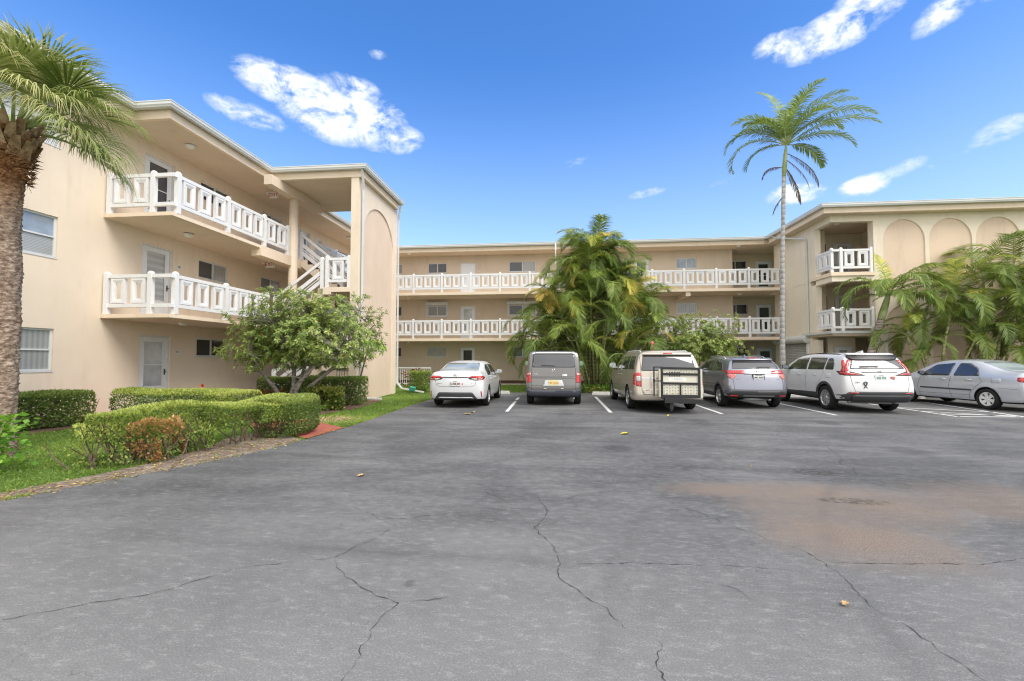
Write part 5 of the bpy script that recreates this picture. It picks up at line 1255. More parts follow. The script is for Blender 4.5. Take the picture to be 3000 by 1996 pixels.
c4.mirror_x('reflector', [(.56, .38), (.80, .38), (.78, .425), (.60, .425)], 'lens_red', r=.012, off=.020)
def arch_ring(c, y, r0, r1, z, name='wheel_arch_trim', mat='trim', a0=-8, a1=188):
    pts = [(y+r1*math.cos(R(t)), z+r1*math.sin(R(t))) for t in np.linspace(a0, a1, 22)]+[(y+r0*math.cos(R(t)), z+r0*math.sin(R(t))) for t in np.linspace(a1, a0, 22)]
    for v in ('left', 'right'): c.patch(name, v, pts, mat, r=0, off=.008, res=.06)
arch_ring(c4, .88, .385, .455, .33); arch_ring(c4, 3.49, .385, .455, .33)
c4.both('side_sill', [(1.34, .31), (3.04, .31), (3.04, .43), (1.34, .43)], 'trim', r=.02, off=.01)
c4.plate(0, .955, 'LMK-0651', frame='dark', size=.075, size_top='PENNSYLVANIA')
c4.badge(-.56, .90, 'HR-V', .040); c4.badge(.58, .90, 'AWD', .034); c4.ring_badge(0, 1.13, .05, .04, 'h')
c4.strip('wiper', 'rear', [(.0, 1.225), (.12, 1.24), (.42, 1.235)], .028, 'dark', off=.03)
c4.rails(.60, [.95, 1.1, 1.7, 2.3, 2.55], .05); fin = MB(); fin.add([(-.03, 1.0, 1.57), (.03, 1.0, 1.57), (.03, 1.22, 1.59), (-.03, 1.22, 1.59), (-.008, .99, 1.65), (.008, .99, 1.65), (.01, 1.14, 1.615), (-.01, 1.14, 1.615)], [(0,1,5,4),(1,2,6,5),(2,3,7,6),(3,0,4,7),(4,5,6,7)]); fin.build('roof_aerial', P_blue, c4.root)
c4.wheels([(.88, .33), (3.49, .33)], W/2-.11, 'five'); c4.mirror(2.85, 1.13, .20, .15); c4.handles((1.95,), .98)
ex = MB(); ex.tube([(-.30, .35, .29), (.35, .35, .28)], .05, 12); ex.tube([(.35, .10, .28), (.35, .5, .28)], .03, 12); ex.build('exhaust_pipe', M['alum'], c4.root, smooth=True)
c4.place(5.93, 14.22)
# ---- white crossover
W = 1.865
c5 = Car('parked_car', 'pearl white crossover with black cladding and upright red tail lights, beside the silver saloon', P_pearl, stations(W, [
 (.03, (.36, .40, .58, .90, 1.20, 1.52, 1.60), (.82, .90, .97, .95, .89, .76, .66), .03, dict(dy=(.12, .03, -.03, .02, .10, .34, .44), bulge=.08)),
 (.18, (.32, .38, .60, .92, 1.20, 1.54, 1.625), (.88, .96, 1.0, .98, .93, .78, .67), .03, dict(dy=(0, 0, 0, 0, .04, .22, .32))),
 (.80, (.28, .35, .62, .95, 1.19, 1.55, 1.645), (.88, .97, 1.0, .985, .945, .785, .68), .03),
 (1.5, (.27, .34, .62, .95, 1.16, 1.57, 1.665), (.88, .96, .985, .98, .945, .785, .68), .03),
 (2.2, (.27, .34, .62, .95, 1.14, 1.57, 1.67), (.88, .96, .98, .975, .945, .785, .69), .03),
 (2.85, (.27, .34, .62, .95, 1.12, 1.51, 1.61), (.88, .96, .98, .975, .945, .79, .70), .03),
 (3.35, (.27, .34, .62, .95, 1.11, 1.30, 1.38), (.88, .96, .99, .98, .945, .82, .74), .03),
 (3.75, (.27, .34, .62, .94, 1.09, 1.14, 1.18), (.88, .96, 1.0, .98, .94, .86, .78), .03),
 (4.25, (.28, .35, .60, .88, 1.02, 1.06, 1.09), (.86, .94, .98, .95, .90, .82, .74), .03),
 (4.58, (.30, .36, .56, .80, .92, .96, .99), (.80, .87, .92, .88, .82, .76, .70), .02),
 (4.70, (.34, .38, .52, .70, .80, .84, .88), (.70, .78, .84, .80, .74, .70, .64), .02)]), W, [(1.0, .41), (3.70, .41)])
c5.patch('rear_window', 'rear', [(-.70, 1.225), (.70, 1.225), (.56, 1.50), (-.56, 1.50)], 'carglass', r=.03, off=.012, res=.035)
c5.patch('spoiler', 'rear', [(-.60, 1.47), (-.45, 1.455), (.45, 1.455), (.60, 1.47), (.66, 1.56), (.60, 1.60), (-.60, 1.60), (-.66, 1.56)], 'blackm', r=.03, off=.035, thick=.02)
c5.patch('roof_lip', 'rear', [(-.62, 1.585), (.62, 1.585), (.58, 1.625), (-.58, 1.625)], P_pearl, r=.02, off=.05, thick=.02)
c5.both('side_window', [(.62, 1.19), (1.05, 1.19), (1.05, 1.53), (.82, 1.52), (.66, 1.36)], 'carglass', r=.06)
c5.both('side_window', [(1.10, 1.185), (1.98, 1.17), (2.0, 1.545), (1.10, 1.535)], 'carglass', r=.04)
c5.both('side_window', [(2.06, 1.17), (3.1, 1.15), (3.36, 1.17), (2.82, 1.48), (2.08, 1.545)], 'carglass', r=.04)
c5.mirror_x('tail_light', [(.72, 1.10), (.84, 1.10), (.80, 1.26), (.67, 1.47), (.60, 1.47), (.74, 1.24)], 'lens_red', r=.02, off=.018)
c5.mirror_x('tail_light', [(.38, 1.045), (.86, 1.04), (.86, 1.16), (.72, 1.155), (.50, 1.09)], 'dark', r=.01, off=.010)
c5.mirror_x('tail_light', [(.48, 1.058), (.85, 1.054), (.85, 1.12), (.72, 1.115), (.56, 1.085)], 'lens_red', r=.01, off=.016)
c5.mirror_x('reversing_light', [(.73, 1.10), (.80, 1.10), (.80, 1.15), (.74, 1.15)], 'lens_white', r=.008, off=.022)
for s in ('left', 'right'):
    c5.patch('tail_light', s, [(.10, 1.045), (.30, 1.06), (.48, 1.16), (.12, 1.155)], 'dark', r=.01, off=.008); c5.patch('tail_light', s, [(.11, 1.055), (.26, 1.07), (.36, 1.13), (.12, 1.145)], 'lens_red', r=.01, off=.012)
    c5.patch('tail_light', s, [(.16, 1.15), (.30, 1.15), (.28, 1.25), (.42, 1.46), (.36, 1.47), (.20, 1.28)], 'lens_red', r=.01, off=.012)
    c5.strip('panel_gap', s, [(1.08, 1.15), (1.15, .95), (1.42, .72), (1.47, .40)], .007, 'dark'); c5.strip('panel_gap', s, [(2.04, 1.15), (2.04, .40)], .007, 'dark'); c5.strip('panel_gap', s, [(3.22, 1.12), (3.25, .8), (3.2, .40)], .007, 'dark')
    c5.patch('fuel_flap', s, [(.72, .95), (.94, .95), (.94, 1.08), (.72, 1.08)], P_pearl, r=.03, off=.004)
c5.strip('boot_strip', 'rear', [(-.46, 1.125), (.46, 1.125)], .018, 'trim', off=.008)
c5.strip('panel_gap', 'rear', [(-.74, 1.04), (-.72, .80), (-.66, .60), (.66, .60), (.72, .80), (.74, 1.04)], .008, 'dark')
c5.patch('rear_bumper', 'rear', [(-.90, .345), (.90, .345), (.92, .50), (.80, .595), (-.80, .595), (-.92, .50)], 'trim', r=.03, off=.014)
c5.patch('bumper_guard', 'rear', [(-.72, .35), (.72, .35), (.74, .50), (.66, .53), (.55, .515), (-.55, .515), (-.66, .53), (-.74, .50)], 'trim', r=.02, off=.05, thick=.02)
c5.mirror_x('reflector', [(.58, .55), (.79, .55), (.78, .58), (.60, .58)], 'lens_red', r=.006, off=.022)
arch_ring(c5, 1.0, .415, .49, .36); arch_ring(c5, 3.70, .415, .49, .36)
c5.both('side_sill', [(1.48, .33), (3.22, .33), (3.22, .46), (1.48, .50)], 'trim', r=.02, off=.01)
c5.plate(0, .985, 'RSI 9N', ink='plate_g', size=.082, size_top='FLORIDA')
st_ = MB(); hh, _ = c5.cast('rear', .29, .97); S_ = Side((0, hh.y-.004), (1, 0), (0, -1)); S_.box(st_, .24, .35, .935, 1.02, 0, .004); o_ = st_.build('sticker', M['lens_pink'], c5.root)
c5.badge(-.60, .855, 'CR-V', .050, 'trim'); c5.ring_badge(0, 1.165, .05, .04, 'h')
rb_ = MB(); hh, _ = c5.cast('rear', -.42, .8); yy = hh.y-.010
rb_.tube([(-.46, yy, .70), (-.385, yy, .80), (-.37, yy, .85), (-.415, yy, .875), (-.46, yy, .85), (-.445, yy, .80), (-.375, yy, .70)], .014, 6); rb_.build('ribbon_magnet', M['trim'], c5.root)
c5.strip('wiper', 'rear', [(-.46, 1.275), (-.10, 1.285), (.0, 1.275)], .035, 'dark', off=.03)
fin = MB(); fin.add([(-.04, .75, 1.66), (.04, .75, 1.66), (.03, 1.02, 1.68), (-.03, 1.02, 1.68), (-.012, .73, 1.745), (.012, .73, 1.745), (.012, .90, 1.72), (-.012, .90, 1.72)], [(0,1,5,4),(1,2,6,5),(2,3,7,6),(3,0,4,7),(4,5,6,7)]); fin.build('roof_aerial', P_pearl, c5.root)
c5.rails(.60, [.70, .85, 1.7, 2.5, 2.7], .012, 'dark')
c5.wheels([(1.0, .36), (3.70, .36)], W/2-.115, 'y'); c5.mirror(3.12, 1.17, .22, .16, M['dark']); c5.handles((1.55, 2.45), 1.02)
ex = MB(); ex.tube([(-.6, .45, .30), (.5, .40, .28)], .05, 12); ex.tube([(.5, .12, .30), (.5, .5, .30)], .035, 12); ex.build('exhaust_pipe', M['alum'], c5.root, smooth=True)
c5.place(8.78, 13.42)
# ---- silver saloon
W = 1.70
c6 = Car('parked_car', 'older silver four-door saloon with a dark side moulding, at the right end of the row', P_silver, stations(W, [
 (.02, (.25, .30, .52, .80, .98, 1.06, 1.10), (.76, .84, .92, .91, .86, .80, .72), .025, dict(dy=(.10, .03, 0, .02, .05, .09, .13), bulge=.08)),
 (.18, (.22, .29, .52, .80, .98, 1.08, 1.13), (.86, .93, .97, .965, .93, .85, .76), .03),
 (.62, (.20, .27, .54, .82, .99, 1.10, 1.145), (.88, .96, 1.0, .985, .94, .80, .70), .03),
 (1.0, (.20, .27, .54, .83, .99, 1.22, 1.30), (.88, .96, 1.0, .985, .94, .765, .66), .03),
 (1.42, (.20, .27, .54, .83, .985, 1.36, 1.445), (.88, .96, .99, .98, .945, .74, .65), .03),
 (2.05, (.20, .27, .54, .82, .97, 1.38, 1.47), (.88, .96, .985, .975, .945, .74, .66), .03),
 (2.65, (.20, .27, .54, .82, .95, 1.35, 1.44), (.88, .96, .985, .975, .945, .75, .66), .03),
 (3.05, (.20, .27, .54, .80, .94, 1.18, 1.26), (.88, .96, .99, .98, .945, .79, .70), .03),
 (3.45, (.20, .27, .54, .78, .92, .98, 1.02), (.88, .96, 1.0, .985, .94, .84, .74), .03),
 (4.0, (.20, .27, .52, .72, .83, .88, .93), (.88, .95, .99, .96, .90, .80, .70), .03),
 (4.40, (.22, .27, .48, .64, .73, .77, .80), (.80, .88, .92, .88, .82, .74, .66), .02),
 (4.53, (.25, .29, .44, .58, .65, .69, .72), (.70, .78, .80, .78, .72, .66, .60), .02)]), W, [(1.0, .36), (3.60, .36)])
c6.patch('rear_window', 'rear', [(-.58, 1.15), (.58, 1.15), (.50, 1.41), (-.50, 1.41)], 'carglass_pale', r=.06)
c6.both('side_window', [(1.20, .985), (1.98, .965), (1.88, 1.37), (1.55, 1.36), (1.30, 1.22)], 'carglass', r=.06)
c6.both('side_window', [(2.10, .965), (3.0, .945), (3.12, .965), (2.62, 1.31), (2.02, 1.37)], 'carglass', r=.04)
for s in ('left', 'right'):
    c6.strip('side_moulding', s, [(1.42, .555), (3.05, .555)], .045, 'trim', off=.014)
    c6.strip('panel_gap', s, [(1.22, .97), (1.12, .82), (1.45, .50), (1.50, .30)], .008, 'dark'); c6.strip('panel_gap', s, [(2.05, .95), (2.10, .6), (2.02, .30)], .008, 'dark'); c6.strip('panel_gap', s, [(3.05, .92), (3.15, .6), (3.08, .30)], .008, 'dark')
    c6.strip('panel_gap', s, [(.20, .64), (.70, .66)], .006, 'dark'); c6.strip('panel_gap', s, [(1.48, .40), (3.10, .38)], .007, 'dark')
    c6.patch('tail_light', s, [(.10, .84), (.20, .86), (.24, .92), (.14, .96)], 'lens_red', r=.02, off=.01); c6.patch('fuel_flap', s, [(.62, .80), (.86, .80), (.86, .93), (.62, .93)], P_silver, r=.03, off=.004)
c6.mirror_x('tail_light', [(.50, .83), (.78, .84), (.78, .98), (.56, .98)], 'lens_red', r=.03, off=.01)
c6.wheels([(1.0, .31), (3.60, .31)], W/2-.11, 'cap'); c6.mirror(2.93, 1.0, .19, .13, M['dark']); c6.handles((1.50, 2.30), .86)
an = MB(); an.tube([(-.0, 1.45, 1.47), (.0, 1.30, 1.50)], .01, 6); an.build('roof_aerial', M['dark'], c6.root)
c6.plate(0, .62, '4KT 972'); 
c6.place(13.62, 14.05, R(9))
# ================================================================== PLANTS
def unit(a): return a/np.maximum(1e-9, np.linalg.norm(a, axis=-1, keepdims=True))
def rnd_dirs(n): return unit(rng.normal(size=(n, 3)))
def blades(base, axis, side, L, Wd, bend=0.0):
    """one rhombic leaf per row: base point, axis direction, sideways direction, length, width; bend drops the tip"""
    n = len(base); L = np.broadcast_to(L, (n,))[:, None]; Wd = np.broadcast_to(Wd, (n,))[:, None]
    down = np.array([0, 0, -1.0])
    mid = base+axis*L*.45+down*L*bend*.15; tip = base+axis*L+down*L*bend
    nrm = np.cross(axis, side)
    v = np.stack([base, mid-side*Wd/2+nrm*Wd*.12, tip, mid+side*Wd/2+nrm*Wd*.12], 1).reshape(-1, 3)
    f = np.arange(4*n).reshape(n, 4); return v, f
class Leaves:
    def __init__(s): s.v = []; s.f = []; s.t = []; s.n = 0
    def add(s, v, f, tint):
        s.v.append(v); s.f.append(f+s.n); s.n += len(v); t = np.broadcast_to(tint, (len(f),)) if np.ndim(tint) <= 1 else tint
        s.t.append(np.repeat(t, len(v)//len(f)))
    def build(s, name, mat, parent=None, world=False):
        me = np_mesh(name, np.concatenate(s.v), np.concatenate(s.f), mat, np.concatenate(s.t)); return link(name, me, parent, world)
def lumpy(p, f=1.0, seed=0.0):
    """cheap smooth 3-D noise in -1..1"""
    x, y, z = (p*f).T+seed
    return (np.sin(x*1.7+1.3*np.sin(y*1.1+z))+np.sin(y*2.1+1.1*np.sin(z*1.3+x*.7))+np.sin(z*1.9+1.2*np.sin(x*1.5-y)))/3
def hedge(label, path, width, z0, z1, n, leaf=.04, mat='leaf_hedge', gap=0.0, cat='hedge', group=None, stems=None, tint=(.12, .85), name='clipped_hedge', seed=0., topy=.35, rag=.06, solid=True):
    n = int(n*.66); leaf *= 1.22
    P = np.array(path, float); seg = np.linalg.norm(np.diff(P, axis=0), axis=1); cum = np.r_[0, np.cumsum(seg)]; T = cum[-1]
    c = P.mean(0); root = empty(name, (c[0], c[1], 0), label, cat, group)
    s = rng.uniform(0, T, n); i = np.clip(np.searchsorted(cum, s)-1, 0, len(seg)-1); t = (s-cum[i])/seg[i]
    ctr = P[i]+(P[i+1]-P[i])*t[:, None]; d = unit(P[i+1]-P[i]); nr = np.stack([d[:, 1], -d[:, 0]], 1)
    a = rng.uniform(-1, 1, n); b = rng.uniform(-1, 1, n)
    q = rng.random(n); edge = q < .72; which = rng.random(n)
    a = np.where(edge & (which < .5), np.sign(a)*rng.uniform(.86, 1.04, n), a); b = np.where(edge & (which >= .5), np.where(rng.random(n) < .8, 1, -1)*rng.uniform(.88, 1.04, n), b)
    rr = np.maximum(1, (np.abs(a)**4+np.abs(b)**4)**.25); a = a/rr; b = b/rr
    ends = np.minimum(s, T-s); cap = np.clip(ends/(width*.45), 0, 1)**.5; a = a*(.72+.28*cap)
    h = (z1-z0)
    zz = z0+h*(b+1)/2; p = np.c_[ctr+nr*(a*width/2)[:, None], zz]; p[:, 2] += (p[:, 2]-z0)/h*rag*.55*lumpy(np.c_[ctr, ctr[:, :1]*0], 1.6, seed+7)
    lum = lumpy(p, 3.2, seed); p[:, :2] += nr*(lum*rag*np.sign(a))[:, None]; p[:, 2] += lumpy(p, 2.5, seed+4)*rag*.5*(b > 0)
    keep = np.ones(n, bool)
    if gap > 0: keep = (lumpy(p, 4.0, seed+9) > -1+gap*1.2) | (b > .45)
    p = p[keep]; a = a[keep]; b = b[keep]; nr = nr[keep]; m = len(p)
    out = unit(np.c_[nr*a[:, None], b*1.0]+rnd_dirs(m)*.85+np.array([0, 0, .25])); sd = unit(np.cross(out, rnd_dirs(m)))
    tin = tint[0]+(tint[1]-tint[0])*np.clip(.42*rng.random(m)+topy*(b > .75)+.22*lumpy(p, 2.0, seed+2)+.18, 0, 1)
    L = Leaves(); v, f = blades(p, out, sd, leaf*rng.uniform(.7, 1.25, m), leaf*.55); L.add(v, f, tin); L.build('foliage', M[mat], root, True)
    # twigs and stems
    mb = MB(); k = max(4, int(T/.22))
    for j in range(k):
        sj = (j+.5)/k*T; ii = min(len(seg)-1, int(np.searchsorted(cum, sj)-1)); c0 = P[ii]+(P[ii+1]-P[ii])*((sj-cum[ii])/seg[ii])
        for w in range(3):
            x, y = c0+rng.normal(0, width*.13, 2); x2, y2 = c0+rng.normal(0, width*.3, 2)
            mb.tube([(x, y, -.03), ((x+x2)/2+rng.normal(0, .03), (y+y2)/2, z0*.6+.1), (x2, y2, z0+h*.7)], [.014, .010, .005], 5)
    mb.build('stem', M['bark_brown'], root)
    return root

# ------------------------------------------------ lawn blades
def sample_poly(poly, n):
    xs = [p[0] for p in poly]; ys = [p[1] for p in poly]; out = []
    P = np.c_[rng.uniform(min(xs), max(xs), n), rng.uniform(min(ys), max(ys), n)]
    return P[inside(P, poly)]
def inside(P, poly):
    c = np.zeros(len(P), bool); n = len(poly)
    for i in range(n):
        x1, y1 = poly[i]; x2, y2 = poly[(i+1) % n]
        if y1 == y2: continue
        c ^= ((y1 > P[:, 1]) != (y2 > P[:, 1])) & (P[:, 0] < (x2-x1)*(P[:, 1]-y1)/(y2-y1)+x1)
    return c
G1 = [(-12.1, 3.0), (-6.5, 3.0)]+[(x, y) for x, y in EDGE[1:]]+[(-2.44, 20.25), (.98, 20.5), (9.6, 20.2), (9.6, 26), (-12, 26), (-12.1, 3)]
P = sample_poly(G1, 620000)
beds = [BED_TREE, BED_WALL, BED_ARECA, PATH, [(-7.05, 15.2), (-12.2, 15.2), (-12.2, 20), (-7.05, 19.3)], [(-10.2, 15), (-12.2, 15), (-12.2, 27), (-10.2, 27)]]
for b_ in beds: P = P[~inside(P, b_)]
inb = inside(P, BED_EDGE); P = P[~inb | (rng.random(len(P)) < .05)]
d = np.hypot(P[:, 0], P[:, 1]); bare = lumpy(np.c_[P, P[:, 0]*0], 1.7, 3.0)
P = P[(rng.random(len(P)) < np.clip(9.0/np.maximum(d, 5)**1.15, 0, 1)) & (bare > -.72)]
# a fringe hanging over the asphalt edge
E_ = np.array(EDGE); k = rng.integers(0, len(E_)-1, 9000); t = rng.random(9000)[:, None]; Fr = E_[k]+(E_[k+1]-E_[k])*t; Fr[:, 0] += rng.uniform(-.12, .03, 9000); Fr = Fr[(Fr[:, 1] > 9.7) | ((rng.random(9000) < .25) & (Fr[:, 1] < 4.6))]
P = np.r_[P, Fr]; n = len(P); d = np.hypot(P[:, 0], P[:, 1])
ax = unit(np.c_[rng.normal(0, .55, (n, 2)), np.ones(n)]); sd = unit(np.cross(ax, rnd_dirs(n)))
L = Leaves(); hgt = rng.uniform(.035, .085, n)*np.where(d > 12, 1.15, 1); v, f = blades(np.c_[P, np.full(n, -.015)], ax, sd, hgt, np.clip(.0016*d/2+.006, .007, .016), .25)
dry = np.exp(-(((P[:, 0]+5.6)/1.0)**2+((P[:, 1]-10.9)/.9)**2)); far = (P[:, 1] > 19).astype(float)
L.add(v, f, np.clip(.30+.25*lumpy(np.c_[P, P[:, 0]*0], .9)+.12*rng.random(n)+.55*dry+.05*far, 0, 1)); o = L.build('grass', M['grass']); o['kind'] = 'stuff'

# fallen leaves
n = 900; k = rng.integers(0, len(E_)-1, n); t = rng.random(n)[:, None]; q = E_[k]+(E_[k+1]-E_[k])*t+rng.normal(0, .14, (n, 2))+np.array([-.12, 0])
n2 = 60; q = np.r_[q, np.c_[rng.uniform(-3.5, 9, n2), rng.uniform(6.5, 18, n2)], sample_poly(BED_TREE, 900)[:500], sample_poly(BED_EDGE, 1500)[:500]]
n = len(q); ax = unit(np.c_[rng.normal(size=(n, 2)), rng.uniform(-.05, .25, n)]); sd = unit(np.cross(ax, np.array([0, 0, 1.0])+rng.normal(0, .3, (n, 3))))
L = Leaves(); v, f = blades(np.c_[q, np.full(n, .006)], ax, sd, rng.uniform(.02, .06, n), rng.uniform(.01, .03, n)); L.add(v, f, .5); o = L.build('leaf_litter', M['leaf_litter']); o['kind'] = 'stuff'
def fallen(x, y, s, mat, label, rz):
    c = MB(); k = 7; out = []
    for i in range(2*k):
        a = math.pi*i/k; r_ = s*(1 if i % 2 == 0 else .62)*(1.2 if i == 0 else 1); out.append((r_*math.cos(a)*1.3, r_*math.sin(a)*.8, .012+.25*abs(math.sin(a))*s))
    c.add([(0, 0, .006)]+out, [(0, i+1, (i+1) % (2*k)+1) for i in range(2*k)]); o = c.build('fallen_leaf', M[mat]); o.location = (x, y, .003); o.rotation_euler = (0, 0, rz); tag(o, label, 'leaf', 'fallen leaves on the asphalt')
M['leaf_yellow'] = plain('leaf_yellow', (.62, .52, .06), .6, var=.2, scale=40); M['leaf_tan'] = plain('leaf_tan', (.50, .34, .16), .7, var=.3, scale=40)
fallen(1.33, 9.34, .085, 'leaf_yellow', 'yellow leaf lying alone in the middle of the asphalt', .4); fallen(-2.53, 5.7, .05, 'leaf_tan', 'curled brown leaf on the asphalt off the sandy verge', 1.1)
fallen(-2.44, 12.17, .09, 'leaf_tan', 'pale dry leaf behind the white saloon, the nearer one', .2); fallen(-2.37, 12.6, .08, 'leaf_tan', 'pale dry leaf behind the white saloon, the farther one', 2.2); fallen(2.9, 12.4, .07, 'leaf_yellow', 'yellow leaf behind the gold minivan', .9); fallen(1.75, 3.05, .03, 'leaf_tan', 'small tan leaf on the crack at the near right', .9)

# ------------------------------------------------ hedges and shrubs
hedge('long clipped hedge with thin leggy patches along the sandy verge', [(-6.55, 5.8), (-6.3, 6.2), (-6.05, 6.8), (-5.75, 7.7), (-5.55, 8.6), (-5.45, 9.15)], .95, .34, .71, 40000, .036, gap=.72, seed=1., name='clipped_hedge', tint=(.15, 1.0), rag=.15)
hedge('dense rounded green bush closing the near hedge beside the red path', [(-5.5, 8.25), (-5.3, 9.2)], .95, .04, .72, 15000, .038, mat='leaf_hedge_dark', seed=3., name='round_bush', cat='bush', topy=.5)
hedge('low leggy bush with see-through twigs under the near hedge', [(-6.7, 5.75), (-6.4, 6.2), (-6.1, 7.2)], 1.0, .05, .48, 6000, .040, gap=.85, seed=5., name='leggy_bush', cat='bush', tint=(.2, .9), rag=.22)
hedge('clipped hedge between the red path and the door marked 101', [(-10.55, 10.1), (-9.2, 10.0), (-7.9, 9.95), (-7.0, 9.8)], .85, .03, .76, 30000, .042, seed=7., topy=.5)
hedge('clipped hedge against the wall under the left ground-floor window', [(-11.55, 7.0), (-11.4, 8.6), (-11.1, 9.75)], .8, .03, .74, 19000, .065, mat='leaf_hedge_dark', seed=9., topy=.25)
hedge('dark clipped hedge in front of the staircase', [(-9.9, 14.45), (-8.6, 14.4), (-7.4, 14.4), (-6.35, 14.55)], .75, .05, .86, 22000, .065, mat='leaf_hedge_dark', seed=11., topy=.3)
hedge('variegated yellow-green bush at the foot of the stair tower', [(-7.5, 13.0), (-6.9, 13.0), (-6.45, 13.2)], .95, .03, .66, 4200, .10, mat='leaf_varieg', seed=13., cat='bush', name='variegated_bush', topy=.1, tint=(.2, 1.), rag=.12)
hedge('small variegated clump between the red path and the flowering tree', [(-9.3, 11.4), (-8.7, 11.3)], .7, .02, .42, 1500, .08, mat='leaf_varieg', seed=15., cat='bush', name='variegated_bush', tint=(.2, 1.), rag=.1)
hedge('boxy sunlit bush beside the downpipe of the stair tower', [(-6.6, 20.0), (-5.75, 20.0)], .9, .12, .93, 9000, .05, seed=17., cat='bush', name='clipped_bush', topy=.35)
hedge('low dark bush between the boxy bush and the white saloon', [(-5.3, 21.2), (-4.5, 21.3)], .8, .0, .72, 3500, .07, mat='leaf_hedge_dark', seed=19., cat='bush', name='dark_bush', rag=.14)
def spray(label, x, y, n, h, leafL, leafW, mat, spread=.35, tint=(.2, .8), name='strappy_plant', cat='plant', group=None, z0=0.0, up=1.6):
    root = empty(name, (x, y, 0), label, cat, group); m = n
    b_ = np.c_[rng.normal(x, spread*.5, m), rng.normal(y, spread*.5, m), np.full(m, z0)+rng.random(m)*h*.7]
    o_ = (b_-np.array([x, y, 0])); ax = unit(np.c_[o_[:, :2]*2+rng.normal(0, .5, (m, 2)), rng.uniform(.3, 1, m)*up]); sd = unit(np.cross(ax, rnd_dirs(m)))
    L = Leaves(); v, f = blades(b_, ax, sd, leafL*rng.uniform(.6, 1.2, m), leafW, .35); L.add(v, f, rng.uniform(tint[0], tint[1], m)); L.build('foliage', M[mat], root, True)
    mb = MB(); 
    for i in range(5): mb.tube([(x+rng.normal(0, .03), y+rng.normal(0, .03), -.03), (x+rng.normal(0, spread*.4), y+rng.normal(0, spread*.4), h*.8)], [.012, .005], 5)
    mb.build('stem', M['bark_brown'], root); return root
spray('red and bronze leafed plant at the left of the flowering tree', -8.75, 13.1, 150, .75, .22, .08, 'leaf_red', .35, (.1, 1.), 'croton')
spray('bronze leafed plant behind the boxy bush and the white rail', -7.35, 23.2, 260, 1.3, .26, .07, 'leaf_red', .5, (.1, .7), 'croton', up=1.)
GP = 'grassy plants in the bed under the flowering tree'
for x, y, wh in ((-8.3, 11.9, 'left of the tree trunk'), (-7.0, 12.0, 'right of the tree trunk'), (-7.6, 11.6, 'nearest the red path, before the tree trunk')):
    c_ = [(x, y)]+[(x+rng.normal(0, .35), y+rng.normal(0, .22)) for _ in range(2)]
    r0_ = empty('grassy_plant', (x, y, 0), 'clump of arching strappy leaves '+wh, 'plant', GP); Lg = Leaves()
    for (cx_, cy_) in c_:
        m = 190; b_ = np.c_[rng.normal(cx_, .12, m), rng.normal(cy_, .12, m), rng.random(m)*.08]; ax = unit(np.c_[(b_[:, :2]-[cx_, cy_])*5+rng.normal(0, .5, (m, 2)), rng.uniform(.5, 1.5, m)]); v, f = blades(b_, ax, unit(np.cross(ax, rnd_dirs(m))), .50*rng.uniform(.6, 1.2, m), .022, .35); Lg.add(v, f, rng.uniform(.35, .8, m))
    Lg.build('foliage', M['leaf_mid'], r0_, True)
spray('glossy broad-leafed shrub in the near left corner', -7.50, 5.35, 480, 1.05, .12, .075, 'leaf_bright', .30, (.25, .9), 'broadleaf_shrub', 'shrub', up=.9)
dryb = hedge('brown withered shrub in front of the leggy hedge', [(-6.2, 6.0), (-5.95, 6.3), (-5.7, 6.45)], .6, .02, .58, 2300, .045, mat='leaf_dry', gap=.9, seed=21., cat='shrub', name='withered_shrub', tint=(.1, 1.), rag=.34)
for x, y in ((-9.2, 11.0),):
    r_ = spray('small plant with an orange bloom behind the middle hedge', x, y, 40, .55, .16, .04, 'leaf_mid', .12, (.3, .8), 'flowering_plant')
    m = 14; L = Leaves(); bb = np.tile([x, y, .78], (m, 1))+rng.normal(0, .01, (m, 3)); ax = unit(rng.normal(0, .6, (m, 3))+[0, 0, 1]); v, f = blades(bb, ax, unit(np.cross(ax, rnd_dirs(m))), .08, .03); L.add(v, f, .5); L.build('flower', M['flower'], r_, True)

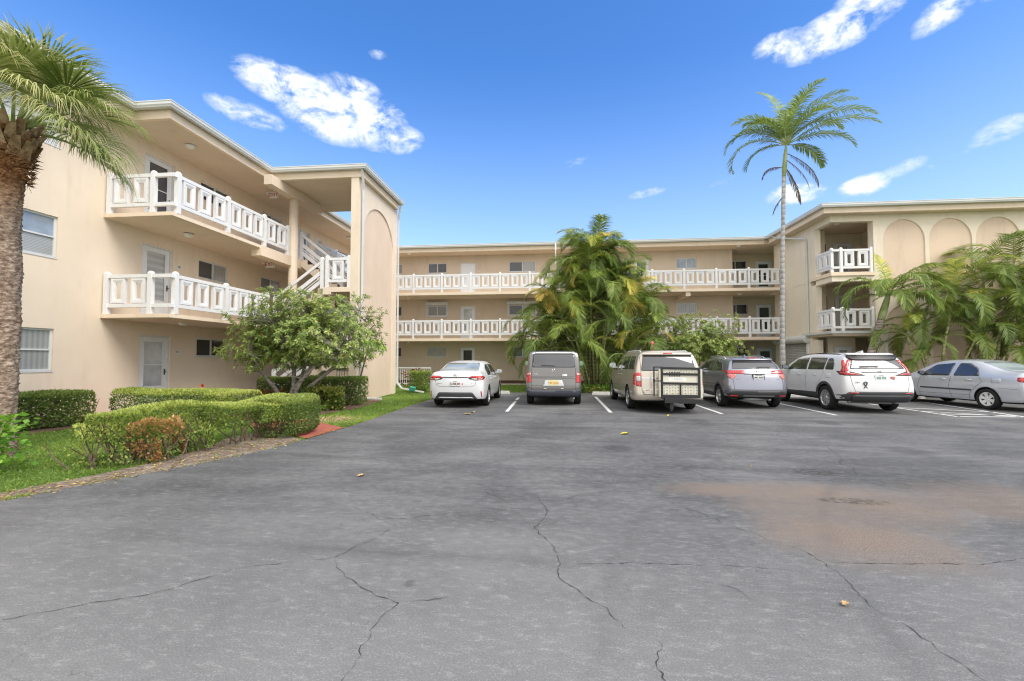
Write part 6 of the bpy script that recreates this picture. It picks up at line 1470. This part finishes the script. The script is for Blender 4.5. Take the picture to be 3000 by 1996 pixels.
# ------------------------------------------------ broadleaf trees with whorled leaves and red flowers
def whorl_tree(label, base, crown, rad, ncl, trunks, leafL=.115, name='flowering_tree', cat='tree', extra=(), nfl=60, seed=0., flat=-.25, gaps=.18, tlow=.14):
    bx, by = base; root = empty(name, (bx, by, 0), label, cat)
    C = np.array(crown); Rr = np.array(rad)
    u = rnd_dirs(ncl*3); rr = rng.random(ncl*3)**.42; p = u*rr[:, None]; p = p[p[:, 2] > flat]
    lum = lumpy(p*2.0, 1.6, seed); p = p*(1+.34*lum[:, None]); w = C+p*Rr
    w = w[lumpy(w, 1.9, seed+5) > -1+gaps*2][:ncl]
    if len(extra): w = np.r_[w, np.array(extra)]
    n = len(w); k = 13; out = unit((w-C)/Rr+np.array([0, 0, .55])+rng.normal(0, .25, (n, 3)))
    t1 = unit(np.cross(out, rnd_dirs(n))); t2 = np.cross(out, t1); L = Leaves()
    for j in range(k):
        a = 2*math.pi*j/k*2.4+rng.random(n)*.5; el_ = rng.uniform(-.15, .9, n)[:, None]
        ax = unit(t1*np.cos(a)[:, None]+t2*np.sin(a)[:, None]+out*el_); sd = unit(np.cross(ax, out)+rng.normal(0, .2, (n, 3)))
        b_ = w-out*(.10*j/k)[..., None] if False else w-out*(.10*j/k)
        v, f = blades(b_, ax, sd, leafL*rng.uniform(.75, 1.2, n), leafL*.36, .22)
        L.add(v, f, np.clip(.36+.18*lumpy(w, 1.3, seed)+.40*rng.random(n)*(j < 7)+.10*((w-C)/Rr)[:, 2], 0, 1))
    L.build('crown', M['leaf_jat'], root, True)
    if nfl:
        idx = rng.choice(n, nfl, replace=False); m = 7; L = Leaves(); bb = np.repeat(w[idx]+out[idx]*.05, m, 0); ax = unit(np.repeat(out[idx], m, 0)+rng.normal(0, .6, (nfl*m, 3)))
        v, f = blades(bb, ax, unit(np.cross(ax, rnd_dirs(nfl*m))), .035, .022); L.add(v, f, .5); L.build('flower', M['flower'], root, True)
    # wood: trunks fork towards grouped cluster points
    mb = MB(); nodes = []
    for tx, ty, tz, r0 in trunks:
        p0 = Vector((bx+rng.normal(0, .06), by+rng.normal(0, .06), -.05)); p3 = Vector((tx, ty, tz)); p1 = p0.lerp(p3, .35)+Vector((rng.normal(0, .08), rng.normal(0, .08), .1)); p2 = p0.lerp(p3, .7)+Vector((rng.normal(0, .1), rng.normal(0, .1), .05))
        mb.tube([p0, p1, p2, p3], [r0, r0*.8, r0*.62, r0*.45], 8); nodes += [(p2, r0*.5), (p3, r0*.4), (p2.lerp(p3, .5), r0*.45)]
    mb.build('trunk', M['bark_grey'], root, smooth=True)
    br = MB(); mids = []
    sel = w[rng.choice(n, min(n, 46), replace=False)]
    for s_ in sel:
        tgt = Vector(s_); q, r0 = min(nodes, key=lambda k_: (k_[0]-tgt).length); m1 = q.lerp(tgt, .45)+Vector((rng.normal(0, .08), rng.normal(0, .08), -.05)); br.tube([q, m1, tgt], [r0*.55, r0*.32, .007], 5, cap=False); mids += [(m1, .012), (q.lerp(tgt, .75), .01)]
    for s_ in w[::2]:
        tgt = Vector(s_); q, r0 = min(mids, key=lambda k_: (k_[0]-tgt).length_squared); br.tube([q, tgt], [.008, .004], 3, cap=False)
    br.build('branch', M['bark_grey'], root)
    return root
whorl_tree('spreading flowering tree with grey forked trunks and red blooms before the staircase', (-7.75, 12.6), (-7.45, 12.75, 2.25), (2.2, 1.5, 1.34), 2300,
           [(-8.9, 12.5, 1.55, .075), (-8.1, 12.9, 1.75, .085), (-7.1, 12.6, 1.55, .09), (-6.4, 12.9, 1.45, .075), (-7.6, 13.1, 1.8, .07), (-6.8, 12.2, 1.3, .06)],
           extra=[(-5.55+.1*k, 13.0, 2.62+.06*k) for k in range(-6, 6)]+[(-9.55-.08*k, 12.6, 2.55+.07*k) for k in range(6)], nfl=120, seed=2., gaps=.13, flat=-.72)
whorl_tree('leafy flowering bush behind the silver-blue crossover', (6.6, 21.9), (6.5, 21.9, 2.15), (2.25, 1.2, 1.35), 1150,
           [(5.6, 21.9, 1.3, .06), (6.6, 22.1, 1.5, .07), (7.6, 21.9, 1.3, .06)], leafL=.14, name='flowering_bush', cat='bush', extra=[(4.6-.12*k, 21.8, 1.1+.03*k) for k in range(5)]+[(8.2, 21.9, 3.0+.12*k) for k in range(6)]+[(5.9, 21.9, 3.1+.1*k) for k in range(5)], nfl=22, seed=8., flat=-.6)
# thin young tree with drooping pale leaves
r_ = empty('young_tree', (-7.0, 15.0, 0), 'thin leaning young tree with drooping lime-green leaves beside the stair tower', 'tree')
mb = MB(); mb.tube([(-6.85, 15.0, -.03), (-6.75, 15.0, .8), (-6.55, 15.0, 1.55), (-6.42, 15.0, 2.05)], [.03, .028, .024, .016], 7); mb.build('trunk', M['bark_brown'], r_, smooth=True)
m = 260; a = rng.uniform(0, 6.28, m); rr = rng.uniform(.05, .52, m); b_ = np.c_[-6.42+np.cos(a)*rr, 15+np.sin(a)*rr, 2.13-rr**2*1.0+rng.normal(0, .03, m)]; ax = unit(np.c_[np.cos(a), np.sin(a), -.5-rr]+rng.normal(0, .3, (m, 3)))
L = Leaves(); v, f = blades(b_, ax, unit(np.cross(ax, rnd_dirs(m))), .15, .05, .3); L.add(v, f, rng.uniform(.6, 1, m)); L.build('crown', M['leaf_bright'], r_, True)

# ------------------------------------------------ feather palms
def frond(L, O, az, el0, length, droop, nl=56, leafL=.45, leafW=.032, hang=.5, tint=.4, vee=.5, twist=0., tiptint=0., start=.14, stalk=None, yell=0.):
    """arching feather frond from O; returns rachis points"""
    n = 22; pts = []; el = el0; p = np.array(O, float); h = np.array([math.sin(az), math.cos(az), 0]); step = length/n
    for i in range(n+1):
        pts.append(p.copy()); d = h*math.cos(el)+np.array([0, 0, math.sin(el)]); p = p+d*step
        el -= droop/n*(0.35+1.5*i/n)
        h = h+np.array([-h[1], h[0], 0])*twist/n; h = h/np.linalg.norm(h)
    pts = np.array(pts); T = unit(np.gradient(pts, axis=0)); side = unit(np.cross(T, np.array([0, 0, 1.0])+1e-6)); up = np.cross(side, T)
    t = np.linspace(start, .995, nl); ii = np.clip((t*n).astype(int), 0, n-1); fr = (t*n-ii)[:, None]
    b_ = pts[ii]*(1-fr)+pts[ii+1]*fr; tt, ss, uu = T[ii], side[ii], up[ii]
    prof = np.sin(np.clip((t-start)/(1-start), 0, 1)*math.pi*.92+.22)**.6
    for sg in (-1, 1):
        ang = (.95-.55*t)[:, None]
        ax = unit(tt*(1-ang*.6)+ss*sg*ang+uu*vee*(.5+.3*rng.random((nl, 1)))+np.array([0, 0, -1])*.10+rng.normal(0, .07, (nl, 3)))
        ll = leafL*prof*rng.uniform(.85, 1.1, nl); sd = unit(np.cross(ax, uu*.8+tt*.2+rng.normal(0, .12, (nl, 3))))
        ddown = np.array([0, 0, -1.0]); m1 = b_+ax*ll[:, None]*.5+ddown*(ll*hang*.14)[:, None]; ax2 = unit(ax+ddown*hang*1.1); tip = m1+ax2*ll[:, None]*.5
        w = leafW*(.7+.4*prof)[:, None]/2
        v = np.stack([b_-sd*w*.6, b_+sd*w*.6, m1+sd*w, m1-sd*w, tip], 1); base = (np.arange(nl)*5)[:, None]
        q = np.concatenate([base+np.array([[0, 1, 2, 3]]), base+np.array([[3, 2, 4, 4]])], 0)
        L.v.append(v.reshape(-1, 3)); L.f.append(np.concatenate([base+np.array([[0, 1, 2]]), base+np.array([[0, 2, 3]]), base+np.array([[3, 2, 4]])], 0)+L.n); L.n += 5*nl
        tv = np.clip(tint+rng.normal(0, .05, nl)+yell*t+tiptint*(t > .8), 0, 1); L.t.append(np.repeat(tv, 5))
    return pts
def rachis(mb, pts, r0=.016, r1=.004, n=5): mb.tube([Vector(q) for q in pts[::2]], list(np.linspace(r0, r1, len(pts[::2]))), n, cap=False)
class PalmLeaves(Leaves):
    def build(s, name, mat, parent=None, world=False):
        me = np_mesh(name, np.concatenate(s.v), np.concatenate(s.f), mat, np.concatenate(s.t)); return link(name, me, parent, world)

# tall single palm
tp = empty('palm_tree', (10.3, 22.0, 0), 'very tall slender palm with a pale trunk rising above the roof', 'palm')
mb = MB(); mb.tube([(10.28, 22, -.05), (10.22, 22, .5), (10.25, 22, 3), (10.33, 22, 6), (10.42, 22, 8.6), (10.47, 22, 10.0)], [.17, .125, .10, .092, .085, .08], 16); mb.build('trunk', M['palm_grey'], tp, smooth=True)
mb = MB(); mb.tube([(10.47, 22, 9.95), (10.5, 22, 10.3), (10.56, 22, 11.0), (10.6, 22, 11.4)], [.085, .105, .08, .045], 12); mb.build('crownshaft', M['shaft'], tp, smooth=True)
L = PalmLeaves(); rc = MB(); O = (10.60, 22.0, 11.45)
for az_, el_, ln, dr, tn in [(-1.5, .72, 3.3, 2.2, .30), (-1.7, .25, 3.7, 2.0, .28), (-1.3, .95, 3.1, 2.2, .34), (-1.0, 1.22, 3.2, 1.7, .42), (-.3, 1.46, 4.2, .9, .5), (.9, 1.36, 4.5, 1.1, .45), (1.3, 1.05, 4.3, 1.3, .36), (1.55, .80, 4.3, 1.35, .30), (1.75, .55, 4.0, 1.3, .30), (1.95, .30, 3.0, 1.5, .28), (1.1, 1.38, 3.7, 1.0, .5), (2.6, .9, 2.8, 1.8, .34), (-2.6, .8, 2.8, 1.9, .32), (.3, 1.0, 3.0, 1.5, .3), (2.9, 1.25, 3.2, 1.5, .42), (-1.6, -.02, 2.6, 1.5, .30), (1.5, .05, 2.4, 1.4, .3), (.1, 1.3, 3.4, 1.4, .5), (1.8, 1.2, 3.6, 1.5, .4), (-1.2, 1.3, 2.8, 1.7, .46), (1.6, .95, 3.2, 1.9, .34), (-2.0, 1.0, 2.4, 1.8, .3)]:
    pts = frond(L, O, az_+rng.normal(0, .06), el_, ln*rng.uniform(.92, 1.05), dr, 60, .66, .040, .6, tn, .5, yell=.06, twist=rng.normal(0, .25)); rachis(rc, pts, .028, .006)
L.build('crown', M['leaf_palm'], tp, True); rc.build('frond_stem', M['shaft'], tp)
for az_, el_, ln, dr, z in [(1.5, -.4, 2.4, 1.1, 11.1), (-1.6, .25, 1.3, 1.9, 10.35), (1.2, -.9, 2.0, .5, 10.5), (2.2, -.8, 1.9, .6, 10.8), (-1.3, -.8, 1.0, .6, 9.1)]:
    L = PalmLeaves(); rc = MB(); pts = frond(L, (10.5, 22, z), az_, el_, ln, dr, 56, .30, .022, 1.6, .35, .0); rachis(rc, pts, .02, .005)
    o_ = L.build('dead_frond', M['leaf_dead'], tp, True); rc.build('dead_frond_stem', M['bark_brown'], o_)

# leaning palm in front of the corner balcony
mp_ = empty('palm_tree', (12.45, 19.9, 0), 'leaning palm with glossy drooping fronds in front of the corner balcony', 'palm')
mb = MB(); mb.tube([(12.2, 19.9, -.05), (12.45, 19.9, .9), (12.72, 19.9, 1.9), (12.98, 19.9, 2.75), (13.08, 19.9, 3.1)], [.16, .145, .135, .125, .12], 14); mb.build('trunk', M['palm_tan'], mp_, smooth=True)
mb = MB(); mb.tube([(13.07, 19.9, 3.05), (13.15, 19.9, 3.3), (13.32, 19.9, 3.85), (13.42, 19.9, 4.2)], [.12, .14, .11, .06], 12); mb.build('crownshaft', M['shaft'], mp_, smooth=True)
L = PalmLeaves(); rc = MB(); O = (13.40, 19.9, 4.1)
for az_, el_, ln, dr, tn in [(-1.5, .95, 2.0, 2.6, .38), (-1.75, .60, 2.1, 2.6, .34), (-1.2, .2, 1.7, 2.2, .36), (-2.4, .75, 1.9, 2.4, .38), (-.3, 1.45, 1.6, .6, .68), (.5, .9, 1.9, 2.2, .4), (1.45, .95, 2.3, 2.3, .36), (1.7, .62, 2.5, 2.2, .32), (1.5, .25, 2.3, 2.0, .34), (2.4, .6, 2.0, 2.2, .38), (3.0, .9, 1.9, 2.5, .40), (2.8, .3, 1.8, 2.1, .44), (2.0, 1.1, 2.1, 2.0, .42), (-2.9, .3, 1.7, 2.1, .42)]:
    pts = frond(L, O, az_+rng.normal(0, .06), el_, ln*1.22, dr*.95, 54, .60, .040, .95, tn, .45); rachis(rc, pts, .026, .006)
L.build('crown', M['leaf_palm'], mp_, True); rc.build('frond_stem', M['shaft'], mp_)

def clump(label, cx, cy, stems, leaf=.55, nl=66, nf=7, name='clumping_palm', hang=.55, tan=.12, droopf=1.0, ln=1.0):
    root = empty(name, (cx, cy, 0), label, 'palm'); L = PalmLeaves(); rc = MB(); tk = MB(); sh = MB()
    for (x, y, tx, ty, tz, sc) in stems:
        p0, p1 = Vector((x, y, -.03)), Vector((tx, ty, tz)); mid = p0.lerp(p1, .5)+Vector(((p0.x-p1.x)*.12, (p0.y-p1.y)*.12, 0)); q = p0.lerp(p1, .86)+Vector(((p1.x-p0.x)*.01, 0, 0))
        tk = MB(); tk.tube([p0, mid, q], [.05, .042, .036], 8); tk.build('trunk', M['palm_green'], root, smooth=True)
        sh = MB(); sh.tube([q, q.lerp(p1, .5), p1], [.045, .05, .03], 8); sh.build('crownshaft', M['shaft'], root, smooth=True)
        a0 = rng.uniform(0, 6.28); lean = math.atan2(tx-cx, ty-cy)
        for k in range(nf):
            az_ = a0+k*2.4+rng.normal(0, .2); el_ = [1.35, 1.15, .95, .75, .55, .35, .15, .0][k % 8]+rng.normal(0, .1)
            yl = .45 if rng.random() < tan else 0.
            pts = frond(L, (tx, ty, tz), az_, el_, (1.9+.35*rng.random())*sc*ln, (1.7+.9*rng.random())*droopf, nl, leaf*sc, .027, hang, .22+.24*rng.random()+(.22 if k < 2 else 0)+.12*(yl > 0), .35, twist=rng.normal(0, .5), yell=yl); rachis(rc, pts, .020*sc, .005, 4)
    L.build('crown', M['leaf_palm'], root, True); rc.build('frond_stem', M['shaft'], root); return root
st_ = []
for k in range(34):
    a = k*2.399; f_ = (k+.5)/34; r0 = .25+.55*f_; hgt = 6.6-5.0*f_**.85+rng.normal(0, .25); out = 2.35*math.sin(min(1, f_*1.25)*1.57)
    st_.append((1.75+math.cos(a)*r0, 21.9+math.sin(a)*r0*.55, 1.75+math.cos(a)*(r0*.3+out), 21.8+math.sin(a)*(r0*.3+out*.5), max(1.3, hgt), rng.uniform(1.0, 1.2)))
clump('huge clump of arching palms with yellow-tipped fronds between the grey wagon and the minivan', 1.75, 21.9, st_, nf=9, leaf=.60, droopf=1.05, hang=.5, tan=.10, ln=1.02)
st_ = [(14.6, 19.9, 14.0, 19.8, 2.4, .9), (14.9, 20.2, 14.9, 20.1, 3.0, .95), (15.0, 19.7, 15.6, 19.7, 3.9, 1.0), (15.3, 20.1, 16.0, 20.0, 4.3, 1.05), (15.1, 20.0, 14.6, 19.9, 1.5, .8), (15.6, 19.8, 16.5, 19.7, 2.6, .9)]
clump('palm clump with slim ringed canes behind the bonnet of the silver saloon', 15.1, 20.0, st_, nf=8, leaf=.52, hang=.35, tan=.12, ln=1.15)
st_ = [(16.7, 20.0, 17.9, 19.9, 3.6, 1.05), (16.9, 20.2, 17.2, 20.2, 4.7, 1.1), (17.1, 19.8, 18.7, 19.7, 4.2, 1.0), (17.3, 20.1, 18.2, 20.1, 5.1, 1.1), (17.0, 20.0, 16.7, 19.9, 3.0, .9), (17.4, 19.7, 17.9, 19.5, 1.9, .8), (17.2, 20.3, 18.8, 20.3, 3.0, 1.)]
clump('palm clump with leaning canes behind the roof of the silver saloon', 17.1, 20.0, st_, nf=9, leaf=.58, hang=.3, tan=.06, ln=1.2)
st_ = [(19.6, 19.7, 19.5, 19.6, 4.6, 1.1), (19.9, 19.9, 20.3, 19.9, 5.2, 1.1), (19.8, 19.5, 19.2, 19.4, 3.2, .95), (20.0, 19.8, 20.8, 19.7, 3.9, 1.), (19.5, 19.8, 18.8, 19.8, 2.2, .8)]
clump('tall dark palm clump against the last blind arch at the right edge', 19.8, 19.7, st_, nf=9, leaf=.60, hang=.3, tan=.04, ln=1.3)
for x, y, lb in ((.4, 20.95, 'low grassy plant at the left foot of the huge palm clump'), (1.2, 20.85, 'low grassy plant in the middle at the foot of the huge palm clump'), (2.1, 20.9, 'low grassy plant at the right foot of the huge palm clump'), (16.2, 19.4, 'low feathery plant between the two palm clumps at the right')):
    spray(lb, x, y, 300, .3, .45, .03, 'leaf_bright', .45, (.2, .7), 'grassy_plant', up=1.0)
for x, y, lb in ((.25, 20.75, 'patch of white-flecked leaves behind the grey wagon'), (1.6, 20.65, 'patch of white-flecked leaves left of the gold minivan')):
    spray(lb, x, y, 420, .35, .12, .06, 'leaf_varieg', .4, (.5, 1.), 'variegated_plant', up=.7)

# ------------------------------------------------ fan palm at the left edge
fp = empty('fan_palm', (-8.5, 6.25, 0), 'stout fan palm with a ringed grey trunk and shredded orange boots, at the left edge', 'palm')
def fan_trunk():
    prof = [(-.05, .25), (.4, .215), (1.1, .20), (1.6, .195), (2.1, .21), (2.5, .19), (2.9, .215), (3.4, .185), (3.9, .19), (4.4, .215), (4.75, .25), (5.0, .27)]
    n = 40; zz = np.linspace(-.05, 5.0, 260); r = .82*np.interp(zz, [p[0] for p in prof], [p[1] for p in prof]); th = np.linspace(0, 2*np.pi, n, endpoint=False)
    Z, Th = np.meshgrid(zz, th, indexing='ij'); ring = .010*np.abs(np.sin(Z*58+np.sin(Th*3)*1.2+2*np.sin(Th*7+Z*9)))+.012*np.sin(Th*11+Z*23)*np.sin(Z*31+Th*2)+.006*rng.normal(size=Z.shape)
    Rr = r[:, None]+ring; cx = -8.62+.03*np.sin(Z*1.1)+.004*Z; v = np.stack([cx+Rr*np.cos(Th), 6.25+Rr*np.sin(Th), Z], -1).reshape(-1, 3)
    i = np.arange(259)[:, None]*n; j = np.arange(n)[None]; a = i+j; b_ = i+(j+1) % n; f = np.stack([a, b_, b_+n, a+n], -1).reshape(-1, 4); return np_mesh('trunk', v, f, M['trunk_fan'], smooth=False)
M['trunk_fan'] = None
m, nt, b_ = newmat('fan_palm_trunk'); p_ = gpos(nt); s_ = N(nt, 'ShaderNodeSeparateXYZ'); nt.links.new(p_, s_.inputs[0])
mpn = N(nt, 'ShaderNodeMapping'); mpn.inputs['Scale'].default_value = (9, 9, 20); nt.links.new(p_, mpn.inputs[0]); nn_ = tnoise(nt, 1.3, 6, .75, mpn.outputs[0])
lo = ramp(nt, nn_, [(.36, (.11, .07, .045)), (.5, (.27, .19, .14)), (.64, (.54, .43, .34))]); hi = ramp(nt, nn_, [(.36, (.12, .045, .015)), (.52, (.32, .15, .06)), (.66, (.55, .34, .18))])
nt.links.new(mixc(nt, mmath(nt, 'MULTIPLY', mmath(nt, 'SUBTRACT', mmath(nt, 'ADD', s_.outputs['Z'], nn_), 4.2, True), 1.4, True), lo, hi), b_.inputs['Base Color']); b_.inputs['Roughness'].default_value = .95; bump(nt, b_, nn_, 1., .02)
M['trunk_fan'] = m
link('trunk', fan_trunk(), fp, True)
FX, FY = -8.60, 6.25
# shredded fibres round the skirt
n = 1500; a = rng.uniform(0, 6.28, n); z = rng.uniform(4.3, 5.15, n); rr = .21+.06*(z-4.3)/.85; bb = np.c_[FX+rr*np.cos(a), FY+rr*np.sin(a), z]; tang = np.c_[-np.sin(a), np.cos(a), np.zeros(n)]
ax = unit(np.c_[np.cos(a)*.45, np.sin(a)*.45, rng.normal(-.1, .6, n)]+tang*rng.normal(0, 1.1, (n, 1))); L = Leaves(); v, f = blades(bb, ax, unit(np.cross(ax, np.c_[np.cos(a), np.sin(a), np.zeros(n)])), rng.uniform(.06, .15, n), .02); L.add(v, f, .5); L.build('boot_fibre', M['fibre'], fp, True)
bt = MB()
for k in range(34):
    a = k*2.4; z = 4.72+.44*k/34; c_, s2 = math.cos(a), math.sin(a); r0 = .22; p0 = Vector((FX+r0*c_, FY+r0*s2, z-.10)); tip = Vector((FX+(r0+.13+.05*rng.random())*c_+rng.normal(0, .03), FY+(r0+.13)*s2+rng.normal(0, .03), z+.16+.05*rng.random())); t_ = Vector((-s2, c_, 0))
    bt.add([p0-t_*.085, p0+t_*.085, tip+t_*.045, tip-t_*.045, p0-t_*.08-Vector((c_, s2, 0))*.03, p0+t_*.08-Vector((c_, s2, 0))*.03, tip+t_*.04-Vector((c_, s2, 0))*.03, tip-t_*.04-Vector((c_, s2, 0))*.03], [(0,1,2,3),(4,7,6,5),(0,4,5,1),(1,5,6,2),(2,6,7,3),(3,7,4,0)])
bt.build('leaf_boot', M['boot'], fp)
L = PalmLeaves(); ps = MB()
def fan(az_, el_, pet, R_, tn, nseg=46, droop=.5):
    h = np.array([math.sin(az_), math.cos(az_), 0]); R_ = R_*.92; O = np.array([FX, FY, 5.12])+h*.10; pts = []; e = el_; p = O.copy()
    for i in range(9): pts.append(p.copy()); p = p+(h*math.cos(e)+np.array([0, 0, math.sin(e)]))*pet/8; e -= .085
    ps.tube([Vector(q) for q in pts], list(np.linspace(.030, .014, 9)), 6, cap=False)
    hub = pts[-1]; d = h*math.cos(e)+np.array([0, 0, math.sin(e)]); s = np.cross(d, [0, 0, 1.0]); s /= np.linalg.norm(s); u = np.cross(s, d)
    t = np.linspace(-2.35, 2.35, nseg); c = np.cos(t)[:, None]; sn = np.sin(t)[:, None]
    hb = hub+d*np.maximum(0, np.cos(t*.5))[:, None]*R_*.22   # costa: segments leave along the bent midrib
    a1 = unit(d*c+s*sn*1.0+u*(.40*np.abs(sn))-np.array([0, 0, 1])*.10+rng.normal(0, .04, (nseg, 3))); ll = (R_*(.80+.25*np.cos(t))*rng.uniform(.92, 1.06, nseg))[:, None]
    side = unit(np.cross(a1, u)+1e-6)
    m1 = hb+a1*ll*.48; a2 = unit(a1+np.array([0, 0, -1])*droop*.55); m2 = m1+a2*ll*.30; a3 = unit(a2+np.array([0, 0, -1])*droop*1.5+rng.normal(0, .10, (nseg, 3))); 
    w1 = .0135; ntip = 2
    v = np.stack([hb, m1-side*w1, m1+side*w1, m2-side*w1*.75, m2+side*w1*.75], 1).reshape(-1, 3); b0 = (np.arange(nseg)*5)[:, None]
    F_ = np.concatenate([b0+np.array([[0, 1, 2]]), b0+np.array([[1, 3, 4]]), b0+np.array([[1, 4, 2]])]); tv = np.clip(tn+rng.normal(0, .05, nseg), 0, 1)
    L.v.append(v); L.f.append(F_+L.n); L.n += len(v); L.t.append(np.repeat(tv, 5))
    for q in (-1, 1):
        b2 = m2+side*q*w1*.35; a4 = unit(a3+side*q*.12+rng.normal(0, .10, (nseg, 3))); m3 = b2+a4*ll*.16; tp_ = m3+unit(a4+np.array([0, 0, -1])*droop*1.6)*ll*.30
        v = np.stack([b2-side*.007, b2+side*.007, m3-side*.005, m3+side*.005, tp_], 1).reshape(-1, 3)
        F_ = np.concatenate([b0+np.array([[0, 1, 3]]), b0+np.array([[0, 3, 2]]), b0+np.array([[2, 3, 4]])]); L.v.append(v); L.f.append(F_+L.n); L.n += len(v); L.t.append(np.repeat(np.clip(tv+.22, 0, 1), 5))
for az_, el_, pet, R_, tn, dr in [(1.60, .30, .92, 1.05, .50, .7), (1.7, .55, .6, .95, .62, .9), (1.3, .75, .85, .92, .55, .6), (1.9, .75, .70, .90, .70, .8), (1.45, 1.12, .85, .82, .45, .35), (.6, 1.2, .85, .85, .5, .4), (2.6, 1.05, .75, .85, .78, .7), (3.1, .9, .6, .9, .8, .8), (-2.7, 1.0, .8, .9, .75, .7), (0.0, .8, .8, .9, .4, .6), (-1.0, 1.0, .8, .9, .5, .6), (-1.7, .5, .8, .9, .55, .7), (-2.2, .7, .8, .9, .68, .8), (.9, .2, .7, .85, .36, .8), (.3, 1.5, .7, .8, .58, .3), (2.2, 1.30, .75, .82, .66, .4), (1.75, 1.35, .9, .8, .5, .3)]:
    fan(az_, el_, pet, R_, tn, nseg=88, droop=dr*.55)
L.build('crown', M['leaf_fan'], fp, True); ps.build('leaf_stalk', M['shaft'], fp)

# ------------------------------------------------ small things
def rail_fence(label, x0, x1, y, z1):
    r = empty('picket_rail', ((x0+x1)/2, y, 0), label, 'railing'); mb = MB(); mb.box(x0, x1, y-.03, y+.03, z1-.06, z1); mb.box(x0, x1, y-.02, y+.02, .10, .14); mb.build('rail', M['white'], r)
    mb = MB(); n = int((x1-x0)/.12)
    for k in range(n+1): x = x0+(x1-x0)*k/n; mb.box(x-.012, x+.012, y-.012, y+.012, .0, z1-.06)
    o = mb.build('picket', M['white'], r); o['kind'] = 'stuff' if n > 100 else 'part'
    if n <= 100: del o['kind']
rail_fence('low white picket rail behind the boxy bush by the far wing', -9.6, -7.0, 24.6, 1.02)
rail_fence('white picket rail under the staircase', -9.9, -7.35, 19.6, 1.0)
gb = MB(); gb.prism([(-.12, -.08), (.12, -.08), (.14, .08), (-.10, .08)], 0, .16); o = gb.build('utility_box', plain('green_plastic', (.04, .28, .20), .5)); o.location = (-6.15, 18.75, .16); o.rotation_euler = (.3, .2, .3); tag(o, 'small green plastic box lying on the downpipe end by the stair tower', 'box')
# narrow shoots at the tall palm's foot
spray('small yellow-green shoot beside the trunk of the tall palm', 10.05, 21.9, 60, 1.6, .25, .03, 'leaf_bright', .12, (.6, 1.), 'young_shoot', up=1.)
